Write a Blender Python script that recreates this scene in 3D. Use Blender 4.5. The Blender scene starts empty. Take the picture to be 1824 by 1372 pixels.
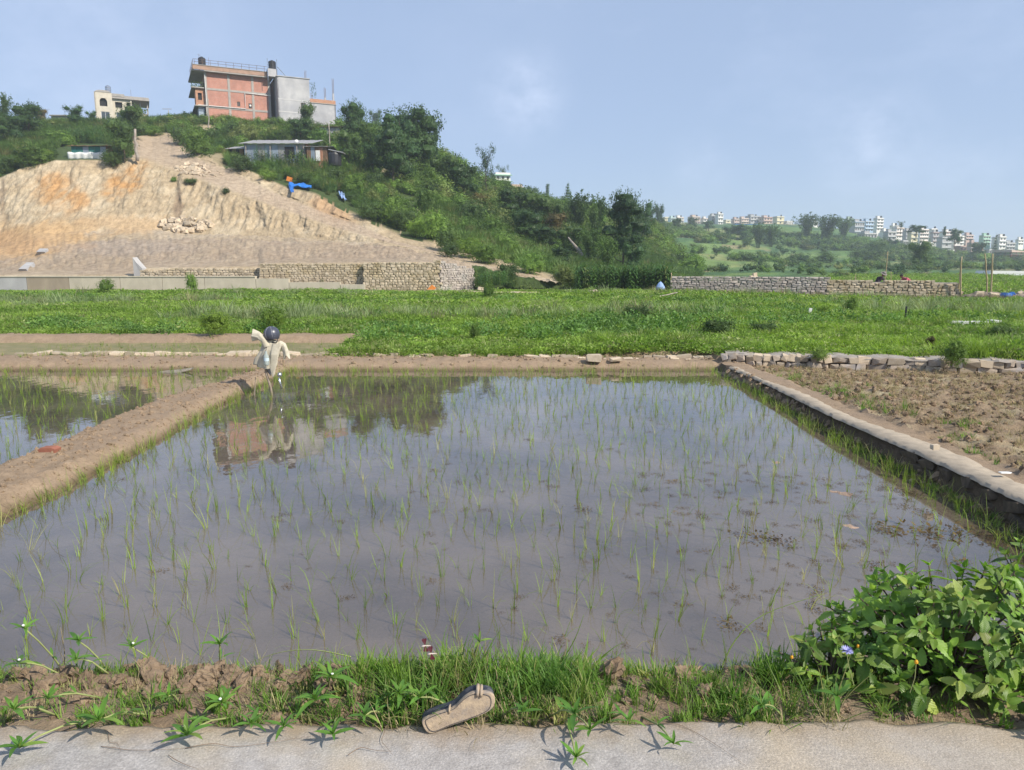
import bpy, bmesh, math, random
import numpy as np
from mathutils import Vector, Matrix
from mathutils.bvhtree import BVHTree
R = math.radians
rnd = random.Random(7)
nr = np.random.RandomState(11)
sc = bpy.context.scene
COL = sc.collection

# ------------------------------------------------------------------ camera
CAMH, PITCH, F = 1.9, R(9.3), 1330.0
cd = bpy.data.cameras.new('camera'); cam = bpy.data.objects.new('camera', cd); COL.objects.link(cam)
cam.location = (0, 0, CAMH); cam.rotation_euler = (R(90) - PITCH, 0, 0)
cd.sensor_width = 36; cd.lens = F / 1824 * 36; cd.clip_start = .05; cd.clip_end = 6000
sc.camera = cam

# ------------------------------------------------------------------ world, sun, exposure
SUN = Vector((.62, -.44, .65)).normalized()
SUN_EL = math.asin(SUN.z); SUN_AZ = math.atan2(SUN.x, SUN.y)
w = bpy.data.worlds.new('World'); sc.world = w; w.use_nodes = True
nt = w.node_tree; nt.nodes.clear()
def N(t, kind, **k):
    n = t.nodes.new(kind)
    for a, v in k.items():
        if hasattr(n, a): setattr(n, a, v)
    return n
def L(t, a, b): t.links.new(a, b)
wo = N(nt, 'ShaderNodeOutputWorld'); bg = N(nt, 'ShaderNodeBackground'); sky = N(nt, 'ShaderNodeTexSky', sky_type='NISHITA')
sky.sun_disc = False; sky.sun_elevation = SUN_EL; sky.sun_rotation = SUN_AZ
sky.altitude = 1300; sky.air_density = 1.0; sky.dust_density = 1.2; sky.ozone_density = 2.0
# soft faint clouds, laid on the sky dome by direction
tc = N(nt, 'ShaderNodeTexCoord'); mp = N(nt, 'ShaderNodeMapping'); mp.inputs['Scale'].default_value = (1, 1, 2.2)
mp.inputs['Location'].default_value = (.35, .1, .2)
L(nt, tc.outputs['Generated'], mp.inputs['Vector'])
n1 = N(nt, 'ShaderNodeTexNoise'); n1.inputs['Scale'].default_value = 2.6; n1.inputs['Detail'].default_value = 9; n1.inputs['Roughness'].default_value = .62
L(nt, mp.outputs[0], n1.inputs['Vector'])
cr = N(nt, 'ShaderNodeMapRange'); cr.inputs[1].default_value = .55; cr.inputs[2].default_value = .85; cr.inputs[4].default_value = .3
L(nt, n1.outputs[0], cr.inputs[0])
# the photograph's sky is a pale hazy blue: a little milk over the clear-air sky
hz = N(nt, 'ShaderNodeMix', data_type='RGBA'); hz.inputs[0].default_value = .7
L(nt, sky.outputs[0], hz.inputs[6]); hz.inputs[7].default_value = (3.55, 4.55, 6.5, 1)
cm = N(nt, 'ShaderNodeMix', data_type='RGBA'); L(nt, cr.outputs[0], cm.inputs[0])
# three faint cloud banks where the photograph has them, each a fuzzy patch of the dome
acc = cr.outputs[0]
def cdir(px, py):
    v = -(py-686)/F; c, s = math.cos(PITCH), math.sin(PITCH); return Vector(((px-912)/F, c+v*s, -s+v*c)).normalized()
for px_, py_, rad_, am_ in ((935, 172, .075, .62), (1555, 262, .09, .5), (1700, 300, .06, .22), (150, 70, .30, .5), (1250, 300, .06, .25), (820, 100, .25, .12)):
    dp = N(nt, 'ShaderNodeVectorMath', operation='DISTANCE'); nv = N(nt, 'ShaderNodeVectorMath', operation='NORMALIZE'); L(nt, tc.outputs['Generated'], nv.inputs[0]); L(nt, nv.outputs[0], dp.inputs[0]); dp.inputs[1].default_value = cdir(px_, py_)
    mr = N(nt, 'ShaderNodeMapRange', interpolation_type='SMOOTHSTEP'); mr.inputs[1].default_value = rad_; mr.inputs[2].default_value = 0; mr.inputs[3].default_value = 0; mr.inputs[4].default_value = 1; L(nt, dp.outputs['Value'], mr.inputs[0])
    nz = N(nt, 'ShaderNodeTexNoise'); nz.inputs['Scale'].default_value = 1.8/rad_; nz.inputs['Detail'].default_value = 8; nz.inputs['Roughness'].default_value = .6; mq = N(nt, 'ShaderNodeMapping'); mq.inputs['Scale'].default_value = (1, 1, 1.5); L(nt, nv.outputs[0], mq.inputs[0]); L(nt, mq.outputs[0], nz.inputs['Vector'])
    n2_ = N(nt, 'ShaderNodeMapRange'); n2_.inputs[1].default_value = .30; n2_.inputs[2].default_value = .80; n2_.inputs[4].default_value = am_; L(nt, nz.outputs[0], n2_.inputs[0])
    pm = N(nt, 'ShaderNodeMath', operation='MULTIPLY'); L(nt, mr.outputs[0], pm.inputs[0]); L(nt, n2_.outputs[0], pm.inputs[1])
    ad = N(nt, 'ShaderNodeMath', operation='ADD', use_clamp=True); L(nt, acc, ad.inputs[0]); L(nt, pm.outputs[0], ad.inputs[1]); acc = ad.outputs[0]
L(nt, acc, cm.inputs[0])
L(nt, hz.outputs[2], cm.inputs[6]); cm.inputs[7].default_value = (6.4, 7.2, 9.0, 1)
L(nt, cm.outputs[2], bg.inputs[0]); bg.inputs[1].default_value = .1; L(nt, bg.outputs[0], wo.inputs[0])
sd = bpy.data.lights.new('sun', 'SUN'); sd.energy = 4.7; sd.angle = R(.55); sd.color = (1, .93, .81)
so = bpy.data.objects.new('sun', sd); COL.objects.link(so); so.rotation_euler = SUN.to_track_quat('Z', 'Y').to_euler()
vs = sc.view_settings; vs.view_transform = 'Standard'; vs.look = 'None'; vs.exposure = 0.42; vs.gamma = 1; vs.use_curve_mapping = False
cy = sc.cycles; cy.max_bounces = 8; cy.diffuse_bounces = 3; cy.glossy_bounces = 3; cy.transmission_bounces = 4
cy.transparent_max_bounces = 12; cy.volume_bounces = 1; cy.use_denoising = True; cy.sample_clamp_indirect = 6
cy.volume_step_rate = 4

# ------------------------------------------------------------------ pixel -> place helpers (numbers read off the photograph)
CP, SP = math.cos(PITCH), math.sin(PITCH)
def ray(px, py):
    v = -(py - 686) / F
    return Vector(((px - 912) / F, CP + v * SP, -SP + v * CP))
def at(px, py, Y):
    d = ray(px, py); t = Y / d.y
    return Vector((d.x * t, Y, CAMH + d.z * t))
def atz(px, py, z):
    d = ray(px, py); t = (z - CAMH) / d.z
    return Vector((d.x * t, d.y * t, z))
def proj(P):
    P = np.asarray(P, float); dy = P[:, 1]; dz = P[:, 2]-CAMH; cy_ = dy*CP-dz*SP; u = dy*SP+dz*CP; return 912+F*P[:, 0]/cy_, 686-F*u/cy_
def ppm(Y): return F / Y          # photo pixels per metre at distance Y

# ------------------------------------------------------------------ object helpers
def tag(o, label=None, cat=None, group=None, kind=None):
    if label: o['label'] = label
    if cat: o['category'] = cat
    if group: o['group'] = group
    if kind: o['kind'] = kind
    return o
def link(name, me, parent=None, loc=None):
    o = bpy.data.objects.new(name, me); COL.objects.link(o)
    if parent: o.parent = parent
    if loc is not None: o.location = loc
    return o
def empty(name, loc, label=None, cat=None, group=None, rz=0):
    o = link(name, None, None, loc); o.rotation_euler = (0, 0, rz); o.empty_display_size = .2
    return tag(o, label, cat, group)
def kids(o): return [c for c in COL.objects if c.parent == o]
def copy_tree(o, ch, parent=None):
    c = o.copy(); COL.objects.link(c)
    if parent: c.parent = parent
    for (k, kk) in ch: copy_tree(k, kk, c)
    return c
class MB:
    def __init__(s): s.v = []; s.f = []; s.m = []; s.mi = 0
    def add(s, vs, fs):
        b = len(s.v); s.v += [tuple(p) for p in vs]; s.f += [tuple(i + b for i in f) for f in fs]; s.m += [s.mi] * len(fs); return s
    def box(s, x0, x1, y0, y1, z0, z1, M=None):
        v = [Vector(p) for p in ((x0,y0,z0),(x1,y0,z0),(x1,y1,z0),(x0,y1,z0),(x0,y0,z1),(x1,y0,z1),(x1,y1,z1),(x0,y1,z1))]
        if M is not None: v = [M @ p for p in v]
        return s.add(v, [(0,3,2,1),(4,5,6,7),(0,1,5,4),(1,2,6,5),(2,3,7,6),(3,0,4,7)])
    def tube(s, pts, rads, n=6, cap=True):
        pts = [Vector(p) for p in pts]; vs = []; fs = []
        for i, p in enumerate(pts):
            d = (pts[min(i+1, len(pts)-1)] - pts[max(i-1, 0)]).normalized()
            a = d.orthogonal().normalized() if i == 0 else (a - d * a.dot(d)).normalized()
            b = d.cross(a); r = rads[i] if hasattr(rads, '__len__') else rads
            for k in range(n):
                t = 2 * math.pi * k / n; vs.append(p + (a * math.cos(t) + b * math.sin(t)) * r)
        for i in range(len(pts) - 1):
            for k in range(n):
                fs.append((i*n+k, i*n+(k+1) % n, (i+1)*n+(k+1) % n, (i+1)*n+k))
        if cap: fs += [tuple(range(n))[::-1], tuple((len(pts)-1)*n + k for k in range(n))]
        return s.add(vs, fs)
    def lathe(s, prof, n=14, M=None):
        vs = []; fs = []
        for r, z in prof:
            for k in range(n):
                t = 2*math.pi*k/n; p = Vector((r*math.cos(t), r*math.sin(t), z)); vs.append(M @ p if M is not None else p)
        for i in range(len(prof)-1):
            for k in range(n): fs.append((i*n+k, i*n+(k+1) % n, (i+1)*n+(k+1) % n, (i+1)*n+k))
        fs += [tuple(range(n))[::-1], tuple((len(prof)-1)*n+k for k in range(n))]
        return s.add(vs, fs)
    def prism(s, poly, y0, y1, M=None):      # polygon in x,z pushed along y
        n = len(poly); v = [Vector((x, y0, z)) for x, z in poly] + [Vector((x, y1, z)) for x, z in poly]
        if M is not None: v = [M @ p for p in v]
        return s.add(v, [tuple(range(n)), tuple(range(2*n-1, n-1, -1))] + [(i, i+n, (i+1) % n + n, (i+1) % n) for i in range(n)])
    def mesh(s, name, mats, smooth=False):
        me = bpy.data.meshes.new(name); me.from_pydata(s.v, [], s.f)
        for m in (mats if isinstance(mats, (list, tuple)) else [mats]): me.materials.append(m)
        if s.mi or any(s.m): me.polygons.foreach_set('material_index', s.m)
        if smooth: me.polygons.foreach_set('use_smooth', [True] * len(me.polygons))
        me.update(); return me
    def build(s, name, mats, parent=None, loc=None, smooth=False): return link(name, s.mesh(name, mats, smooth), parent, loc)

# numpy value noise, fractal
_T = np.random.RandomState(3).rand(256, 256)
def vnoise(x, y):
    x = np.asarray(x, float); y = np.asarray(y, float)
    xi = np.floor(x).astype(int); yi = np.floor(y).astype(int); fx = x - xi; fy = y - yi
    fx = fx*fx*(3-2*fx); fy = fy*fy*(3-2*fy)
    a = _T[xi & 255, yi & 255]; b = _T[(xi+1) & 255, yi & 255]; c = _T[xi & 255, (yi+1) & 255]; d = _T[(xi+1) & 255, (yi+1) & 255]
    return (a*(1-fx)+b*fx)*(1-fy) + (c*(1-fx)+d*fx)*fy
def fbm(x, y, o=4, g=.5):
    x = np.asarray(x, float); y = np.asarray(y, float)
    s = 0; a = 1; t = 0
    for i in range(o): s = s + a*(vnoise(x*2**i+17.3*i, y*2**i+9.1*i)-.5); t += a; a *= g
    return s / t * 2
def smooth(a, b, x): t = np.clip((x-a)/(b-a), 0, 1); return t*t*(3-2*t)

# ------------------------------------------------------------------ materials
def newmat(name):
    m = bpy.data.materials.new(name); m.use_nodes = True; t = m.node_tree
    return m, t, t.nodes['Principled BSDF'], t.nodes['Material Output']
def noise_node(t, scale, detail=5, rough=.55, coord='pos', vec=None, stretch=None):
    if vec is None:
        if coord == 'pos': g = N(t, 'ShaderNodeNewGeometry'); vec = g.outputs['Position']
        else: g = N(t, 'ShaderNodeTexCoord'); vec = g.outputs['Object']
    if stretch:
        mp = N(t, 'ShaderNodeMapping'); mp.inputs['Scale'].default_value = stretch; L(t, vec, mp.inputs[0]); vec = mp.outputs[0]
    n = N(t, 'ShaderNodeTexNoise'); n.inputs['Scale'].default_value = scale; n.inputs['Detail'].default_value = detail; n.inputs['Roughness'].default_value = rough
    L(t, vec, n.inputs['Vector']); return n
def ramp(t, fac, stops):
    r = N(t, 'ShaderNodeValToRGB'); e = r.color_ramp.elements
    while len(e) < len(stops): e.new(.5)
    for k, (p, c) in enumerate(stops): e[k].position = p; e[k].color = (*c, 1)
    L(t, fac, r.inputs[0]); return r.outputs[0]
def mixc(t, fac, a, b, blend='MIX'):
    m = N(t, 'ShaderNodeMix', data_type='RGBA', blend_type=blend)
    for s, v in ((0, fac), (6, a), (7, b)):
        if hasattr(v, 'links'): L(t, v, m.inputs[s])
        elif s == 0: m.inputs[0].default_value = v
        else: m.inputs[s].default_value = (*v, 1)
    return m.outputs[2]
def bump(t, bsdf, h, strength=.5, dist=.05):
    b = N(t, 'ShaderNodeBump'); b.inputs['Strength'].default_value = strength; b.inputs['Distance'].default_value = dist
    L(t, h, b.inputs['Height']); L(t, b.outputs[0], bsdf.inputs['Normal'])
def surf(name, c1, c2=None, scale=4, rough=.85, bmp=.3, bscale=None, bdist=.02, coord='pos', stretch=None, rand=0, metal=0, attr=None, c3=None, sc3=.5):
    m, t, b, o = newmat(name)
    c2 = c2 or tuple(v*.75 for v in c1)
    n = noise_node(t, scale, 6, .6, coord, stretch=stretch)
    col = ramp(t, n.outputs[0], [(.32, c2), (.66, c1)])
    if c3:
        n3 = noise_node(t, sc3, 4, .6, coord); f = N(t, 'ShaderNodeMapRange'); f.inputs[1].default_value = .5; f.inputs[2].default_value = .68
        L(t, n3.outputs[0], f.inputs[0]); col = mixc(t, f.outputs[0], col, c3)
    if attr:
        a = N(t, 'ShaderNodeAttribute', attribute_name=attr)
        g = ramp(t, n.outputs[0], [(.25, (.62, .6, .58)), (.7, (1.15, 1.15, 1.15))])
        col = mixc(t, 1.0, a.outputs[0], g, 'MULTIPLY')
    if rand:
        oi = N(t, 'ShaderNodeObjectInfo'); g = ramp(t, oi.outputs['Random'], [(0, (1-rand,)*3), (1, (1+rand, 1+rand*.9, 1+rand*.8))])
        col = mixc(t, 1.0, col, g, 'MULTIPLY')
    L(t, col, b.inputs['Base Color']); b.inputs['Roughness'].default_value = rough; b.inputs['Metallic'].default_value = metal
    b.inputs['Specular IOR Level'].default_value = .25
    if bmp:
        nb = noise_node(t, bscale or scale*3, 6, .65, coord, stretch=stretch); bump(t, b, nb.outputs[0], bmp, bdist)
    return m
def leafmat(name, c1, c2, c3=None, pscale=.35, transl=.35, rough=.5, rand=.25, spec=.25):
    """foliage: colour wanders over the place and from plant to plant"""
    m, t, b, o = newmat(name)
    n = noise_node(t, pscale, 4, .6); col = ramp(t, n.outputs[0], [(.36, c2), (.62, c1)])
    oi = N(t, 'ShaderNodeObjectInfo')
    if c3: 
        f = N(t, 'ShaderNodeMapRange'); f.inputs[1].default_value = .72; f.inputs[2].default_value = .95; L(t, oi.outputs['Random'], f.inputs[0])
        col = mixc(t, f.outputs[0], col, c3)
    mu = N(t, 'ShaderNodeMath', operation='MULTIPLY'); mu.inputs[1].default_value = 7.31; L(t, oi.outputs['Random'], mu.inputs[0])
    fr = N(t, 'ShaderNodeMath', operation='FRACT'); L(t, mu.outputs[0], fr.inputs[0])
    col = mixc(t, 1.0, col, ramp(t, fr.outputs[0], [(0, (1-rand,)*3), (1, (1+rand,)*3)]), 'MULTIPLY')
    ns = noise_node(t, 9, 3, .6); col = mixc(t, 1.0, col, ramp(t, ns.outputs[0], [(.3, (.72, .74, .7)), (.7, (1.2, 1.2, 1.1))]), 'MULTIPLY')
    L(t, col, b.inputs['Base Color']); b.inputs['Roughness'].default_value = rough; b.inputs['Specular IOR Level'].default_value = spec
    tr = N(t, 'ShaderNodeBsdfTranslucent'); L(t, mixc(t, 1.0, col, (1.15, 1.25, .6), 'MULTIPLY'), tr.inputs[0])
    mx = N(t, 'ShaderNodeMixShader'); mx.inputs[0].default_value = transl
    L(t, b.outputs[0], mx.inputs[1]); L(t, tr.outputs[0], mx.inputs[2]); L(t, mx.outputs[0], o.inputs[0])
    return m
def plain(name, c, rough=.6, metal=0, spec=.4):
    m, t, b, o = newmat(name); n = noise_node(t, 8, 4, .6, 'obj')
    L(t, mixc(t, 1.0, c, ramp(t, n.outputs[0], [(.3, (.82,)*3), (.7, (1.08,)*3)]), 'MULTIPLY'), b.inputs['Base Color'])
    b.inputs['Roughness'].default_value = rough; b.inputs['Metallic'].default_value = metal; b.inputs['Specular IOR Level'].default_value = spec
    return m

# scatter many small plants as one object (geometry nodes)
def scatter(name, P, rot, scl, protos, label=None, seed=0):
    n = len(P); me = bpy.data.meshes.new(name); me.vertices.add(n); me.vertices.foreach_set('co', np.asarray(P, 'f').ravel())
    a = me.attributes.new('rot', 'FLOAT_VECTOR', 'POINT'); a.data.foreach_set('vector', np.asarray(rot, 'f').ravel())
    a = me.attributes.new('scl', 'FLOAT_VECTOR', 'POINT'); a.data.foreach_set('vector', np.asarray(scl, 'f').ravel())
    a = me.attributes.new('idx', 'INT', 'POINT'); a.data.foreach_set('value', np.random.RandomState(seed).randint(0, len(protos), n).astype('i'))
    o = link(name, me); c = bpy.data.collections.new(name + '_kinds')
    for k, p in enumerate(protos):
        q = bpy.data.objects.new('%s_kind_%02d' % (name, k), p); c.objects.link(q)
    g = bpy.data.node_groups.new(name + '_scatter', 'GeometryNodeTree')
    g.interface.new_socket('Geometry', in_out='INPUT', socket_type='NodeSocketGeometry'); g.interface.new_socket('Geometry', in_out='OUTPUT', socket_type='NodeSocketGeometry')
    gi = N(g, 'NodeGroupInput'); go = N(g, 'NodeGroupOutput'); ip = N(g, 'GeometryNodeInstanceOnPoints'); ci = N(g, 'GeometryNodeCollectionInfo')
    ci.inputs['Collection'].default_value = c; ci.inputs['Separate Children'].default_value = True; ci.inputs['Reset Children'].default_value = True
    def na(nm, ty): q = N(g, 'GeometryNodeInputNamedAttribute', data_type=ty); q.inputs[0].default_value = nm; return [s for s in q.outputs if s.enabled][0]
    mtp = N(g, 'GeometryNodeMeshToPoints')
    L(g, gi.outputs[0], mtp.inputs[0]); L(g, mtp.outputs[0], ip.inputs['Points']); L(g, ci.outputs[0], ip.inputs['Instance'])
    ip.inputs['Pick Instance'].default_value = True
    L(g, na('idx', 'INT'), ip.inputs['Instance Index']); L(g, na('rot', 'FLOAT_VECTOR'), ip.inputs['Rotation']); L(g, na('scl', 'FLOAT_VECTOR'), ip.inputs['Scale'])
    L(g, ip.outputs[0], go.inputs[0])
    md = o.modifiers.new('scatter', 'NODES'); md.node_group = g
    return tag(o, label, 'vegetation', None, 'stuff')

# leaf shapes and clumps -------------------------------------------------
def leafquad(mb, p, d, up, l, wd):
    """a folded pointed leaf: 4 triangles"""
    d = d.normalized(); s = d.cross(up)
    s = s.normalized() if s.length > 1e-4 else d.orthogonal().normalized()
    n = s.cross(d)
    mb.add([p, p + d*l*.42 + s*wd*.5 + n*wd*.12, p + d*l - n*l*.12, p + d*l*.42 - s*wd*.5 + n*wd*.12, p + d*l*.45], [(0, 1, 4), (1, 2, 4), (2, 3, 4), (3, 0, 4)])
def quadleaf(mb, p, d, up, l, wd):
    d = d.normalized(); s = d.cross(up)
    s = s.normalized() if s.length > 1e-4 else d.orthogonal().normalized()
    mb.add([p, p + d*l*.45 + s*wd*.5, p + d*l, p + d*l*.45 - s*wd*.5], [(0, 1, 2, 3)])
def rv(r=rnd):
    while True:
        v = Vector((r.uniform(-1, 1), r.uniform(-1, 1), r.uniform(-1, 1)))
        if .05 < v.length < 1: return v.normalized()
def lobes_crown(lobes, n, leaf, r, wisp=0.0, asp=.6, fill=.25, core=.78):
    """leaf faces spread through and over a set of ellipsoid lobes, bunched into twig clumps"""
    mb = MB(); tot = sum(l[3]*l[4] + l[3]*l[5] for l in lobes)
    for (x, y, z, a, b, c) in lobes:
        k = max(3, int(n * (a*b + a*c) / tot / 9))
        if core:      # the dense twiggy middle of the lobe, which lets no light through
            bm = bmesh.new(); bmesh.ops.create_icosphere(bm, subdivisions=2, radius=1); ph = r.uniform(0, 9)
            vs_ = [Vector((x+v.co.x*a*g, y+v.co.y*b*g, z+v.co.z*c*g)) for v in bm.verts for g in [core*(1+.16*math.sin(v.co.x*5+ph)*math.cos(v.co.y*4-ph)+.12*math.sin(v.co.z*9+ph*2))]]
            mb.add(vs_, [tuple(v.index for v in f.verts) for f in bm.faces]); bm.free()
        for i in range(k):
            u = rv(r); q = 1 - fill * r.random()**1.5 + r.uniform(-.10, .22 + wisp)
            cen = Vector((x + u.x*a*q, y + u.y*b*q, z + u.z*c*q)); rad = leaf * r.uniform(1.2, 3.2)
            for j in range(9):
                d = rv(r); d = (d - u*d.dot(u)*.8).normalized(); p = cen + rv(r) * rad * r.random()
                quadleaf(mb, p, d, (u + rv(r)*.95), leaf * r.uniform(.7, 1.5), leaf * asp * r.uniform(.7, 1.3))
    return mb
def trunk_mb(h, r0, lobes, r, bend=.06):
    mb = MB(); top = h
    pts = [Vector((0, 0, -.3))]; 
    for i in range(1, 6): pts.append(Vector((r.uniform(-bend, bend)*h*i/5, r.uniform(-bend, bend)*h*i/5, top*i/5)))
    mb.tube(pts, [r0*1.25, r0, r0*.85, r0*.7, r0*.5, r0*.25], 7)
    for (x, y, z, a, b, c) in lobes:
        q = Vector((x, y, z)); k = min(4, max(1, int(5 * max(.1, (z - c*.7)) / top)))
        s = pts[k]; mid = s.lerp(q, .5) + Vector((0, 0, -.05*h))
        mb.tube([s, mid, q, q + Vector((a*.5, 0, c*.3))], [r0*.4, r0*.28, r0*.15, r0*.04], 5)
    return mb
# ================================================================== SETTING: ground near the camera
M_path_ = surf('path_concrete', (.44, .41, .385), (.33, .305, .285), 24, .9, .6, 110, .006, c3=(.46, .385, .29), sc3=1.6)
def path_mat():
    m = M_path_; t = m.node_tree; b = t.nodes['Principled BSDF']; src = b.inputs['Base Color'].links[0].from_socket; g = N(t, 'ShaderNodeNewGeometry'); sp = N(t, 'ShaderNodeSeparateXYZ'); L(t, g.outputs['Position'], sp.inputs[0])
    n = noise_node(t, 5, 7, .7); md = N(t, 'ShaderNodeMath', operation='MULTIPLY_ADD'); md.inputs[1].default_value = .34; L(t, n.outputs[0], md.inputs[0]); L(t, sp.outputs[1], md.inputs[2])
    r_ = N(t, 'ShaderNodeMapRange'); r_.inputs[1].default_value = 2.36; r_.inputs[2].default_value = 2.5; r_.inputs[4].default_value = .9; L(t, md.outputs[0], r_.inputs[0]); c = mixc(t, r_.outputs[0], src, (.33, .25, .17))   # earth washed over the edge
    sn = N(t, 'ShaderNodeMapRange'); sn.inputs[1].default_value = .2; sn.inputs[2].default_value = 1.6; sn.inputs[4].default_value = .55; L(t, sp.outputs[0], sn.inputs[0]); c = mixc(t, sn.outputs[0], c, (.42, .35, .265))        # sandier toward the bush
    n2 = noise_node(t, 160, 2, .5); c = mixc(t, 1.0, c, ramp(t, n2.outputs[0], [(.3, (.78,)*3), (.55, (1.0,)*3), (.72, (1.25,)*3)]), 'MULTIPLY'); L(t, c, b.inputs['Base Color'])
    return m
M_path = path_mat()
M_soil = surf('verge_soil', (.27, .195, .13), (.14, .10, .068), 9, .95, .8, 40, .02, c3=(.24, .19, .13), sc3=2)
def earth(name, c1, c2, c3, wet):
    m, t, b, o = newmat(name); n = noise_node(t, 7, 8, .7); col = ramp(t, n.outputs[0], [(.3, c2), (.7, c1)]); n3 = noise_node(t, 1.3, 5, .65); f = N(t, 'ShaderNodeMapRange'); f.inputs[1].default_value = .48; f.inputs[2].default_value = .66; L(t, n3.outputs[0], f.inputs[0]); col = mixc(t, f.outputs[0], col, c3)
    v = N(t, 'ShaderNodeTexVoronoi', feature='DISTANCE_TO_EDGE'); v.inputs['Scale'].default_value = 16; g = N(t, 'ShaderNodeNewGeometry'); ds = noise_node(t, 6, 4, .6); L(t, mixc(t, .12, g.outputs['Position'], ds.outputs['Color'], 'ADD'), v.inputs['Vector'])
    ck = N(t, 'ShaderNodeMapRange'); ck.inputs[1].default_value = .0; ck.inputs[2].default_value = .07; ck.inputs[3].default_value = .8; L(t, v.outputs[0], ck.inputs[0]); col = mixc(t, 1.0, col, ck.outputs[0], 'MULTIPLY')
    # soaked band just over the water line
    sp = N(t, 'ShaderNodeSeparateXYZ'); L(t, g.outputs['Position'], sp.inputs[0]); za = N(t, 'ShaderNodeMath', operation='MULTIPLY_ADD'); za.inputs[1].default_value = .06; L(t, n3.outputs[0], za.inputs[0]); zb = N(t, 'ShaderNodeMath', operation='SUBTRACT'); L(t, sp.outputs[2], za.inputs[2]); zb = za
    wr = N(t, 'ShaderNodeMapRange'); wr.inputs[1].default_value = .045; wr.inputs[2].default_value = .095; wr.inputs[3].default_value = 1; wr.inputs[4].default_value = 0; L(t, zb.outputs[0], wr.inputs[0]); col = mixc(t, wr.outputs[0], col, wet)
    L(t, col, b.inputs['Base Color']); b.inputs['Roughness'].default_value = .92; b.inputs['Specular IOR Level'].default_value = .2; nb = noise_node(t, 45, 7, .75); bump(t, b, mixc(t, .35, nb.outputs[0], ck.outputs[0]), .8, .02); return m
M_bund = earth('bund_earth', (.34, .25, .17), (.22, .16, .105), (.27, .20, .14), (.13, .095, .055))
M_bankmud = earth('bank_mud_with_shade', (.13, .095, .065), (.07, .052, .035), (.10, .085, .045), (.055, .045, .022))  # mud tone taken darker to carry the shade on the right bank
M_mud = surf('paddy_mud', (.52, .36, .26), (.18, .135, .11), 2.6, .9, .9, 12, .05, c3=(.09, .075, .07), sc3=4)
M_plough = surf('ploughed_soil', (.31, .23, .15), (.16, .115, .075), 8, .95, .9, 35, .03, c3=(.37, .31, .2), sc3=2.5)
M_field = surf('field_soil', (.10, .13, .04), (.07, .09, .03), 2, .95, .5, 20, .02)
M_wet = surf('wet_terrace_mud', (.24, .20, .11), (.15, .15, .06), 3, .7, .5, 20, .02)

# lines of the bunds, read at water level
LB_R = [atz(*p, 0) for p in ((-260, 1040), (0, 925), (100, 880), (200, 828), (300, 775), (400, 718), (452, 694))]
LB_L = [atz(*p, 0) for p in ((-260, 930), (0, 842), (100, 800), (200, 752), (300, 716), (400, 688), (444, 676))]
def xline(pts, y): ys = [p.y for p in pts]; xs = [p.x for p in pts]; return np.interp(y, ys, xs)
for l in (LB_R, LB_L): l.sort(key=lambda p: p.y)
YB0, YB1 = 13.15, 14.25                      # back bund: water edge, outer edge
def right_x(y): return 3.64 + .012*(y-4.5) + .02*np.sin(y*1.3)
def wall_y(x): return 13.35 - .235*(x-3.9)   # line of the stone wall behind the ploughed plot
def field_z(x, y): return .13 + .11*smooth(-.5, 3.75, x)*(1-smooth(16, 30, y)) - .12*smooth(22, 46, y) - .30*smooth(12, 23, x)*smooth(28, 42, y) + .04*fbm(x*.15, y*.15, 3)
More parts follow.
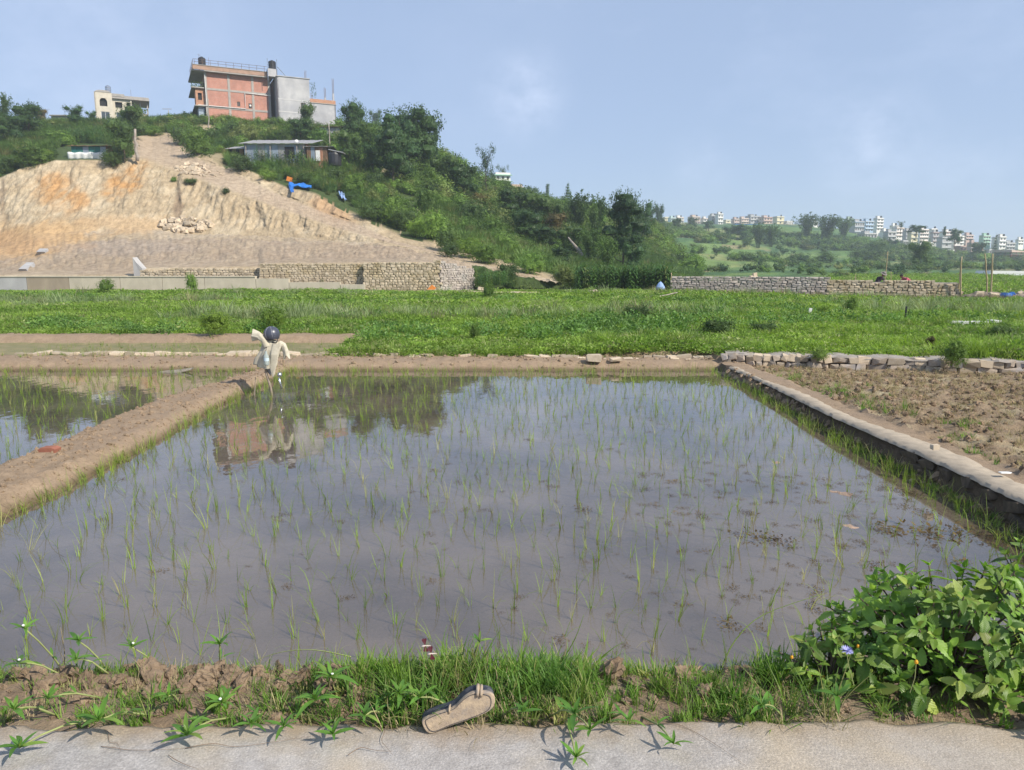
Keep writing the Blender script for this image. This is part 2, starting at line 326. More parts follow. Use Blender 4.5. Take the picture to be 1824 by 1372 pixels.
def ground_z(x, y):
    """height and kind of ground: 0 verge 1 paddy mud 2 bund 3 ploughed 4 field 5 wet terrace"""
    x = np.asarray(x, float); y = np.asarray(y, float)
    n1 = fbm(x*1.6, y*1.6, 4); n2 = fbm(x*9, y*9, 4); n3 = fbm(x*4, y*4+50, 3)
    z = -.075 + .03*n1 + .018*n2 + .05*np.maximum(0, n3-.28); kind = np.ones(x.shape, int)
    z = z + .07*smooth(.1, .5, fbm(x*2.2+9, y*2.2, 3))*smooth(1.2, 2.8, x)*(1-smooth(7.5, 9, y))*.9
    # left bund
    xl = xline(LB_L, y); xr = xline(LB_R, y); u = (x - xl)/(xr-xl); hw = (xr-xl)
    t = np.clip(np.minimum(u, 1-u)*2.0, -1, 1)
    hb = np.where((y < 13.6), .13*smooth(-.12, .42, t) - .0, 0)
    b = hb*(1+.12*n1) + .022*n2*smooth(0, .3, t) + .012*fbm(x*22, y*22, 3)*smooth(0, .3, t) - .09*(1-smooth(-.25, .02, t))
    m = (t > -.22) & (y < YB0+.3); z = np.where(m, np.maximum(z, b), z); kind = np.where(m & (t > -.12), 2, kind)
    # back bund
    v = (y - YB0 - .05*n3)
    bz = np.where(v < .35, .145*smooth(-.05, .35, v), .145) + .022*n2*smooth(-.05, .2, v) + .02*n3
    bz = np.where(v < 0, -.1 + smooth(-.25, 0, v)*.1, bz)
    m = v > -.25; z = np.where(m, np.maximum(z, bz), z); kind = np.where(v > -.1, 2, kind)
    # terraces behind on the left, second bund
    left = x < (atz(628, 620, .1).x + .25*n3)
    m = (y > YB1) & left; z = np.where(m, .06 + .02*n2, z); kind = np.where(m, 5, kind)
    v2 = y - 17.0; bb = .06 + .17*smooth(0, .35, v2)*(1+.15*n1) + .02*n2
    left2 = x < (atz(640, 606, .2).x + .3*n3)
    m = (v2 > 0) & (v2 < .9) & left2; z = np.where(m, bb, z); kind = np.where(m, 2, kind)
    fz = field_z(x, y) + .02*n2
    m = ((y > YB1) & ~left) | (y > 17.9) | ((y > 17.0) & ~left2 & ~left); z = np.where(m, fz, z); kind = np.where(m, 4, kind)
    # right side: sill of the wall, strip of path, ploughed plot
    rx = right_x(y); e = x - rx
    top = np.interp(y, [3, 5, 9, 13], [.24, .23, .18, .14])
    m = (e > 0) & (y < 14.2)
    zz = top + .008*n2
    plz = top - .05 + .06*smooth(.2, .6, fbm(x*1.9, y*3.2+4, 4)*.5+.5)*1.0 + .06*np.maximum(0, n2)*1.2 + .05*n3
    plz = plz*(1-smooth(9, 12.5, y)*.45)
    zz = np.where(e > .42 + .08*n1, plz, zz)
    k = np.where(e > .42 + .08*n1, 3, 2)
    z = np.where(m, zz, z); kind = np.where(m, k, kind)
    soft = (e > -.10) & (e <= 0) & (y < 13.2)   # crumbly foot of the wall
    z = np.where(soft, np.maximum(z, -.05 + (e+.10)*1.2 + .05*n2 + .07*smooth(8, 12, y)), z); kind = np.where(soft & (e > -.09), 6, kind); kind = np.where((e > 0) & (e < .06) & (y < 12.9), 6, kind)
    # beyond the stone wall on the right
    wy = wall_y(x)+.12
    m = (y > wy) & (x > 3.75) & (y < 60); z = np.where(m, fz, z); kind = np.where(m, 4, kind)
    # verge in front
    ve = 3.02 + .05*n3 + .04*n1
    vz = .325*(1 - smooth(2.62, 3.06, y)) + .055*np.maximum(0, fbm(x*5, y*7, 4)+.15)*smooth(2.3, 2.5, y)*(1-smooth(3.0, 3.2, y))*.7 - .10*smooth(2.98, 3.2, y)
    m = y < 3.35; z = np.where(m, np.maximum(z*0+vz, np.where(y > 3.2, z, -1)), z); kind = np.where(y < ve+.08, 0, kind)
    m = y < 2.3; z = np.where(m, .20, z)
    return z, kind
def axis(segs):
    out = []
    for a, b, s in segs: out += list(np.arange(a, b, s))
    return np.array(out + [segs[-1][1]])
gx = axis([(-46, -16, 1.0), (-16, -9, .15), (-9, -2.6, .05), (-2.6, 2.6, .04), (2.6, 7, .045), (7, 14, .09), (14, 60, 1.0)])
gy = axis([(2.2, 4.2, .025), (4.2, 9, .045), (9, 14.6, .05), (14.6, 18.5, .08), (18.5, 66, .8)])
GX, GY = np.meshgrid(gx, gy); GZ, GK = ground_z(GX, GY)
nx, ny = len(gx), len(gy)
V = np.stack([GX.ravel(), GY.ravel(), GZ.ravel()], 1)
ii = (np.arange(ny-1)[:, None]*nx + np.arange(nx-1)[None, :]).ravel()
Q = np.stack([ii, ii+1, ii+nx+1, ii+nx], 1); QK = GK[:-1, :-1].ravel()
for k, nm, mt in ((0, 'verge', M_soil), (1, 'mud_bed', M_mud), (2, 'earth_bund', M_bund), (3, 'ploughed_ground', M_plough), (4, 'field_ground', M_field), (5, 'terrace_mud', M_wet), (6, 'shade_toned_bank', M_bankmud)):
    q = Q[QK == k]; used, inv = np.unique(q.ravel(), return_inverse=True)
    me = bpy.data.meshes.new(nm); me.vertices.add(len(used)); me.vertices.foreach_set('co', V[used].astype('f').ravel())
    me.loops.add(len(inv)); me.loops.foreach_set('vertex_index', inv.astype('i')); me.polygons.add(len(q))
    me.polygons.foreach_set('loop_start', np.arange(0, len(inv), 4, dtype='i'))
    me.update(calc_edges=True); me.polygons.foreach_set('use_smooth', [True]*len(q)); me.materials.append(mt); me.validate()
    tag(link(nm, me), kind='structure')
# the plain going on to the horizon, a step below the built ground
M_plain = surf('plain_green', (.10, .15, .04), (.07, .11, .035), .05, .95, 0)
g = MB(); g.add([(-3000, -300, -.6), (3000, -300, -.6), (3000, 4000, -.6), (-3000, 4000, -.6)], [(0, 1, 2, 3)])
tag(g.build('ground', M_plain), kind='structure')
g = MB(); g.add([(-46, 65, -.35), (60, 65, -.35), (700, 420, .0), (-300, 420, .0)], [(0, 1, 2, 3)]); g.add([(59, 20, -.35), (700, 20, -.3), (700, 420, -.1), (59, 65, -.35)], [(0, 1, 2, 3)])
tag(g.build('valley_ground', M_plain), kind='structure')
# concrete path the photographer stands on
pth = MB(); xs = np.linspace(-5, 5, 420); top = .352
ed = 2.33 + .05*fbm(xs*1.6, xs*0+3, 4) + .03*fbm(xs*9, xs*0, 3)
vs = []; 
for i, x in enumerate(xs): vs += [(x, -4, top), (x, 1.4, top), (x, ed[i]-.03, top + .003*math.sin(x*3)), (x, ed[i], top-.012), (x, ed[i]+.005, .1)]
fs = []
for i in range(len(xs)-1):
    for j in range(4): a = i*5+j; fs.append((a, a+5, a+6, a+1))
pth.add(vs, fs); tag(pth.build('path', M_path, smooth=True), kind='structure')
# pale broken rim of the old irrigation edge on the water side of the verge
# ------------------------------------------------------------------ water
def water_mat():
    m, t, b, o = newmat('paddy_water'); t.nodes.remove(b)
    tr = N(t, 'ShaderNodeBsdfTransparent'); tr.inputs[0].default_value = (.93, .88, .82, 1)
    df = N(t, 'ShaderNodeBsdfDiffuse'); df.inputs[0].default_value = (.36, .285, .21, 1)
    gl = N(t, 'ShaderNodeBsdfGlossy'); gl.inputs['Roughness'].default_value = .015
    n = noise_node(t, 5, 3, .5, stretch=(1, .6, 1)); n2 = noise_node(t, .8, 3, .5)
    bp = N(t, 'ShaderNodeBump'); bp.inputs['Strength'].default_value = .12; bp.inputs['Distance'].default_value = .01; L(t, n.outputs[0], bp.inputs['Height'])
    fr = N(t, 'ShaderNodeFresnel'); fr.inputs[0].default_value = 1.34
    L(t, bp.outputs[0], fr.inputs['Normal']); L(t, bp.outputs[0], gl.inputs['Normal'])
    m1 = N(t, 'ShaderNodeMixShader'); L(t, ramp(t, n2.outputs[0], [(.35, (.18,)*3), (.65, (.42,)*3)]), m1.inputs[0]); L(t, tr.outputs[0], m1.inputs[1]); L(t, df.outputs[0], m1.inputs[2])
    m2 = N(t, 'ShaderNodeMixShader'); fm = N(t, 'ShaderNodeMath', operation='MULTIPLY_ADD'); fm.inputs[1].default_value = 1.25; fm.inputs[2].default_value = .12
    L(t, fr.outputs[0], fm.inputs[0]); L(t, fm.outputs[0], m2.inputs[0]); L(t, m1.outputs[0], m2.inputs[1]); L(t, gl.outputs[0], m2.inputs[2]); L(t, m2.outputs[0], o.inputs[0])
    return m
M_water = water_mat()
wm = MB(); wm.add([(-14, 2.9, 0), (right_x(3)+.05, 2.9, 0), (right_x(13)+.1, 13.6, 0), (-14, 13.6, 0)], [(0, 1, 2, 3)])
tag(wm.build('water', M_water), kind='structure')

# ================================================================== SETTING: near hill
def curve(pts):
    pts = sorted(pts); a = np.array(pts, float)
    return lambda px: (np.interp(px, a[:, 0], a[:, 1]), np.interp(px, a[:, 0], a[:, 2]))
HC = [curve(c) for c in (
 [(-400,512,51.5),(780,512,51.5),(850,512,55),(990,514,55.5),(1100,514,56),(1200,505,80),(1240,500,88)],                                     #0 foot
 [(-400,492,53),(240,491,53),(255,479,53),(460,476,53),(470,471,53),(780,467,53),(845,480,55.4),(990,508,55.7),(1100,510,60),(1200,502,85),(1240,499.6,90)],   #1 top of walls
 [(-400,455,64),(0,452,66),(240,432,68),(460,430,68),(600,434,68),(700,440,66),(780,456,63),(850,474,58),(990,505,55),(1100,506,64),(1200,499,90),(1240,499.2,92)], #2 bench edge
 [(-400,440,72),(0,436,74),(60,415,74),(240,405,76),(330,416,76),(460,420,75),(600,428,72),(700,437,68),(780,454,64),(850,473,58.6),(990,504,55.4),(1100,500,70),(1200,497,97),(1240,498.8,94)], #3 foot of cliff
 [(-400,345,84),(-100,335,84),(0,318,85),(50,297,86),(100,287,87),(200,286,88),(250,284,88),(300,302,86),(400,338,82),(500,374,78),(600,408,74),(700,435,69),(780,452,65),(850,471,59.4),(990,502,56),(1100,490,80),(1200,494,105),(1240,498.4,96)], #4 cut top
 [(-400,325,90),(0,300,90),(100,272,92),(200,270,94),(246,246,104),(270,240,112),(300,238,112),(350,278,96),(420,308,90),(500,346,84),(600,386,79),(640,399,77),(700,428,71),(780,448,67),(850,468,61),(990,500,57),(1100,478,90),(1200,489,112),(1240,498,98)], #5 road back edge
 [(-400,305,94),(0,285,94),(100,264,96),(200,256,99),(246,243,108),(270,239,114),(300,236,114),(340,262,99),(400,300,92),(440,303,91),(510,336,86),(560,347,83),(620,380,80.5),(660,398,78),(720,424,74),(800,440,70),(870,460,63),(990,494,60),(1100,458,105),(1165,472,112),(1200,484,118),(1240,497.5,100)], #6 back bank top
 [(-400,262,108),(0,262,108),(120,258,110),(246,238,116),(300,232,118),(340,245,112),(420,282,103),(560,292,100),(640,300,99),(700,330,96),(760,360,94),(870,415,92),(990,450,95),(1100,430,130),(1165,450,135),(1200,474,140),(1240,497,104)], #7 shelf
 [(-400,236,124),(0,232,124),(100,226,126),(246,224,128),(300,222,128),(400,222,126),(500,232,126),(600,240,126),(680,255,124),(760,285,122),(870,345,120),(950,375,122),(1050,392,135),(1130,400,170),(1170,422,170),(1200,462,160),(1240,496,110)], #8 ridge
 [(-400,232,190),(0,228,190),(300,219,190),(600,237,190),(760,282,180),(870,342,170),(950,372,165),(1050,389,175),(1130,398,215),(1170,421,200),(1200,461,175),(1240,495.5,118)],   #9 back of the top
)]
HROWS = [2, 16, 7, 40, 6, 12, 10, 12, 4]
hpx = np.arange(-400, 1241, 2.0); rows = []; rk = []
for k in range(len(HC)-1):
    a, b = HC[k](hpx), HC[k+1](hpx)
    for j in range(HROWS[k]):
        t = j/HROWS[k]; rows.append((a[0]*(1-t)+b[0]*t, a[1]*(1-t)+b[1]*t)); rk.append(k+t)
rows.append(HC[-1](hpx)); rk.append(len(HC)-1.0)
PY = np.array([r[0] for r in rows]); YY = np.array([r[1] for r in rows]); PX = np.tile(hpx, (len(rows), 1)); RK = np.tile(np.array(rk)[:, None], (1, len(hpx)))
vv = -(PY-686)/F; dy = CP+vv*SP; dz = -SP+vv*CP; T = YY/dy
HX = (PX-912)/F*T; HZ = CAMH+dz*T; HY = YY.copy()
cut = smooth(3.05, 3.3, RK)*(1-smooth(4.0, 4.2, RK))*(1-smooth(820, 960, PX))
rill = fbm(HX*.9+HZ*.5, HZ*.3, 4)*1.5 + fbm(HX*3.2, HZ*.5, 4)*.9 + .8*fbm(HX*.4, HZ*.9, 4) + .35*fbm(HX*5, HZ*4, 3) + .25*np.abs(fbm(HX*.8+HZ*.7, HZ*2.2, 3))
HY += cut*rill*.34
emb = smooth(1.1, 1.4, RK)*(1-smooth(2.9, 3.1, RK)); HZ += emb*(.22*fbm(HX*.5, HY*.9, 4)+.22*fbm(HX*1.6+HY*.8, HY*1.1, 4)+.10*fbm(HX*5, HY*5, 2)); HY += (1-cut)*(1-emb)*((RK > 3.9) & (RK < 5.1))*.5*fbm(HX*1.2, HY*1.2, 4)
bank = smooth(5.0, 5.3, RK)*(1-smooth(5.95, 6.1, RK))*(1-smooth(820, 900, PX))*smooth(380, 440, PX); HY += bank*fbm(HX*1.3, HZ*.4, 4)*.8
up = smooth(6.2, 7, RK); HZ += up*(fbm(HX*.12, HY*.12, 3)*.8)*(1-smooth(7.8, 8, RK)); HY += up*fbm(HX*.2, HZ*.3, 3)*1.2
top = smooth(240, 300, PX)*(1-smooth(340, 420, PX)); 
# earth colours by place
def A(*c): return np.array(c, float)
tan = A(.42, .33, .215); pale = A(.52, .43, .30); org = A(.47, .27, .115); dark = A(.25, .18, .12); grn = A(.055, .085, .025); gry = A(.36, .30, .25); brn = A(.345, .27, .20)
C = np.tile(tan, (*HX.shape, 1))
def mixm(C, c, m): m = np.clip(m, 0, 1)[..., None]; return C*(1-m)+c*m
nn = fbm(HX*.35, HZ*.7+HY*.1, 5); n5 = fbm(HX*1.5, HZ*1.5, 4)
C = mixm(C, pale, smooth(-.1, .35, nn)*.8)
C = mixm(C, brn, (RK > 1)*(RK < 2.2)*(.75+.3*n5)); C = mixm(C, gry, ((RK > 2.0) & (RK < 3.0))*(.3+.3*nn))
def blob(cx, cy, rx, ry, ang=0, soft=.35):
    u = PX-cx; v = PY-cy; ca, sa = math.cos(ang), math.sin(ang); a = (u*ca+v*sa)/rx; b = (-u*sa+v*ca)/ry
    return 1-smooth(1-soft, 1+soft, np.sqrt(a*a+b*b)+.35*n5+.25*nn)
n7 = .25+.75*smooth(-.45, .3, fbm(HX*2.2, HZ*1.2, 4)); n8 = .25+.75*smooth(-.5, .3, fbm(HX*1.1+4, HZ*2.2, 4)); C = mixm(C, org, blob(108, 345, 50, 28, .35, .6)*.9*n7); C = mixm(C, org, blob(95, 325, 22, 20)*.6*n8); C = mixm(C, org, blob(222, 322, 42, 22, -.55)*n8); C = mixm(C, org*1.05, blob(140, 355, 20, 14)*.7)
C = mixm(C, A(.50, .33, .17), blob(60, 428, 110, 30, -.12)*.85); C = mixm(C, A(.50, .35, .2), blob(230, 400, 80, 16)*.8); C = mixm(C, org*.9+.05, blob(15, 432, 60, 18)*.5); C = mixm(C, org, blob(155, 440, 18, 6)*.5)
C = mixm(C, dark, blob(318, 365, 9, 30, 0, .5)*.8); C = mixm(C, dark, blob(5, 345, 5, 40)*.5); C = mixm(C, A(.42, .27, .15), blob(595, 372, 40, 22, .5)*.8)
C = mixm(C, gry, blob(225, 442, 120, 12)*.5)
C = mixm(C, A(.40, .31, .23), ((RK > 4.05) & (RK < 5.0) & (PX > 235))*.7)
green = ((RK > 6.02+.15*n5) | ((RK > 4.1) & (PX < 236))).astype(float)
green = np.maximum(green, (PX > 800)*(RK > 6)*1.0); green = np.maximum(green, smooth(980, 1010, PX))
green = np.maximum(green, ((PX > 840) & (RK < 1.9)).astype(float))
bare = np.maximum.reduce([blob(372, 234, 34, 12), blob(685, 300, 16, 26, -.2)*.9, blob(645, 295, 8, 22)*.8, blob(712, 318, 7, 18)*.9, blob(748, 310, 4, 16, -.4), blob(560, 300, 30, 7)*.4, blob(280, 250, 22, 14), blob(385, 283, 22, 12)*.7])
green = np.clip(green*(1-bare), 0, 1)
C = mixm(C, grn, green)
def grid_mesh(name, X, Y, Z, C, mat, green=None):
    r, c = X.shape; me = bpy.data.meshes.new(name); me.vertices.add(r*c)
    me.vertices.foreach_set('co', np.stack([X.ravel(), Y.ravel(), Z.ravel()], 1).astype('f').ravel())
    i = (np.arange(r-1)[:, None]*c+np.arange(c-1)[None, :]).ravel(); q = np.stack([i, i+1, i+c+1, i+c], 1).astype('i')
    me.loops.add(q.size); me.loops.foreach_set('vertex_index', q.ravel()); me.polygons.add(len(q)); me.polygons.foreach_set('loop_start', np.arange(0, q.size, 4, dtype='i'))
    me.update(calc_edges=True); me.polygons.foreach_set('use_smooth', [True]*len(q))
    a = me.color_attributes.new('Col', 'FLOAT_COLOR', 'POINT'); a.data.foreach_set('color', np.concatenate([C.reshape(-1, 3), np.ones((r*c, 1))], 1).astype('f').ravel())
    me.materials.append(mat); return me, q
M_hill = surf('hill_earth', (.4, .3, .2), None, 2.2, .95, .9, 4.5, .2, attr='Col', stretch=(1, .6, .6))
hme, hq = grid_mesh('hill', HX, HY, HZ, C, M_hill)
hill = tag(link('hill', hme), kind='structure')
HV = np.stack([HX.ravel(), HY.ravel(), HZ.ravel()], 1)
hill_bvh = BVHTree.FromPolygons([tuple(v) for v in HV], [tuple(q) for q in hq])
def on(bvh, px, py, dflt=100):
    """the place on the terrain seen at a photo pixel"""
    d = ray(px, py); h = bvh.ray_cast(Vector((0, 0, CAMH)), d.normalized())
    return h[0] if h[0] is not None else at(px, py, dflt)

# ================================================================== SETTING: far hill with the town
FC = [curve(c) for c in (
 [(800,507,84),(1150,507,82),(1300,507,82),(1500,506,86),(1600,502,98),(1720,495,135),(2200,489,185)],
 [(800,488,120),(1150,480,125),(1300,482,130),(1500,483,140),(1600,482,160),(1720,477,200),(2200,476,240)],
 [(800,455,210),(1150,440,215),(1250,446,245),(1400,448,275),(1500,456,280),(1700,462,310),(2200,470,340)],
 [(800,430,260),(1150,415,270),(1250,424,300),(1400,424,340),(1500,440,330),(1700,455,345),(2200,466,370)],
 [(800,410,330),(1150,400,340),(1250,409,360),(1400,408,400),(1500,420,380),(1600,440,375),(1700,450,380),(2200,462,400)],
 [(800,400,430),(1150,394,430),(1250,402,440),(1400,402,460),(1500,412,440),(1600,430,420),(1700,442,430),(2200,458,440)],
 [(800,398,600),(1150,392,600),(1250,398,600),(1400,398,600),(1500,408,580),(1600,428,560),(1700,440,560),(2200,456,560)],
)]
FR = [5, 9, 9, 9, 7, 3]; fpx = np.arange(800, 2201, 4.0); rows = []; rk = []
for k in range(len(FC)-1):
    a, b = FC[k](fpx), FC[k+1](fpx)
    for j in range(FR[k]): t = j/FR[k]; rows.append((a[0]*(1-t)+b[0]*t, a[1]*(1-t)+b[1]*t)); rk.append(k+t)
rows.append(FC[-1](fpx)); rk.append(6.0)
fPY = np.array([r[0] for r in rows]); fY = np.array([r[1] for r in rows]); fPX = np.tile(fpx, (len(rows), 1)); fRK = np.tile(np.array(rk)[:, None], (1, len(fpx)))
vv = -(fPY-686)/F; T = fY/(CP+vv*SP); FX = (fPX-912)/F*T; FZ = CAMH+(-SP+vv*CP)*T
amp = smooth(.3, 1.2, fRK)*(1-smooth(4.6, 5, fRK)); FZ += amp*(1.3*fbm(FX*.02, fY*.02, 3)+.5*fbm(FX*.07, fY*.07, 3))
stp = 2.2; zt = np.floor(FZ/stp)*stp + smooth(.65, 1, FZ/stp-np.floor(FZ/stp))*stp; FZ = FZ*(1-amp*.8)+zt*amp*.8   # terraces
g1 = A(.10, .18, .05); g2 = A(.15, .23, .065); g3 = A(.06, .125, .045); g4 = A(.22, .25, .095); g5 = A(.25, .22, .12)
C2 = np.tile(g1, (*FX.shape, 1)); t1 = fbm(FX*.03+5, fPY*.07, 4); t2 = fbm(FX*.05-9, fPY*.12+40, 3)
C2 = mixm(C2, g2, smooth(0, .12, t1)); C2 = mixm(C2, g3, smooth(.05, .2, t2)); C2 = mixm(C2, g4, smooth(.22, .3, t1)*smooth(-.02, .06, -t2)); C2 = mixm(C2, g5, smooth(.42, .5, fbm(FX*.06, fPY*.2+80, 3)))
M_far = surf('far_hill_cover', (.1, .1, .05), None, .25, .95, .8, .35, 1.2, attr='Col')
fme, fq = grid_mesh('far_hill', FX, fY, FZ, C2, M_far); tag(link('far_hill', fme), kind='structure')
FV = np.stack([FX.ravel(), fY.ravel(), FZ.ravel()], 1); far_bvh = BVHTree.FromPolygons([tuple(v) for v in FV], [tuple(q) for q in fq])
def terr(px, py):
    """nearest terrain under the pixel; the plain where there is no hill"""
    d = ray(px, py).normalized(); o = Vector((0, 0, CAMH)); best = None
    for b in (hill_bvh, far_bvh):
        h = b.ray_cast(o, d)
        if h[0] is not None and (best is None or h[3] < best[1]): best = (h[0], h[3])
    return best[0] if best else (atz(px, py, .1) if d.z < -.003 else at(px, py, 300))
def haze():
    m = bpy.data.materials.new('haze_air'); m.use_nodes = True; t = m.node_tree; t.nodes.clear()
    o = N(t, 'ShaderNodeOutputMaterial'); v = N(t, 'ShaderNodeVolumePrincipled'); v.inputs['Color'].default_value = (.80, .88, 1, 1)
    v.inputs['Density'].default_value = HAZE_D; v.inputs['Anisotropy'].default_value = .2; L(t, v.outputs[0], o.inputs['Volume'])
    b = MB(); b.box(-900, 900, -30, 760, -1.7, 58); tag(b.build('haze', m), kind='stuff')
HAZE_D = .00055
# ================================================================== VEGETATION: foliage kinds
M_weed = leafmat('weed_leaf', (.25, .37, .065), (.16, .265, .05), (.30, .33, .15), .22, .4, .55, .28)
M_weed2 = leafmat('weed_dark_leaf', (.16, .28, .07), (.11, .21, .055), None, .5, .35, .5, .25)
M_feather = leafmat('feathery_seed_heads', (.32, .38, .22), (.2, .28, .12), (.26, .24, .15), .5, .35, .8, .2)
M_scrub = leafmat('hill_scrub_leaf', (.17, .27, .055), (.08, .15, .035), (.20, .22, .08), .09, .35, .6, .35)
M_reed = leafmat('tall_grass_blade', (.17, .26, .08), (.10, .18, .06), (.24, .24, .11), .15, .35, .6, .25)
M_tree = leafmat('tree_leaf_dark', (.06, .115, .032), (.036, .076, .024), None, .12, .25, .5, .22)
M_tree2 = leafmat('tree_leaf_mid', (.10, .16, .042), (.055, .098, .03), None, .15, .3, .5, .22)
M_treeb = leafmat('tree_leaf_bluish', (.06, .12, .042), (.038, .08, .032), None, .15, .25, .5, .18)
M_bamb = leafmat('bamboo_leaf', (.10, .17, .045), (.055, .10, .032), None, .2, .35, .55, .18)
M_rust = leafmat('rusty_leaf', (.16, .11, .035), (.085, .08, .03), None, .4, .3, .6, .2)
M_maize = leafmat('maize_leaf', (.10, .19, .05), (.06, .13, .04), (.18, .22, .08), .6, .35, .5, .22)
M_bark = surf('bark', (.17, .13, .10), (.09, .07, .055), 6, .95, .6, 25, .02, coord='obj')
M_palebark = surf('pale_dead_wood', (.36, .32, .28), (.24, .2, .17), 5, .95, .4, 25, .02, coord='obj')
M_dry = leafmat('dry_straw', (.42, .35, .22), (.28, .22, .13), None, 2, .25, .8, .2)

# ---- low weeds on the green field
def weed_proto(k, r, h, n, lf, mat, mode='leaf'):
    q = random.Random(100+k); mb = MB()
    for i in range(n):
        a = q.uniform(0, 6.283); rr = r*math.sqrt(q.random()); p = Vector((rr*math.cos(a), rr*math.sin(a), h*(1-.6*(rr/r)**2)*q.random()**.6))
        if mode == 'leaf': quadleaf(mb, p, (Vector((math.cos(a), math.sin(a), q.uniform(-.1, .9))) + rv(q)*.7), rv(q), lf*q.uniform(.7, 1.4), lf*q.uniform(.5, .8))
        else:
            b = Vector((p.x, p.y, 0)); d = (Vector((math.cos(a)*.35, math.sin(a)*.35, 1)) + rv(q)*.22).normalized(); l = h*q.uniform(.6, 1.25); s = Vector((-math.sin(a), math.cos(a), 0))*lf
            e = b + d*l*.6; t = e + (d + Vector((math.cos(a), math.sin(a), -.5))*.5).normalized()*l*.45
            mb.add([b-s*.5, b+s*.5, e+s*.4, e-s*.4, t], [(0, 1, 2, 3), (3, 2, 4)])
    return mb.mesh('weed', mat)
P_weed = [weed_proto(k, .26, .17, 95, .055, M_weed) for k in range(5)] + [weed_proto(7, .2, .26, 60, .012, M_weed, 'blade')]
P_weed_far = [weed_proto(10+k, .42, .34, 75, .10, M_weed) for k in range(4)]
P_dark = [weed_proto(20+k, .3, .3, 110, .06, M_weed2) for k in range(3)]
P_fea = [weed_proto(30+k, .25, .45, 60, .016, M_feather, 'blade') for k in range(2)]
def gz(x, y): return ground_z(np.array([x]), np.array([y]))[0][0]
def place_pts(n, f):
    P = []; 
    while len(P) < n: 
        c = f()
        if c is not None: P.append(c)
    return np.array(P)
def cone_pts(n, y0, y1, keep, seed=1, pw=1.0):
    r = np.random.RandomState(seed); y = y0 + (y1-y0)*r.rand(n*2)**pw; x = r.uniform(-1, 1, n*2)*(.74*y+2.5); z, k = ground_z(x, y); m = (k == 4) & keep(x, y)
    x, y, z = x[m][:n], y[m][:n], z[m][:n]; return x, y, z
def rot_scl(n, lo, hi, seed, tilt=.15, tall=None):
    r = np.random.RandomState(seed); rt = np.stack([r.uniform(-tilt, tilt, n), r.uniform(-tilt, tilt, n), r.uniform(0, 6.283, n)], 1)
    s = r.uniform(lo, hi, n); sz = s*(tall if tall is not None else r.uniform(.8, 1.25, n)); return rt, np.stack([s, s, sz], 1)
x, y, z = cone_pts(18500, 11.2, 30, lambda x, y: (x < 3.75) | (y > wall_y(x)+.42), 1, 1.35)
hgt = .75 + .6*smooth(-.2, .5, fbm(x*.35, y*.5, 3)) + .25*smooth(20, 28, y)
rt, sl = rot_scl(len(x), .75, 1.25, 2, tall=hgt); scatter('field_weeds', np.stack([x, y, z], 1), rt, sl, P_weed, 'bright green low weeds and clover carpeting the fallow field')
x, y, z = cone_pts(13000, 26, 49.3, lambda x, y: ~((x > 8) & (y > 46.6-.2516*(x-10)) ), 3, 1.0)
hgt = .5 + .4*smooth(-.2, .5, fbm(x*.2, y*.3, 3)) - .2*smooth(40, 46, y)
rt, sl = rot_scl(len(x), .8, 1.35, 4, tall=hgt); scatter('distant_field_weeds', np.stack([x, y, z], 1), rt, sl, P_weed_far, 'green weeds covering the far half of the fallow field')
dk = lambda x, y: (fbm(x*.16+3, y*.35+8, 3) > .22) | ((abs(x-6.8) < 3.2) & (abs(y-24) < 3.2) & (fbm(x*.5, y*.5, 2) > -.2))
x, y, z = cone_pts(1400, 15, 41, dk, 5, 1.2); rt, sl = rot_scl(len(x), .8, 1.4, 6); scatter('dark_field_weeds', np.stack([x, y, z], 1), rt, sl, P_dark, 'darker green leafy weeds in patches on the fallow field')
fe = lambda x, y: (fbm(x*.2+30, y*.3+18, 3) > .25) & (y > 22)
x, y, z = cone_pts(1500, 20, 43, fe, 7); rt, sl = rot_scl(len(x), .7, 1.4, 8); scatter('feathery_weeds', np.stack([x, y, z], 1), rt, sl, P_fea, 'pale feathery flowering grass among the field weeds')
r_ = np.random.RandomState(77); xx_ = r_.uniform(20, 75, 7000); yy_ = r_.uniform(37, 130, 7000); mm_ = (xx_ > .42*yy_) & (xx_ < .78*yy_) & (yy_ > 47.8-.25*(xx_-10)); xx_, yy_ = xx_[mm_], yy_[mm_]; rt, sl = rot_scl(len(xx_), .9, 1.6, 14)
scatter('plain_weeds', np.stack([xx_, yy_, xx_*0-.32], 1), rt, sl, P_weed_far, 'green weeds of the plain beyond the long stone wall')
# dry grass before the long stone wall and along the bunds
dr = lambda x, y: (y > 47-.2516*(x-10)-7) & (y < 46.4-.2516*(x-10)) & (x > 8)
P_dryg = [weed_proto(40+k, .3, .5, 60, .02, leafmat('brownish_grass', (.26, .21, .12), (.16, .14, .07), None, 1, .3, .8, .2), 'blade') for k in range(2)]
x, y, z = cone_pts(1500, 28, 52, dr, 9); rt, sl = rot_scl(len(x), .5, 1.0, 10); scatter('dry_grass', np.stack([x, y, z], 1), rt, sl, P_dryg, 'brownish dry grass standing at the foot of the long stone wall')

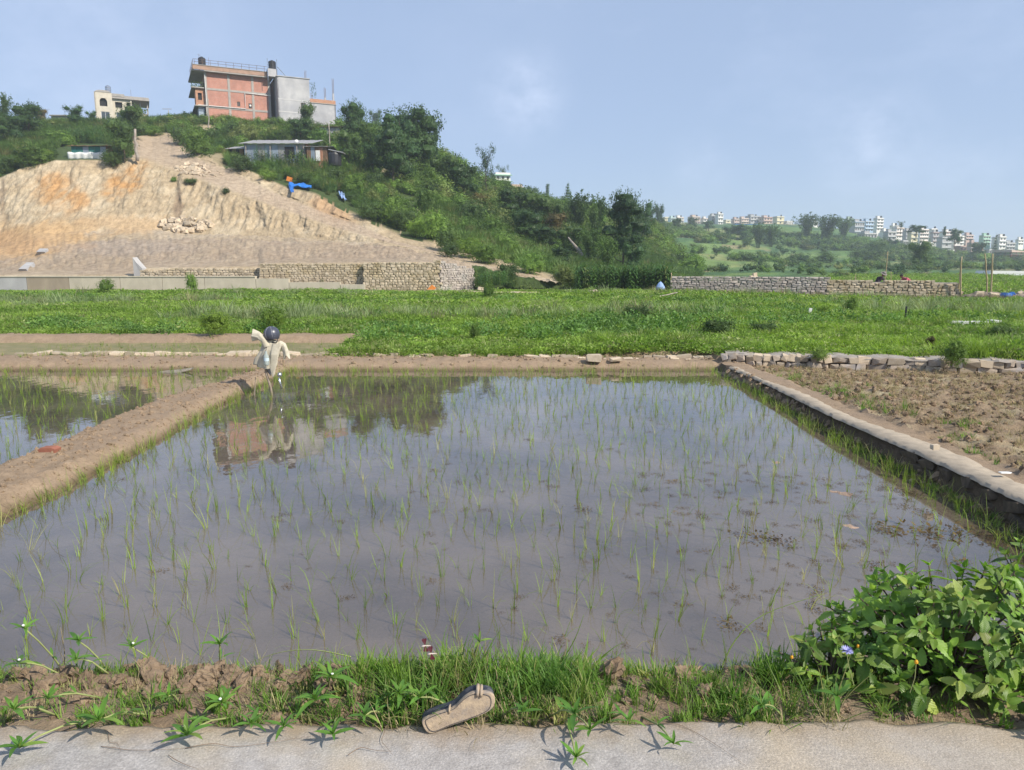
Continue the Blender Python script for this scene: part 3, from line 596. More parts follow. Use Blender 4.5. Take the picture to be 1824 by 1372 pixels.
# ---- tree and bush kinds, each one unit wide and one unit high
def kind_mesh(lobes, n, leaf, mat, seed, wisp=0, asp=.6, fill=.3, trunk=True, r0=.025):
    n = int(n*1.9); leaf *= 1.15
    q = random.Random(seed); cr = lobes_crown(lobes, n, leaf, q, wisp, asp, fill, 0 if wisp >= .25 else (.52 if not trunk else .62)).mesh('crown', mat)
    tr = trunk_mb(.8, r0, lobes, q).mesh('trunk', M_bark, True) if trunk else None
    return cr, tr
def rl(seed, n, zr=(.35, .85), rr=.27, s=(.18, .28), flat=.72):
    q = random.Random(seed); out = [(0, 0, (zr[0]+zr[1])/2, .22, .22, .26)]
    for i in range(n):
        t = (i+.5)/n; z = zr[0]+(zr[1]-zr[0])*t; wd = rr*math.sin(math.pi*min(1, .25+.75*(1-abs(2*t-1)**1.5)))
        a = i*2.4+q.uniform(-.5, .5); sz = q.uniform(*s); out.append((wd*math.cos(a), wd*math.sin(a), z, sz, sz, sz*flat))
    return out
KIND = {}
for k in range(3): KIND['broad%d' % k] = kind_mesh(rl(k+1, 11, (.3, .86)), 2600, .030, M_tree, k)
for k in range(2): KIND['mid%d' % k] = kind_mesh(rl(k+9, 12, (.28, .86), .28, (.17, .27)), 2400, .030, M_tree2, k+5)
KIND['blue'] = kind_mesh(rl(21, 13, (.25, .86), .30, (.15, .25)), 2000, .032, M_treeb, 9)
KIND['airy'] = kind_mesh(rl(31, 15, (.35, .95), .33, (.06, .11)), 1100, .030, M_treeb, 11, .3, .5, .6, r0=.018)
KIND['spread'] = kind_mesh([(.02, 0, .9, .30, .30, .07), (-.12, .1, .82, .26, .26, .10), (.15, -.05, .80, .24, .24, .09), (0, 0, .55, .24, .24, .16), (-.05, .1, .38, .28, .26, .12), (-.25, .1, .74, .26, .22, .08), (.25, -.1, .72, .26, .22, .09), (-.15, -.2, .58, .3, .22, .09), (.25, .15, .52, .26, .25, .10), (-.28, .05, .42, .22, .2, .08), (.12, -.1, .38, .28, .22, .08), (0, .1, .66, .2, .2, .1), (.3, 0, .3, .2, .2, .07), (-.2, -.1, .25, .2, .2, .06)], 3000, .026, M_treeb, 13, .1, .5, .5, r0=.02)
KIND['conifer'] = kind_mesh([(0, 0, .12+.11*i, .46*(1-i/8.5)**.8, .46*(1-i/8.5)**.8, .07) for i in range(8)], 1500, .035, M_treeb, 15, .05, .4, .5)
KIND['column'] = kind_mesh([(0.03*math.sin(i*2), 0.03*math.cos(i*3), .15+.13*i, .38*(1-.05*i), .38*(1-.05*i), .12) for i in range(7)], 1500, .035, M_treeb, 16)
KIND['bush0'] = kind_mesh([(0, 0, .3, .36, .36, .38), (.22, .1, .4, .25, .25, .35), (-.24, -.05, .38, .24, .24, .34), (0, -.25, .3, .28, .24, .32), (.05, .2, .65, .2, .2, .28), (-.1, -.05, .72, .18, .18, .24)], 1900, .038, M_scrub, 17, .08, trunk=False)
KIND['bush1'] = kind_mesh([(0, 0, .3, .4, .4, .36), (.2, -.1, .55, .2, .22, .34), (-.2, 0, .5, .22, .25, .32), (-.05, -.2, .35, .3, .24, .34)], 1700, .040, M_tree2, 18, .08, trunk=False)
KIND['bright'] = kind_mesh([(0, 0, .35, .36, .36, .38), (.2, .1, .5, .22, .22, .32), (-.22, 0, .45, .24, .24, .3), (0, -.2, .6, .2, .2, .28)], 1500, .040, M_weed, 19, .08, trunk=False)
KIND['rusty'] = kind_mesh(rl(41, 8, (.3, .8)), 1600, .035, M_rust, 20)
def bamboo_mesh(seed, n=34):
    q = random.Random(seed); mb = MB(); cu = MB()
    for i in range(n):
        a = q.uniform(0, 6.283); b = Vector((.07*math.cos(a*3), .07*math.sin(a*2), 0)); h = q.uniform(.72, 1.0); out = q.uniform(.1, .42); pts = []
        for j in range(8):
            t = j/7; pts.append(b + Vector((math.cos(a)*out*t*t, math.sin(a)*out*t*t, h*(t - .18*max(0, t-.6)**1.2*out*6))))
        cu.tube(pts, [.006*(1-.12*j) for j in range(8)], 4, False)
        for j in range(2, 8):
            for _ in range(20 if j > 2 else 10):
                p = pts[j] + rv(q)*.045*q.uniform(.2, 1.5) ; quadleaf(mb, p, Vector((math.cos(a)*.4, math.sin(a)*.4, -.35)) + rv(q)*.7, rv(q), q.uniform(.035, .07), .024)
    return mb.mesh('foliage', M_bamb), cu.mesh('culms', M_bamb)
KIND['bamboo0'] = bamboo_mesh(1); KIND['bamboo1'] = bamboo_mesh(2)
def tree(kind, px, top, base, wpx, label, cat='tree', name=None, Y=None, group=None, back=0):
    b = terr(px, base) if Y is None else at(px, base, Y)
    if back: b = at(px, base, b.y + back)
    s = ppm(b.y*1.0); H = (at(px, top, b.y).z-at(px, base, b.y).z)*1.02; W = wpx/s
    bam = kind.startswith('bamboo'); bush = KIND[kind][1] is None
    e = empty(name or ('bamboo_clump' if bam else 'bush' if bush else 'conifer_tree' if kind == 'conifer' else 'tree'), b, label, cat, group, rnd.uniform(-.6, .6) + (math.pi if rnd.random() < .5 else 0)); e.scale = (W, W, H)
    link('foliage' if bam or bush else 'crown', KIND[kind][0], e)
    if KIND[kind][1]: link('culms' if bam else 'trunk', KIND[kind][1], e)
    return e
T = tree
ridge = 'trees on the near hill'
T('bamboo0', 8, 162, 236, 40, 'pale feathery bamboo rising at the far left edge of the near hill', 'bamboo', group=ridge)
T('rusty', 75, 190, 226, 26, 'small brownish tree half hidden right of the dark round tree at the far left', group=ridge)
T('broad0', 52, 180, 246, 58, 'dark round dense tree on the left of the near hill crest', group=ridge)
T('broad1', 16, 196, 262, 62, 'dark low tree touching the left edge of the photo on the near hill', group=ridge)
T('blue', 135, 186, 226, 38, 'bluish tree on the skyline left of the cream house with the arched window', group=ridge)
T('blue', 165, 196, 226, 22, 'small bluish tree right beside the cream house with the arched window', group=ridge)
T('mid0', 237, 186, 250, 56, 'green tree standing in front of the cream house with the arched window', group=ridge)
T('mid1', 222, 212, 290, 60, 'leafy tree hanging over the cliff edge beside the leaning grey post', group=ridge)
T('bush1', 205, 262, 296, 46, 'dark scrub at the cliff top beside the teal sheeted shed', 'bush', group=ridge)
T('conifer', 330, 197, 222, 26, 'small dark spiky tree at the left foot of the brick building', group=ridge)
T('bush1', 326, 216, 256, 46, 'dark bush at the bend where the earth road tops the hill', 'bush', group=ridge)
T('bush0', 352, 226, 278, 56, 'broad bush on the bank right of the earth road bend', 'bush', group=ridge)
T('bush1', 412, 208, 250, 40, 'dark bush below the left part of the brick building', 'bush', group=ridge)
T('bush0', 440, 216, 252, 46, 'green bush on the bank between the brick building and the tin shed', 'bush', group=ridge)
T('mid0', 548, 183, 246, 34, 'light topped tree in front of the grey building, right of its dark window', group=ridge)
T('broad2', 536, 208, 254, 46, 'dark bushy tree hiding the lower left of the grey building', group=ridge)
T('bush0', 575, 226, 262, 40, 'yellow green bush right of the tin shed roof', 'bush', group=ridge)
T('blue', 670, 193, 240, 26, 'bluish tree on the skyline between the two dark tall trees', group=ridge)
T('blue', 712, 194, 305, 84, 'left part of the tall double crowned tree on the hill skyline', group=ridge)
T('broad2', 742, 189, 312, 100, 'tallest broad tree on the skyline right of the buildings', group=ridge)
T('blue', 768, 222, 306, 36, 'bluish tree leaning out right of the tallest skyline tree', group=ridge)
T('broad0', 630, 181, 262, 52, 'dark upright tree right of the grey building', group=ridge)
T('bamboo1', 656, 208, 300, 46, 'light green bamboo between the dark upright tree and the dark overhanging tree', 'bamboo', group=ridge)
T('broad1', 700, 226, 334, 84, 'very dark tree overhanging the bare earth scars', group=ridge)
T('mid1', 622, 232, 304, 56, 'mixed green tree below the dark upright tree', group=ridge)
T('broad2', 665, 252, 318, 46, 'dark leafy tree between the scars and the bamboo', group=ridge)
T('bush1', 668, 300, 338, 42, 'grey green bush growing between the bare earth scars', 'bush', group=ridge)
T('bush1', 598, 292, 330, 46, 'dark round bush right below the tin shed', 'bush', group=ridge)
T('bush0', 630, 305, 348, 46, 'leafy bush above the pale blue sheet on the bank', 'bush', group=ridge)
T('mid1', 792, 272, 348, 66, 'dark green tree stepping down the ridge right of the tallest tree', group=ridge)
T('broad0', 826, 286, 364, 66, 'round green tree on the ridge left of the tall sparse tree', group=ridge)
T('conifer', 812, 270, 330, 16, 'thin dark tree poking out of the ridge left of the tall sparse tree', group=ridge)
T('airy', 866, 260, 352, 44, 'tall sparse tree standing alone on the ridge near the green and white house', group=ridge)
T('airy', 895, 294, 345, 30, 'small sparse tree just before the green and white house', group=ridge)
T('rusty', 858, 340, 384, 40, 'rusty leaved tree on the slope under the tall sparse tree', group=ridge)
T('broad1', 912, 334, 400, 72, 'very dark round tree below the green and white house', group=ridge)
T('blue', 948, 330, 368, 26, 'small round bluish tree on the ridge right of the green and white house', group=ridge)
T('column', 975, 329, 364, 12, 'narrow columnar tree on the middle of the ridge', group=ridge)
T('conifer', 1011, 325, 370, 22, 'pointed dark conifer on the middle of the ridge', 'conifer', group=ridge)
T('mid0', 957, 342, 418, 70, 'green tree right of the very dark round tree on the slope', group=ridge)
T('mid1', 985, 352, 430, 56, 'mid green tree under the columnar tree', group=ridge)
T('broad2', 936, 372, 440, 74, 'dark tree at the upper edge of the grassy slope', group=ridge)
T('rusty', 985, 372, 440, 60, 'olive tree in the middle of the wood on the slope', group=ridge)
T('bamboo0', 1030, 338, 425, 62, 'feathery bamboo with drooping tips on the ridge', 'bamboo', group=ridge)
T('bamboo1', 1062, 345, 440, 56, 'bamboo left of the big spreading tree', 'bamboo', group=ridge)
T('broad0', 970, 402, 456, 56, 'dark tree over the grassy slope left of the leaning bare trunk', group=ridge)
T('mid0', 1015, 400, 468, 60, 'green tree behind the leaning bare trunk', group=ridge)
T('bamboo0', 1052, 400, 482, 62, 'drooping bamboo right of the leaning bare trunk', 'bamboo', group=ridge)
T('broad1', 1000, 438, 480, 46, 'dark low tree just left of the foot of the leaning bare trunk', group=ridge)
T('bamboo1', 1082, 420, 496, 56, 'low bamboo between the spreading tree and the maize', 'bamboo', group=ridge)
T('blue', 1142, 354, 440, 46, 'bluish tree behind the right side of the big spreading tree', group=ridge)
T('airy', 1160, 362, 420, 26, 'thin bluish tree near the right end of the near ridge', group=ridge)
T('blue', 1173, 362, 412, 24, 'last round tree at the right end of the near ridge', group=ridge)
T('spread', 1110, 339, 492, 88, 'big spreading tree with layered branches above the maize', group=ridge)
T('blue', 1128, 430, 500, 50, 'bluish low tree under the big spreading tree', group=ridge)
T('bright', 1166, 484, 512, 22, 'pale leaved young tree at the right end of the maize', group=ridge)
bush = 'bushes on the near hillside'
for a in [('bush0', 705, 345, 400, 62, 'big olive bush right of the pale blue sheet'), ('bush1', 660, 350, 392, 52, 'dark bush at the edge of the bare bank'), ('bright', 742, 384, 422, 40, 'brightest yellow green bush on the hillside'),
          ('bush1', 722, 362, 410, 50, 'dark green bush behind the brightest bush'), ('bush0', 775, 372, 428, 56, 'olive green bush right of the brightest bush'), ('bush1', 800, 396, 446, 50, 'dark shrub halfway down the hillside edge'),
          ('bright', 835, 418, 460, 52, 'light green shrub low on the hillside above the road'), ('bush1', 800, 428, 458, 40, 'blue green shrub close to the lower earth road'), ('bush0', 865, 432, 470, 56, 'round shrub above the end of the earth road'),
          ('bush0', 760, 330, 384, 46, 'olive bush under the narrow bare scar'), ('bush1', 835, 350, 400, 60, 'grey green bush on the shoulder of the hillside'), ('bush0', 948, 446, 488, 52, 'olive bush above the thin end of the earth road'),
          ('bush1', 905, 462, 496, 46, 'dark bush beside the thin end of the earth road'), ('bush0', 1005, 470, 508, 46, 'green bush at the foot of the leaning bare trunk'), ('bush0', 880, 385, 430, 56, 'pale green bush high on the grassy slope'),
          ('bush1', 900, 418, 452, 44, 'dark bush in the middle of the grassy slope'), ('bush0', 60, 255, 296, 60, 'bush on the cliff top at the left of the hill'), ('bush0', 105, 232, 262, 60, 'low bush left of the teal sheeted shed'),
          ('bush1', 15, 272, 305, 56, 'bush at the left edge of the photo above the cliff'), ('bright', 82, 262, 284, 26, 'small bright bush near the left end of the teal shed'), ('bush0', 270, 222, 242, 46, 'low bush at the top of the earth road'),
          ('bush1', 430, 268, 306, 44, 'leafy bush under the left end of the tin shed'), ('bright', 478, 300, 322, 34, 'low bright bush at the lip of the bare bank'), ('bush0', 545, 305, 326, 40, 'low bush just above the bright blue tarp'),
          ('bush1', 340, 316, 328, 26, 'small dark bush growing on the bare cliff top'), ('bush1', 402, 332, 346, 16, 'tiny dark bush on the front of the bare cut'), ('bush0', 310, 314, 324, 12, 'tiny bush left of the small dark cliff bush')]:
    T(*a, cat='bush', group=bush)
# weeds on the field that stand out
fw = 'tall weeds standing out of the green field'
for a in [('bright', 384, 546, 596, 58, 'tall leafy weed clump left of the scarecrow'), ('bright', 487, 536, 590, 52, 'dark leafy weed clump right behind the helmet of the scarecrow'), ('bush1', 1135, 536, 572, 56, 'dark green weed clump in the right middle of the field'),
          ('bush1', 1246, 540, 560, 18, 'small dark weed standing below the left end of the long stone wall'), ('bright', 1465, 540, 562, 30, 'bright green weed before the middle of the long stone wall'), ('bush0', 870, 500, 530, 24, 'upright weed beside the bare strip at the field edge'),
          ('rusty', 1655, 596, 626, 24, 'brown seeded weed near the right end of the field'), ('bush0', 1700, 600, 648, 50, 'grey green weed behind the dry stone wall at the right'), ('bush0', 1460, 618, 640, 34, 'low grey green weed behind the middle of the dry stone wall'),
          ('bush1', 1785, 570, 612, 60, 'dark weed clump below the white concrete blocks'), ('bush0', 845, 576, 602, 22, 'dark small weed in the middle of the field'), ('bush0', 1516, 526, 556, 30, 'bright upright weed under the long stone wall'),
          ('bush0', 342, 484, 518, 22, 'thin upright weed before the concrete wall'), ('bush1', 574, 490, 512, 12, 'small dark sapling before the stone wall'), ('bush0', 190, 494, 520, 30, 'dull green weed before the left part of the concrete wall'),
          ('bush1', 1280, 560, 600, 70, 'wide dark patch of leafy weeds right of the field centre'), ('bush1', 1360, 568, 596, 60, 'low dark patch of leafy weeds further right in the field')]:
    T(a[0], a[1], a[2], a[3], a[4], a[5], cat='weed', name='tall_weed', group=fw, Y=atz(a[1], a[3], .25).y)
# leaning bare trunk
b = terr(1046, 474); y0 = b.y-2
t = MB(); t.tube([at(1048, 476, y0), at(1042, 466, y0), at(1032, 448, y0+.5), at(1022, 436, y0+.6), at(1012, 423, y0+.8)], [.28, .24, .2, .16, .08], 7)
t.tube([at(1032, 448, y0+.5), at(1021, 452, y0+.2)], [.08, .04], 5)
tag(t.build('bare_tree', M_palebark, smooth=True), 'pale bare trunk leaning out of the wood above the maize', 'dead tree')

# ---- scrub over the hillsides
def surf_pts(Vv, q, wgt, n, seed):
    r = np.random.RandomState(seed); a, b_, c, d = (Vv[q[:, i]] for i in range(4)); ar = np.linalg.norm(np.cross(b_-a, d-a), axis=1)*wgt; k = r.choice(len(q), n, p=ar/ar.sum())
    u, v = r.rand(n, 1), r.rand(n, 1); return (a[k]*(1-u)*(1-v)+b_[k]*u*(1-v)+c[k]*u*v+d[k]*(1-u)*v), k
P_scrub = [KIND['bush0'][0], KIND['bush1'][0]] + [lobes_crown([(0, 0, .3, .45, .45, .35), (.2, .1, .5, .25, .25, .3)], 360, .075, random.Random(60+k), .2, core=.5).mesh('scrub', M_scrub) for k in range(3)]
P_reed = [weed_proto(50+k, .5, 1.0, 110, .05, M_reed, 'blade') for k in range(3)]
qi = hq[:, 0]; gq = green.ravel()[qi]; pxq = PX.ravel()[qi]; rkq = RK.ravel()[qi]
wq = (gq > .5)*1.0*(pxq > -200)*(rkq > 1.0)*(rkq < 8.6)*((pxq > 1015) | (rkq > 6.1) | (pxq < 240))
def clear(P):
    a, b = proj(P); m = np.ones(len(P), bool)
    for x0, x1, y0, y1 in ((100, 196, 256, 300), (508, 560, 322, 346), (600, 622, 340, 364), (438, 582, 254, 296), (368, 600, 120, 214)): m &= ~((a > x0) & (a < x1) & (b > y0) & (b < y1+4))
    ln = np.interp(a, [842, 990], [470, 500]); m &= ~((a > 838) & (a < 1000) & (b > ln-7) & (b < ln+14))
    return m
Pp, k = surf_pts(HV, hq, wq*(pxq < 1260), 9500, 21)
s = np.random.RandomState(5).uniform(.7, 1.9, len(Pp))*(.75+.5*(rkq[k] > 7))*np.where(Pp[:, 1] < 70, .6, 1)*np.where(pxq[k] < 300, .7, 1); rt, _ = rot_scl(len(Pp), 1, 1, 22); Pp[:, 2] -= .1; big_ = (pxq[k] > 600) & (rkq[k] > 6) & (np.random.RandomState(6).rand(len(Pp)) < .3); s = s*np.where(big_, 1.7, 1); cm_ = clear(Pp); Pp, rt, s = Pp[cm_], rt[cm_], s[cm_]
scatter('hillside_scrub', Pp, rt, np.stack([s*1.2, s*1.2, s*.95], 1), P_scrub, 'mixed green scrub covering the near hillside')
Pp, k = surf_pts(HV, hq, wq*(pxq > 760)*(pxq < 1260)*(rkq < 7.5)*.6 + wq*(rkq > 5.9)*(pxq < 700)*.25, 8000, 23); rt, sl = rot_scl(len(Pp), .7, 1.4, 24)
scatter('hillside_grass', Pp[clear(Pp)], rt[clear(Pp)], sl[clear(Pp)], P_reed, 'tall light green grass on the open slope of the near hill')
wf = (gq > .5)*(pxq > 800)*(pxq < 1240)*(rkq < 6.2)*(Y_ := YY.ravel()[qi] < 110)
Pp, k = surf_pts(HV, hq, wf*1.0, 3200, 31); rt, sl = rot_scl(len(Pp), .8, 1.6, 32); cl_ = clear(Pp); scatter('slope_foot_weeds', Pp[cl_], rt[cl_], sl[cl_]*.7, P_weed_far+P_reed[:1], 'green weeds at the foot of the slope beside the earth road')
qf = fRK.ravel()[fq[:, 0]]; bs = smooth(.06, .2, fbm(FV[fq[:, 0], 0]*.03, FV[fq[:, 0], 1]*.06+7, 4)) + .035
Pp, k = surf_pts(FV, fq, bs*(qf > .1)*(qf < 3.9), 3000, 25); r = np.random.RandomState(8); s = r.uniform(1.0, 3.8, len(Pp))*np.clip(Pp[:, 1]/250, .4, 1.1); rt, _ = rot_scl(len(Pp), 1, 1, 26)
P_farb = [lobes_crown([(0, 0, .35, .42, .42, .4), (.25, .1, .45, .3, .3, .35), (-.2, 0, .5, .25, .25, .3)], 330, .08, random.Random(90+k), .15, core=.5).mesh('far_bush', M_treeb if k == 0 else (M_tree2 if k < 2 else M_scrub)) for k in range(4)]
scatter('far_hill_bushes', Pp, rt, np.stack([s*1.3, s*1.3, s], 1), P_farb, 'bushes and hedges spread over the terraced far hillside')
# ---- maize patches (dense, none can be told apart)
def maize_proto(seed):
    q = random.Random(seed); mb = MB(); h = q.uniform(.9, 1.1); mb.tube([(0, 0, 0), (0, 0, h)], [.012, .006], 4, False)
    for i in range(9):
        z = h*(.12+.09*i); a = i*math.pi+q.uniform(-.6, .6); o = Vector((math.cos(a), math.sin(a), 0)); s = Vector((-o.y, o.x, 0))*.028; p0 = Vector((0, 0, z)); p1 = p0+o*.16+Vector((0, 0, .14)); p2 = p0+o*.34+Vector((0, 0, .04))
        mb.add([p0-s*.6, p0+s*.6, p1+s, p1-s, p2], [(0, 1, 2, 3), (3, 2, 4)])
    for i in range(5): a = i*1.3; mb.add([Vector((-.005, 0, h)), Vector((.005, 0, h)), Vector((.06*math.cos(a), .06*math.sin(a), h+.14))], [(0, 1, 2)])
    return mb.mesh('maize', M_maize)
P_maize = [maize_proto(k) for k in range(4)]
def maize(name, poly, n, h, label, seed, Yof=None):
    r = random.Random(seed); pts = []; sc_ = []; ro = []
    for i in range(n):
        a, b = r.random(), r.random(); (x0, y0), (x1, y1), (x2, y2), (x3, y3) = poly
        px = (x0*(1-a)+x1*a)*(1-b)+(x3*(1-a)+x2*a)*b; py = (y0*(1-a)+y1*a)*(1-b)+(y3*(1-a)+y2*a)*b
        p = Yof(px, py) if Yof else terr(px, py); pts.append(p); s = h*r.uniform(.8, 1.15); sc_.append((s, s, s)); ro.append((r.uniform(-.1, .1), r.uniform(-.1, .1), r.uniform(0, 6.28)))
    scatter(name, pts, ro, sc_, P_maize, label)
maize('maize_patch', [(1030, 516), (1194, 519), (1194, 506), (1030, 504)], 900, 1.55, 'tall dark maize growing in front of the wood left of the long stone wall', 1, lambda px, py: at(px, 519+ (px-1030)*.01, 50 + (519-py)*.35))
maize('maize_by_wall_end', [(846, 506), (905, 508), (905, 492), (846, 486)], 130, .85, 'small maize patch right of the stone retaining wall', 2, lambda px, py: at(px, 508, 50.5+(508-py)*.2))
maize('maize_below_brick_building', [(365, 214), (520, 226), (520, 219), (365, 208)], 500, 1.5, 'row of maize at the foot of the brick building', 3)
maize('maize_above_teal_shed', [(108, 258), (190, 256), (190, 246), (120, 246)], 260, 1.5, 'strip of maize above the teal sheeted shed', 4)
maize('maize_below_tin_shed', [(455, 296), (545, 303), (545, 285), (455, 280)], 200, 1.9, 'tall maize and banana like leaves before the tin shed', 5)
far = 'trees on the far hillside'
for a in [('bamboo0', 1437, 378, 428, 52, 'left bamboo clump breaking the town skyline'), ('bamboo1', 1472, 381, 434, 62, 'wide bamboo clump in the middle of the town skyline'), ('bamboo0', 1502, 386, 426, 48, 'right bamboo clump beside the blue house'),
          ('bamboo1', 1350, 396, 442, 40, 'left of the two dark bamboo clumps below the blue tin roof'), ('bamboo0', 1373, 398, 440, 38, 'right of the two dark bamboo clumps below the blue tin roof'), ('mid0', 1636, 428, 482, 46, 'tall dark tree below the pale yellow house'),
          ('conifer', 1771, 417, 456, 13, 'pointed conifer at the right end of the town'), ('blue', 1262, 392, 412, 26, 'tree at the left of the white frame building in the town'), ('broad0', 1205, 388, 412, 22, 'small dark tree before the first peach town houses'),
          ('blue', 1700, 406, 436, 26, 'tree beside the white house with brown roof in the town'), ('blue', 1590, 424, 448, 26, 'dark tree below the grey town houses'), ('mid1', 1560, 428, 462, 40, 'dark tree under the grey narrow town house'),
          ('broad1', 1320, 398, 428, 40, 'dark hedge tree left of the bamboo clumps on the far slope'), ('broad2', 1740, 430, 462, 30, 'tree before the brick red town houses'), ('blue', 1232, 386, 408, 24, 'green tree between the peach town houses'),
          ('airy', 1604, 394, 412, 18, 'sparse tree on the skyline right of the blue house'), ('blue', 1632, 400, 418, 34, 'tree on the skyline above the grey town houses'), ('column', 1682, 404, 420, 8, 'thin dark tree above the white house with brown roof'),
          ('blue', 1300, 402, 424, 36, 'rounded tree under the white frame building'), ('bush1', 1540, 438, 466, 60, 'dark wide bush below the town'), ('bush0', 1470, 448, 468, 40, 'bush on the middle of the far slope'), ('bush1', 1205, 440, 462, 30, 'round bush on the left of the far slope')]:
    T(a[0], a[1], a[2], a[3], a[4], a[5], cat='bamboo' if 'bamboo' in a[0] else ('bush' if 'bush' in a[0] else 'tree'), group=far)
# ================================================================== BUILDINGS
def wmat(name, c, c2=None, sc_=1.2, b=.15): return surf(name, c, c2 or tuple(v*.82 for v in c), sc_, .9, b, 8, .02, coord='obj')
def brickmat(name, c1, c2, mo=(.42, .38, .33), s=1.0):
    m, t, b, o = newmat(name); g = N(t, 'ShaderNodeTexCoord'); mp = N(t, 'ShaderNodeMapping'); mp.inputs['Rotation'].default_value = (R(90), 0, 0); L(t, g.outputs['Object'], mp.inputs[0])
    k = N(t, 'ShaderNodeTexBrick'); k.inputs['Scale'].default_value = 1; k.inputs['Brick Width'].default_value = .24*s; k.inputs['Row Height'].default_value = .075*s; k.inputs['Mortar Size'].default_value = .008*s
    k.inputs['Color1'].default_value = (*c1, 1); k.inputs['Color2'].default_value = (*c2, 1); k.inputs['Mortar'].default_value = (*mo, 1); L(t, mp.outputs[0], k.inputs['Vector'])
    n = noise_node(t, .8, 5, .6, 'obj'); L(t, mixc(t, 1.0, k.outputs[0], ramp(t, n.outputs[0], [(.3, (.8,)*3), (.7, (1.12,)*3)]), 'MULTIPLY'), b.inputs['Base Color']); b.inputs['Roughness'].default_value = .9; return m
M_brick = brickmat('red_brick', (.50, .19, .13), (.42, .15, .10)); M_obrick = brickmat('orange_brick', (.48, .20, .09), (.38, .15, .07))
M_conc = wmat('bare_concrete', (.40, .37, .34), (.30, .28, .26)); M_plaster = surf('grey_cement_plaster', (.50, .49, .49), (.30, .30, .32), .35, .9, .15, 5, .02, coord='obj', c3=(.36, .36, .38), sc3=.5)
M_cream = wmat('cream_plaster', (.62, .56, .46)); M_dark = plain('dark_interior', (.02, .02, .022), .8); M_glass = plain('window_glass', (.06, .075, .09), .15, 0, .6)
M_black = plain('black_plastic', (.025, .025, .03), .45); M_steel = plain('steel', (.6, .6, .62), .25, .9); M_rust = plain('rusty_steel', (.16, .10, .075), .7, .3); M_white = plain('white_paint', (.72, .72, .70), .55)
M_tin = surf('corrugated_tin', (.40, .40, .41), (.30, .29, .28), 1.5, .55, .2, 9, .02, coord='obj', metal=.3); M_btin = surf('bluish_tin_sheet', (.34, .40, .47), (.26, .31, .37), 1.2, .5, .2, 9, .02, coord='obj', metal=.2)
M_teal = surf('teal_sheet', (.05, .22, .20), (.04, .16, .15), 1.5, .6, .2, 9, .02, coord='obj'); M_plank = surf('brown_planks', (.27, .17, .10), (.17, .11, .07), 3, .9, .4, 12, .02, coord='obj')
M_bluetarp = surf('blue_tarp', (.03, .20, .62), (.02, .14, .5), 2, .45, .6, 5, .1, coord='obj'); M_ptarp = surf('pale_blue_tarp', (.30, .42, .66), (.22, .33, .56), 2, .45, .6, 5, .1, coord='obj'); M_orange = plain('orange_plastic', (.75, .25, .05), .5)
M_drum = plain('blue_plastic', (.03, .13, .42), .4); M_bamboo = surf('dry_bamboo', (.46, .37, .22), (.32, .25, .14), 3, .7, .2, 20, .01, coord='obj')
def wall(mb, M, Lx, H, ops, th=.2, z0=0):
    """a wall in the local xz plane (front at y=0), with real rectangular openings (x0,x1,z0,z1)"""
    xs = sorted({0, Lx, *[v for o in ops for v in o[:2]]}); zs = sorted({z0, H, *[v for o in ops for v in o[2:4]]})
    for i in range(len(xs)-1):
        run = None
        for j in range(len(zs)-1):
            cx, cz = (xs[i]+xs[i+1])/2, (zs[j]+zs[j+1])/2
            solid = not any(o[0] < cx < o[1] and o[2] < cz < o[3] for o in ops)
            if solid and run is None: run = zs[j]
            if not solid and run is not None: mb.box(xs[i], xs[i+1], 0, th, run, zs[j], M); run = None
            elif solid and j == len(zs)-2: mb.box(xs[i], xs[i+1], 0, th, run, zs[-1], M)
    return mb
_wc = {}
def win_mesh(w_, h_, kind):
    k = (round(w_, 2), round(h_, 2), kind)
    if k not in _wc:
        f = MB(); t = .07
        f.box(0, w_, .06, .12, 0, t); f.box(0, w_, .06, .12, h_-t, h_); f.box(0, t, .06, .12, t, h_-t); f.box(w_-t, w_, .06, .12, t, h_-t); f.box(w_/2-.03, w_/2+.03, .061, .119, t, h_-t)
        p = MB(); p.box(t, w_-t, .095, .105, t, h_-t)
        _wc[k] = (f.mesh('window', M_white if kind == 'w' else M_plank), p.mesh('pane', M_glass))
    return _wc[k]
def add_window(root, M, x, z, w_, h_, kind='w'):
    f, p = win_mesh(w_, h_, kind); a = link('window', f, root); a.matrix_local = M @ Matrix.Translation((x, 0, z)); link('pane', p, a)
def RM(x=0, y=0, z=0, rz=0): return Matrix.Translation((x, y, z)) @ Matrix.Rotation(rz, 4, 'Z')
def tank(root, x, y, z, r, h, m, stand=0, name='water_tank'):
    b = MB(); b.lathe([(r*.98, z), (r, z+h*.08), (r, z+h*.3), (r*.95, z+h*.33), (r, z+h*.36), (r, z+h*.62), (r*.95, z+h*.65), (r, z+h*.68), (r, z+h*.84), (r*.8, z+h*.93), (r*.35, z+h*.97), (r*.35, z+h*1.03), (.02, z+h*1.04)], 14, Matrix.Translation((x, y, 0)))
    o = b.build(name, m, root, smooth=False)
    if stand:
        s = MB()
        for a in (-1, 1):
            for c in (-1, 1): s.box(x+a*r*.8-.05, x+a*r*.8+.05, y+c*r*.8-.05, y+c*r*.8+.05, z-stand, z-.04)
        s.box(x-r, x+r, y-r, y+r, z-.06, z-.005); s.build('tank_stand', M_rust, root)
    return o
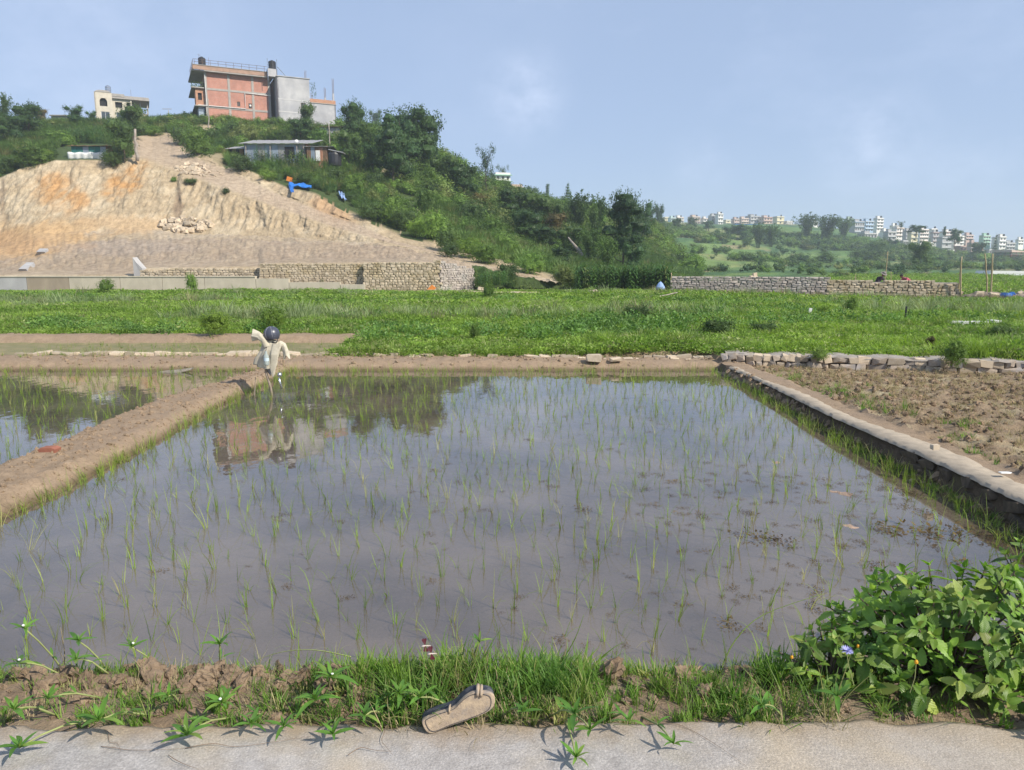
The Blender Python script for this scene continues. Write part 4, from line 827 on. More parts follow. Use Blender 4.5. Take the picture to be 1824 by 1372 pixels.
# ---- the brick building
YB = 128.0; c0 = at(369, 222, YB); RZ = R(26)
bb = empty('brick_building', (c0.x, c0.y, c0.z-1.0), 'unfinished three storey red brick building with concrete pillars on the hilltop', 'building', None, RZ)
s = ppm(YB); base = 1.0; fh = 2.95; z1 = base+.75; z2 = z1+fh+.05; z3 = z2+fh; Lb = 10.3; D = 9.0; I = Matrix.Identity(4)
def zpx(py): return at(369, py, YB).z-c0.z+1.0
z_f1, z_f2, z_rf = zpx(189.5), zpx(157.5), zpx(128.5)
ops = [(4.85, 5.35, zpx(185), zpx(176)), (6.65, 7.2, zpx(187), zpx(177.5)), (4.85, 5.5, zpx(220), zpx(210)), (6.7, 7.4, zpx(222), zpx(211.5))]
b = MB(); wall(b, I, Lb, z_rf, ops, .22); wall(b, RM(Lb, 0, 0, R(90)), D, z_rf, [], .22); wall(b, RM(Lb, D, 0, R(180)), Lb, z_rf, [], .22); b.build('wall', M_brick, bb)
b = MB(); wall(b, RM(0, D, 0, R(-90)), D, z_rf, [(D-3.4, D-1.8, z_f1+.9, z_f1+2.2), (D-3.6, D-1.5, z_f2+.1, z_f2+2.4), (1.5, 3.2, z_f1+.8, z_f1+2.2)], .22); b.build('side_wall', M_obrick, bb)
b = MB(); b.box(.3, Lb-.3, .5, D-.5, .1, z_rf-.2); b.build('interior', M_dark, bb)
for x in (0, 3.55, 7.3, Lb-.35): b = MB(); b.box(x-.02, x+.34, -.07, .0-.002, 0, z_rf); b.build('pillar', M_conc, bb)
for z in (z_f1, z_f2):
    b = MB(); b.box(.33, Lb-.4, -.055, -.003, z-.2, z+.12); b.build('floor_beam', M_conc, bb)
for z, ex, t in ((z_f1, 1.7, .14), (z_f2, 2.0, .16), (z_rf, 1.9, .2)):
    b = MB(); b.box(-ex, -.02, -.3 if z == z_rf else .1, D, z, z+t); b.build('balcony_slab', M_conc, bb)
b = MB(); b.box(-.02, Lb+.5, -.75, D+.3, z_rf, z_rf+.16); b.build('roof_slab', M_conc, bb)
b = MB(); b.box(-1.7, Lb+.45, -.72, -.52, z_rf+.2, z_rf+.85); b.box(-1.7, -1.5, -.5, D+.2, z_rf+.2, z_rf+.85); b.build('parapet', surf('parapet_brick', (.42, .27, .2), (.3, .2, .15), 2, .9, .4, 12, .02, coord='obj'), bb)
b = MB(); b.box(-1.78, Lb+.5, -.8, -.46, z_rf+.85, z_rf+.93); b.build('coping', M_conc, bb)
b = MB(); 
for i in range(10): b.tube([(-1.4+i*1.2, -.6, z_rf+.93), (-1.4+i*1.2, -.6, z_rf+1.75)], .03, 5)
for z in (1.35, 1.75): b.tube([(-1.5, -.6, z_rf+z), (Lb-.5, -.6, z_rf+z)], .028, 5)
for i in range(6): b.tube([(-1.6, .3+i*1.5, z_rf+.93), (-1.6, .3+i*1.5, z_rf+1.75)], .03, 5)
b.tube([(-1.6, -.6, z_rf+1.75), (-1.6, 8, z_rf+1.75)], .028, 5); b.build('roof_railing', M_rust, bb)
tank(bb, -.1, 1.2, z_rf+1.05, .58, 1.5, M_black, .85); 
b = MB(); b.tube([(-.5, 1.2, z_rf+.9), (-.5, 1.2, z_rf+3.0)], .02, 5); b.tube([(-.8, 1.2, z_rf+2.9), (-.2, 1.2, z_rf+2.8)], .015, 4); b.build('antenna', M_rust, bb); b = MB(); b.tube([(.9, 1, z_rf+.9), (.9, 1, z_rf+2.6)], .02, 5); b.build('antenna', M_rust, bb)
wp = MB(); r_ = .055; zz = zpx(188); wp.tube([(-1.2, -.2, z_f1+.1), (6.15, -.14, z_f1+.1), (6.15, -.14, z_f2-.2), (7.5, -.14, z_f2-.2), (Lb, -.14, z_f2-.25)], r_, 6)
wp.tube([(.12, -.16, z_f1), (.05, -.16, z_rf-.4)], .05, 6); wp.build('white_pipe', M_white, bb)
for o in ops: add_window(bb, I, o[0], o[2], o[1]-o[0], o[3]-o[2], 'b')
b = MB(); b.lathe([(.16, 0), (.16, .05), (.05, .07)], 12, Matrix.Translation((6.95, -.02, zpx(181.5))) @ Matrix.Rotation(R(90), 4, 'X')); b.build('exhaust_fan', M_white, bb)
# low clutter left of it: balcony plants
b = MB()
for i in range(260): quadleaf(b, Vector((rnd.uniform(-2, -.1), rnd.uniform(.2, 1.5), z_f2+.25+rnd.random()**2*.9)), rv(), rv(), .22, .1)
tag(b.build('balcony_plants', M_scrub, bb), kind='stuff')
b = MB(); wall(b, RM(-1.45, .45), 1.43, z_f2-.02, [(.35, .95, z_f1+1.0, z_f1+2.1)], .2, z_f1+.16); b.box(-1.45, -1.25, .66, 3, z_f1+.16, z_f2-.02); b.build('bay_wall', M_obrick, bb)
b = MB(); b.box(-1.2, -.1, .7, 2.8, z_f1+.2, z_f2-.1); b.build('bay_interior', M_dark, bb)
b = MB(); b.box(-1.1, -.2, .6, 3, .2, z_f1-.1); b.build('entrance_block', M_btin, bb)
# ---- the grey building
c1 = at(498, 236, 130.5); gb = empty('grey_building', (c1.x, c1.y, c1.z-1.0), 'grey cement plastered building with rebar columns beside the red brick one', 'building', None, RZ)
s2 = ppm(131); g1 = lambda py: at(498, py, 130.5).z-c1.z+1.0
La, Lt, hl, ht = 9.6, 5.25, g1(178), g1(135.5)
wo_ = [(3.7, 4.55, g1(195), g1(179.5))]
b = MB(); wall(b, I, Lt, ht, wo_, .22); wall(b, RM(0, 9, 0, R(-90)), 9, ht, [(9-2.6, 9-2.0, 4.5, 6.5)], .22); wall(b, RM(Lt, .22, 0, R(90)), 8.5, ht, [], .22); wall(b, RM(Lt, 9, 0, R(180)), Lt, ht, [], .22)
wall(b, RM(Lt, 0, 0), La-Lt, hl, [], .22); wall(b, RM(La, 0, 0, R(90)), 9, hl, [(4, 5, 4, 5.4)], .22); b.build('wall', M_plaster, gb)
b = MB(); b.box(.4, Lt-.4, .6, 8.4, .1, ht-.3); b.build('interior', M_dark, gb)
b = MB(); b.box(-.12, Lt+.15, -.12, 9.1, ht, ht+.12); b.build('roof_slab', M_plaster, gb)
b = MB(); b.box(Lt, La+.1, -.1, 9, hl, hl+.1); b.build('terrace_slab', M_conc, gb)
b = MB(); b.box(Lt+.02, La, 0, .18, hl+.1, hl+.7); b.box(La-.18, La, .2, 8, hl+.1, hl+.7); b.build('brick_parapet', M_obrick, gb)
for x, y, h1, h2 in ((La-.3, .3, 1.9, 2.6), (La-1.6, .8, 1.2, 2.0), (La-2.8, 6, 1.0, 2.0), (Lt-.4, 1.0, .1, 1.6)):
    z = hl if x > Lt else ht
    b = MB(); b.box(x-.14, x+.14, y-.14, y+.14, z+.11, z+h1); cl = b.build('column', M_plaster, gb); q = MB()
    for a in (-.09, .09):
        for c in (-.09, .09): q.tube([(x+a, y+c, z+h1), (x+a*1.2+.02, y+c, z+h1+h2-.5*rnd.random())], .022, 4)
    q.build('rebar', M_rust, cl)
for z in (g1(176), g1(198)): b = MB(); b.box(0, Lt, -.02, -.002, z-.08, z+.08); b.build('plaster_band', surf('pale_cement', (.55, .54, .53), (.45, .44, .44), .6, .9, .1, 6, .02, coord='obj'), gb)
for o in wo_: add_window(gb, I, o[0], o[2], o[1]-o[0], o[3]-o[2], 'b')
b = MB(); b.box(-1.2, .3, 1.2, 2.8, ht+.12, ht+1.35); b.build('tank_room', M_plaster, gb); tank(gb, -.35, 2, ht+1.4, .62, 1.4, M_black, .0)
b = MB(); b.tube([(.4, 1.5, ht+1.8), (1.9, 1.2, ht+.1)], .06, 5); b.tube([(-1.25, 1.1, ht-.6), (-1.25, 1.1, ht+2.9)], .05, 5); b.tube([(.25, 1.1, ht), (.25, 1.1, ht+2.9)], .05, 5); b.build('tank_pipe', M_steel, gb)
b = MB()
for i in range(130): quadleaf(b, Vector((Lt+.4+rnd.uniform(-.3, .6)+.3*(i/130), .3, hl+1+2.4*(1-i/130)**1.0)), rv(), rv(), .2, .1)
tag(b.build('creeper', M_tree2, gb), kind='stuff')
# ---- cream house with the arched window
c2 = at(172, 222, 138); ah = empty('cream_house', (c2.x, c2.y, c2.z-1), 'cream house with an arched window and open terrace on the left of the hilltop', 'house', None, RZ)
s3 = ppm(139); a1 = lambda py: at(172, py, 138).z-c2.z+1.0
b = MB(); wall(b, I, 3.6, a1(163), [(1.0, 2.55, a1(188), a1(173.5)), (1.1, 2.9, a1(212), a1(197.5))], .25); wall(b, RM(0, 7, 0, R(-90)), 7, a1(163), [], .25); wall(b, RM(7.6, .3, 0, R(90)), 7, a1(168), [], .25)
wall(b, RM(3.6, .5, 0), 4.0, a1(168), [(.55, 2.0, a1(188), a1(177.5)), (2.9, 3.6, a1(187), a1(177)), (.6, 2.6, a1(211), a1(196))], .25); b.build('wall', M_cream, ah)
b = MB(); arc = [(1.0, a1(173.5)), (1.0, a1(180))] + [(1.775-.775*math.cos(t*math.pi/12), a1(180)+.66*math.sin(t*math.pi/12)) for t in range(13)] + [(2.55, a1(173.5))]
for half in (arc[:9]+[(1.775, a1(173.5))], [(1.775, a1(173.5))]+arc[8:]): b.prism(half, .02, .24)
b.build('arch_head', M_cream, ah); b = MB(); b.prism([(.2, a1(163)+.0), (3.4, a1(163))] + [(1.8+1.6*math.cos(t*math.pi/10), a1(163)+.02+.35*math.sin(t*math.pi/10)) for t in range(1, 10)], -.06, .25); b.build('curved_gable', M_conc, ah)
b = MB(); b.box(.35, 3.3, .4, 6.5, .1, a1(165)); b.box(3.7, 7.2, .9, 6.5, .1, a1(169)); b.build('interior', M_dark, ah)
b = MB(); b.box(7.6, 11, 1.2, 6.5, a1(196), a1(194)); b.build('terrace_floor', M_conc, ah); b = MB(); b.box(7.6, 10.6, 1.0, 6.8, 0, a1(196)); b.build('lower_wall', M_cream, ah)
b = MB(); b.box(3.5, 11.4, .1, 7.2, a1(172), a1(168.5)); b.box(3.6, 6.2, 0.05, .25, a1(168.5), a1(163.5)); b.box(6.2, 11.3, .12, .3, a1(168.5), a1(166)); b.build('roof_slab', M_conc, ah)
for x in (7.8, 9.4, 10.9): b = MB(); b.box(x-.15, x+.15, 1.2, 1.5, a1(194), a1(172)); b.build('pillar', M_conc, ah)
ah.scale.x = .77
add_window(ah, I, 1.1, a1(212), 1.8, a1(197.5)-a1(212), 'w'); add_window(ah, RM(3.6, .5), .6, a1(211), 2.0, a1(196)-a1(211), 'w'); tank(ah, 2.9, 1.5, a1(161), .62, 1.3, M_steel, .7)
b = MB(); b.tube([(7.6, .3, a1(168)), (7.6, .3, a1(153))], .03, 4); b.build('rebar', M_rust, ah)
b = MB(); c3 = at(92, 218, 140); b.box(0, 2.6, 0, 3, -1, 1.1); b.box(-.2, 2.9, -.3, 3.3, 1.1, 1.25); tag(b.build('small_shack', [M_conc], None, c3), 'low grey shack half hidden by trees left of the cream house', 'shack')
# ---- sheds
def shed(name, pxl, pxr, py_eave, py_base, Y, depth, label, roofm, wallm, rz=0, overhang=.35, panels=8, tilt=.35):
    p0, p1 = at(pxl, py_base, Y), at(pxr, py_base, Y); Ls = (p1-p0).length; H = at(pxl, py_eave, Y).z-at(pxl, py_base, Y).z; e = empty(name, (p0.x, p0.y, p0.z), label, 'shed', None, rz)
    for i in range(panels):
        a, c = Ls*i/panels, Ls*(i+1)/panels; q = MB(); n = 5
        for k in range(n): u0 = a+.03+(c-a-.05)*k/n; u1 = a+.03+(c-a-.05)*(k+1)/n; q.box(u0, (u0+u1)/2, -.02, .03, -.6, H); q.box((u0+u1)/2, u1, .01, .04, -.6, H)
        q.build('wall_sheet', wallm[i % len(wallm)], e)
    b = MB(); wall(b, RM(0, depth, 0, R(-90)), depth-.05, H+.2, [], .05, -.6); b.build('side_wall', M_plank, e); b = MB(); wall(b, RM(Ls, 0.05, 0, R(90)), depth, H+.2, [], .05, -.6); b.build('side_wall', M_plank, e)
    b = MB(); n = int(Ls/.5)
    for i in range(n+1): x = -overhang+i*(Ls+2*overhang)/n; w2 = (Ls+2*overhang)/n; v = [(x, -overhang, H), (x+w2*.97, -overhang, H), (x+w2*.97, depth+.2, H+tilt*depth*.5), (x, depth+.2, H+tilt*depth*.5)]; v = [Vector(p)+Vector((0, 0, .03*(i % 2))) for p in v]; b.add(v+[p+Vector((0, 0, .04)) for p in v], [(0, 3, 2, 1), (4, 5, 6, 7), (0, 1, 5, 4), (1, 2, 6, 5), (2, 3, 7, 6), (3, 0, 4, 7)])
    b.build('roof', roofm, e); return e, Ls, H
e, Ls, H = shed('tin_shed', 436, 545, 257, 288, 99, 5, 'long tin sheeted shed on the shelf below the brick building', M_tin, [M_btin, M_btin, M_tin], 0, .5, 9, .5)
for x in (.3, 3.4, 6.8, Ls-.2): b = MB(); b.tube([(x, -.25, -.6), (x, -.25, H)], .06, 6); b.build('post', M_palebark, e)
b = MB(); b.box(5.2, 6.4, -.06, -.03, H*.2, H*.85); b.build('dark_opening', M_dark, e); b = MB(); b.lathe([(.25, 0), (.22, .05), (.05, .1)], 12, Matrix.Translation((Ls-1, -.4, H+.3)) @ Matrix.Rotation(R(60), 4, 'X')); b.build('dish', M_white, e)
shed('lean_to', 408, 434, 266, 290, 99.5, 3, 'dark open lean to at the left end of the tin shed', M_tin, [M_dark, M_plank], 0, .3, 4, .5)
e, Ls, H = shed('plank_hut', 547, 583, 262, 290, 98.5, 4, 'brown patched plank hut at the right end of the tin shed', M_tin, [M_plank, M_btin, M_plank, M_obrick], 0, .3, 5, -.25)
b = MB(); b.box(1.15, 1.7, -.08, -.03, .2, 1.5); b.build('door', M_white, e)
e, Ls, H = shed('teal_shed', 128, 190, 261, 281, 89, 2.5, 'low shed with a teal sheet and pale cloth wall above the cliff', M_plank, [M_teal, M_teal, M_btin], 0, .3, 6, .2)
b = MB(); v = []; n = 24
for i in range(n+1):
    for j in range(4): v.append((-.3+(Ls+.1)*i/n, -.25-.05*math.sin(i*1.3)-.04*j, -.3+.28*j*(1+.06*math.sin(i*.9))))
b.add(v, [(i*4+j, (i+1)*4+j, (i+1)*4+j+1, i*4+j+1) for i in range(n) for j in range(3)]); o = b.build('cloth_wall', M_white, e, smooth=True); sm = o.modifiers.new('thick', 'SOLIDIFY'); sm.thickness = .02
e, Ls, H = shed('grey_shack', 570, 606, 227, 246, 118, 4, 'grey walled shack with rusty roof right of the grey building', M_rust, [M_plaster, M_tin], 0, .4, 4, .2)
b = MB(); b.lathe([(.75, -.3), (.8, .1), (.8, 1.0), (.7, 1.25), (.3, 1.35)], 14, Matrix.Translation(at(597, 291, 96))); b.mi = 1; b.box(-.9, .9, -.7, .7, 1.36, 1.46, Matrix.Translation(at(597, 291, 96)) @ Matrix.Rotation(.2, 4, 'Y')); tag(b.build('covered_tank', [M_black, M_tin]), 'black tank under a bent tin lid right of the plank hut', 'tank')
# tarps draped on the bank
def tarp(name, pts, mat, label, sag=.25):
    """cloth spread between rows of ground points, with folds and thickness"""
    b = MB(); rws = [[Vector(p) for p in r_] for r_ in pts]; m = 14; n = 5*(len(rws)-1); G = []
    for i in range(n+1):
        t = i/n*(len(rws)-1); k = min(int(t), len(rws)-2); f = t-k; row = []
        for j in range(m+1):
            u = j/m*(len(rws[0])-1); c = min(int(u), len(rws[0])-2); g = u-c
            p = (rws[k][c]*(1-g)+rws[k][c+1]*g)*(1-f)+(rws[k+1][c]*(1-g)+rws[k+1][c+1]*g)*f
            row.append(p+Vector((0, -.15-sag*abs(math.sin(j*1.1+i*.6)), sag*.5*math.sin(j*.9+i*1.7))))
        G.append(row)
    b.add([p for r_ in G for p in r_], [(i*(m+1)+j, i*(m+1)+j+1, (i+1)*(m+1)+j+1, (i+1)*(m+1)+j) for i in range(n) for j in range(m)])
    o = b.build(name, mat, None, smooth=True); md = o.modifiers.new('thick', 'SOLIDIFY'); md.thickness = .04; return tag(o, label, 'tarp')
def pr(row): return [terr(*p)*.985+Vector((0, 0, .02)) for p in row]
tarp('blue_tarp', [pr([(516, 326), (528, 329), (543, 328), (556, 332)]), pr([(516, 332), (525, 333), (540, 333), (556, 337)])], M_bluetarp, 'bright blue plastic tarp spread on the lip of the bare bank')
tarp('tarp_tail', [pr([(515, 330), (523, 331)]), pr([(519, 343), (525, 343)])], M_bluetarp, 'hanging blue end of the tarp on the bare bank', .12)
tarp('pale_tarp', [pr([(604, 342), (613, 344)]), pr([(608, 352), (619, 358)])], M_ptarp, 'pale blue plastic sheet hanging on the bank right of the bright tarp', .2)
b = MB(); p = terr(517, 324); b.box(-.3, .3, -.25, .1, 0, .5, Matrix.Translation(p+Vector((0, -.4, 0))) @ Matrix.Rotation(.3, 4, 'Y')); tag(b.build('orange_bag', M_orange), 'small orange plastic bag at the left tip of the blue tarp', 'bag')
# poles
def pole(name, p0, p1, r0, label, mat=M_palebark, cat='pole', group=None):
    p0, p1 = Vector(p0), Vector(p1); mb = MB(); n = 6; pts = [p0.lerp(p1, i/n)-p0+Vector((rnd.uniform(-1, 1)*r0*.6, 0, 0)) for i in range(n+1)]; mb.tube(pts, [r0*(1-.35*i/n) for i in range(n+1)], 7)
    return tag(mb.build(name, mat, None, p0, True), label, cat, group)
y = terr(243, 284).y-1; pole('timber_post', at(245, 287, y), at(240, 230, y), .2, 'grey leaning timber post at the top of the cliff beside the tree')
y = terr(372, 245).y-.5; pole('utility_pole', at(372, 247, y), at(371, 176, y), .11, 'thin pale utility pole before the left corner of the brick building')
y = terr(588, 275).y-.5; pole('utility_pole', at(588, 277, y), at(586, 222, y), .1, 'thin pale pole between the plank hut and the dark upright tree')
y = 150; e = pole('utility_pole', at(300, 232, y), at(300, 196, y), .08, 'thin pole with cross arm on the skyline between the two hilltop houses'); b = MB(); b.tube([(-.9, 0, 3.9), (.9, 0, 3.9)], .05, 5); b.build('cross_arm', M_palebark, e)

# ---- houses of the far town
def house(px, base, top, wpx, Y, mat, label, rz=20, depth=8, st=3, nw=3, roof=None, tk=1, stair=1, name='town_house', cat='house', par=None):
    c = at(px, base, Y); s_ = ppm(Y); H = at(px, top, Y).z-c.z; a = R(rz); Wt = wpx/s_; kx = (px-912)/F; sf = math.sin(a)+kx*math.cos(a); dl = min(depth, .38*Wt/max(.1, sf)); W = (Wt-dl*sf)/(math.cos(a)-kx*math.sin(a)); W = max(W, 2.5); fh = H/st
    e = empty(name, (c.x, c.y, c.z), label, cat, 'houses of the far town', a); M0 = RM(-W/2, 0); fr = []; n = nw
    ww = min(1.3, W/n*.5); hh = fh*.42
    for k in range(st):
        for i in range(n): x0 = W*(i+.5)/n-ww/2; fr.append((x0, x0+ww, fh*k+fh*.36, fh*k+fh*.36+hh))
    sd_ = [(dl*.3-.5, dl*.3+.5, fh*k+fh*.36, fh*k+fh*.36+hh) for k in range(st)]+[(dl*.72-.4, dl*.72+.4, fh*k+fh*.36, fh*k+fh*.36+hh) for k in range(st)] if dl > 5 else []
    b = MB(); Lf = RM(-W/2, dl, 0, R(-90)); Rt = RM(W/2, 0, 0, R(90)); wall(b, M0, W, H, fr, .2, -3); wall(b, Lf, dl-.2, H, sd_, .2, -3); wall(b, Rt @ RM(.2), dl-.2, H, [], .2, -3); wall(b, RM(W/2, dl+.2, 0, R(180)), W, H, [], .2, -3); b.build('wall', mat, e)
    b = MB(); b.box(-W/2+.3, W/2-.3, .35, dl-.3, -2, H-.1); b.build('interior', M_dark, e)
    for k in range(1, st+1):
        b = MB(); b.box(-W/2-.35, W/2+.35, -.7 if k < st else -.5, -.003, fh*k-.12, fh*k+.02); b.build('balcony_slab' if k < st else 'eave_slab', roof or M_white, e)
    b = MB(); b.box(-W/2-.3, W/2+.3, .0, dl+.3, H, H+.15); b.build('roof', roof or M_conc, e); b = MB(); t = .12
    b.box(-W/2, W/2, .01, t, H+.15, H+.6); b.box(-W/2, -W/2+t, t, dl, H+.15, H+.6); b.box(W/2-t, W/2, t, dl, H+.15, H+.6); b.build('parapet', par or mat, e)
    if stair: b = MB(); b.box(-W*.35, W*.05, dl*.3, dl*.8, H+.15, H+1.7); b.box(-W*.38, W*.08, dl*.27, dl*.83, H+1.7, H+1.8); b.build('stair_room', mat, e)
    if tk: tank(e, W*.28, dl*.4, H+.75, .55, 1.1, M_black, .4)
    for (x0, x1, z0, zq) in fr: add_window(e, M0, x0, z0, x1-x0, zq-z0, 'b')
    for (x0, x1, z0, zq) in sd_: add_window(e, Lf, x0, z0, x1-x0, zq-z0, 'b')
    return e
WH = wmat('white_wall', (.78, .76, .72)); PC = wmat('peach_wall', (.62, .48, .40)); LB = wmat('light_blue_wall', (.38, .50, .64)); YL = wmat('pale_yellow_wall', (.70, .63, .42)); GR = wmat('grey_wall', (.42, .42, .42)); RB = wmat('brick_red_wall', (.40, .24, .19)); PK = wmat('pink_wall', (.55, .41, .36)); MG = wmat('mint_wall', (.36, .56, .44)); CY = wmat('pale_cyan_wall', (.50, .66, .66)); SG = wmat('sage_wall', (.33, .42, .33)); BR = wmat('brown_roof', (.28, .13, .10)); BL = plain('blue_roof', (.03, .15, .42), .5)
ht_ = [  # px, base, top, width px, Y, wall, label, opts
 (1188, 398, 388, 12, 560, YL, 'tiny yellow house by the last tree of the near ridge', dict(st=2, nw=2, stair=0, tk=0)),
 (1199, 406, 389, 14, 545, CY, 'pale cyan town house at the left end of the town', dict(st=3, nw=2)),
 (1212, 404, 388, 18, 550, WH, 'white house with orange roof terrace at the left of the town', dict(st=3, nw=3, roof=PC)),
 (1240, 402, 387, 22, 555, PC, 'peach town house between two small trees', dict(st=2, nw=3)),
 (1258, 403, 390, 16, 560, WH, 'small white house right of the peach one', dict(st=2, nw=2, roof=RB, tk=0)),
 (1272, 406, 385, 16, 540, GR, 'grey frame building with a white top storey', dict(st=4, nw=2, roof=WH)),
 (1283, 408, 382, 14, 535, WH, 'tallest narrow white building of the left town with a roof tank', dict(st=4, nw=2)),
 (1297, 402, 393, 14, 560, YL, 'plain cream box house right of the tall white one', dict(st=2, nw=1, tk=0, stair=0)),
 (1312, 402, 391, 14, 565, PK, 'small pink and white house in the left town', dict(st=2, nw=2)),
 (1327, 400, 390, 20, 570, PC, 'wide low peach house left of the grey hall', dict(st=2, nw=3, tk=0)),
 (1345, 398, 386, 26, 575, GR, 'grey flat roofed hall with a roof tank behind the blue tin roof', dict(st=2, nw=3)),
 (1368, 400, 388, 24, 570, PC, 'peach brown house behind the two bamboo clumps', dict(st=2, nw=3, roof=BR)),
 (1390, 401, 387, 20, 560, YL, 'bright cream block house right of the bamboo clumps', dict(st=2, nw=1, stair=0, tk=1)),
 (1407, 404, 395, 18, 560, WH, 'low whitish house left of the skyline bamboo', dict(st=1, nw=3, tk=0, stair=0)),
 (1453, 405, 396, 12, 520, WH, 'tiny white house between the skyline bamboo clumps', dict(st=1, nw=2, tk=0, stair=0)),
 (1514, 414, 391, 16, 470, SG, 'sage green house right of the skyline bamboo', dict(st=3, nw=2)),
 (1530, 422, 396, 26, 440, GR, 'pale grey three storey house in front of the blue one', dict(st=3, nw=4, roof=LB)),
 (1548, 414, 395, 22, 450, LB, 'light blue house with white balconies', dict(st=3, nw=3)),
 (1567, 412, 390, 18, 460, WH, 'white tall house with dark roof clutter right of the blue one', dict(st=4, nw=2, tk=2)),
 (1550, 436, 417, 34, 415, GR, 'low grey house row below the light blue house', dict(st=2, nw=4, tk=0)),
 (1532, 442, 434, 22, 405, WH, 'small white shed house at the foot of the grey row', dict(st=1, nw=3, tk=0, stair=0)),
 (1587, 444, 414, 22, 410, GR, 'narrow bare concrete house with a cream edge', dict(st=4, nw=2, tk=0)),
 (1603, 426, 407, 22, 440, WH, 'white town house behind the narrow concrete one', dict(st=3, nw=3, roof=PC)),
 (1618, 432, 412, 16, 430, GR, 'grey house left of the pale yellow house', dict(st=3, nw=2)),
 (1627, 446, 416, 18, 405, YL, 'pale yellow blank walled house below the skyline trees', dict(st=4, nw=1, rz=10, tk=0, stair=0)),
 (1645, 436, 410, 24, 415, WH, 'white four storey house with pink sills right of the yellow one', dict(st=4, nw=4, roof=PK)),
 (1666, 438, 415, 16, 420, GR, 'dark grey house right of the white four storey house', dict(st=3, nw=2, roof=BR)),
 (1685, 450, 424, 26, 400, GR, 'grey block wall house without windows', dict(st=3, nw=1, tk=0, stair=0, rz=12)),
 (1703, 446, 423, 16, 405, WH, 'white house with brown roof right of the grey block house', dict(st=3, nw=2, roof=BR)),
 (1690, 425, 414, 26, 440, WH, 'white house with a long brown roof on the skyline', dict(st=2, nw=4, roof=BR)),
 (1701, 416, 410, 12, 470, WH, 'tiny white house top on the skyline beside the tree', dict(st=1, nw=2, roof=PK, tk=0, stair=0)),
 (1718, 456, 440, 26, 385, RB, 'brick red low house below the town', dict(st=2, nw=3, tk=0, stair=0)),
 (1734, 463, 434, 20, 380, PK, 'pink tall house right of the brick red one', dict(st=4, nw=2, rz=15, tk=0)),
 (1727, 430, 420, 20, 425, BR and PK, 'small pink brown house behind the tall pink one', dict(st=2, nw=3)),
 (1757, 438, 421, 20, 420, MG, 'mint green house left of the pointed conifer', dict(st=3, nw=3)),
 (1785, 444, 423, 18, 415, WH, 'white house right of the pointed conifer', dict(st=3, nw=2)),
 (1800, 446, 434, 24, 420, GR, 'grey low house behind the brick frame tower', dict(st=2, nw=3)),
 (1818, 438, 428, 14, 440, WH, 'white house at the right edge of the photo', dict(st=2, nw=2)),
 (1578, 428, 412, 16, 435, WH, 'small white house tucked between the blue house and the narrow concrete one', dict(st=3, nw=2, tk=0)),
 (1594, 416, 403, 14, 455, WH, 'whitish house top on the skyline behind the narrow concrete one', dict(st=2, nw=2)),
 (1612, 446, 430, 14, 400, GR, 'small grey house in front left of the pale yellow house', dict(st=2, nw=2, stair=0, tk=0)),
 (1656, 448, 434, 16, 398, WH, 'small white house below the white four storey house', dict(st=2, nw=2, stair=0, tk=0)),
 (1664, 418, 409, 16, 450, WH, 'white skyline house left of the long brown roof', dict(st=1, nw=3, stair=0)),
 (1712, 438, 422, 14, 415, WH, 'narrow white house behind the brick red low house', dict(st=3, nw=1, tk=0)),
 (1768, 456, 446, 22, 395, GR, 'low grey house under the pointed conifer', dict(st=1, nw=3, stair=0, tk=0)),
 (1776, 434, 424, 14, 430, WH, 'small white house directly behind the pointed conifer', dict(st=2, nw=2, stair=0)),
 (1745, 452, 442, 18, 400, RB, 'rust red house between the pink and the mint houses', dict(st=2, nw=2, tk=0, stair=0)),
]
for (px, ba, tp, wp_, Y, m, lab, kw) in ht_: kw.setdefault('depth', 8); house(px, ba, tp, wp_, Y, m, lab, **kw)
house(896, 334, 312, 34, 185, WH, 'white house with mint green balcony rising behind the near ridge', rz=14, depth=5, st=2, nw=3, roof=MG, stair=0, tk=0, name='green_white_house')
house(921, 342, 333, 12, 190, PC, 'small orange roofed house just right of the green and white house', rz=14, depth=4, st=1, nw=1, roof=PC, stair=0, tk=0, name='small_house')
b = MB(); c = at(1310, 409, 500); b.box(0, 15, 0, 8, -2, 3); b.mi = 0; b.prism([(-.5, 3), (15.5, 3), (15.5, 3.3), (-.5, 3.6)], -.6, 8.6); b.build
tag(b.build('blue_hall', BL, None, c), 'long blue tin walled hall in front of the town houses', 'hall')
b = MB(); c = at(1296, 408, 490); b.box(0, 7, 0, 6, -2, 1.6); b.box(-.3, 7.3, -.4, 6.4, 1.6, 1.8); tag(b.build('low_hall', CY, None, c), 'low pale cyan shed left of the blue hall', 'hall')
# brick frame tower under construction at the right edge
c = at(1812, 486, 300); tw = empty('frame_tower', c, 'unfinished brick frame tower at the right edge of the photo', 'building', None, R(20)); 
for k in range(4): b = MB(); b.box(-4.5, 4.5, 0, 7, 2.4*k, 2.4*k+.2); b.build('floor_slab', M_conc, tw)
for x in (-4.3, -1.5, 1.3, 4.1):
    for y in (.05, 6.6): b = MB(); b.box(x, x+.3, y, y+.3, -1, 8.0); b.build('column', BR, tw)
b = MB(); b.box(-4.4, 4.4, 3, 3.2, -1, 7.2); b.build('inner_wall', RB, tw); b = MB(); b.prism([(-5, 8), (5, 8), (5, 8.2), (-5, 8.9)], -.5, 7.5); b.build('roof', PC, tw)
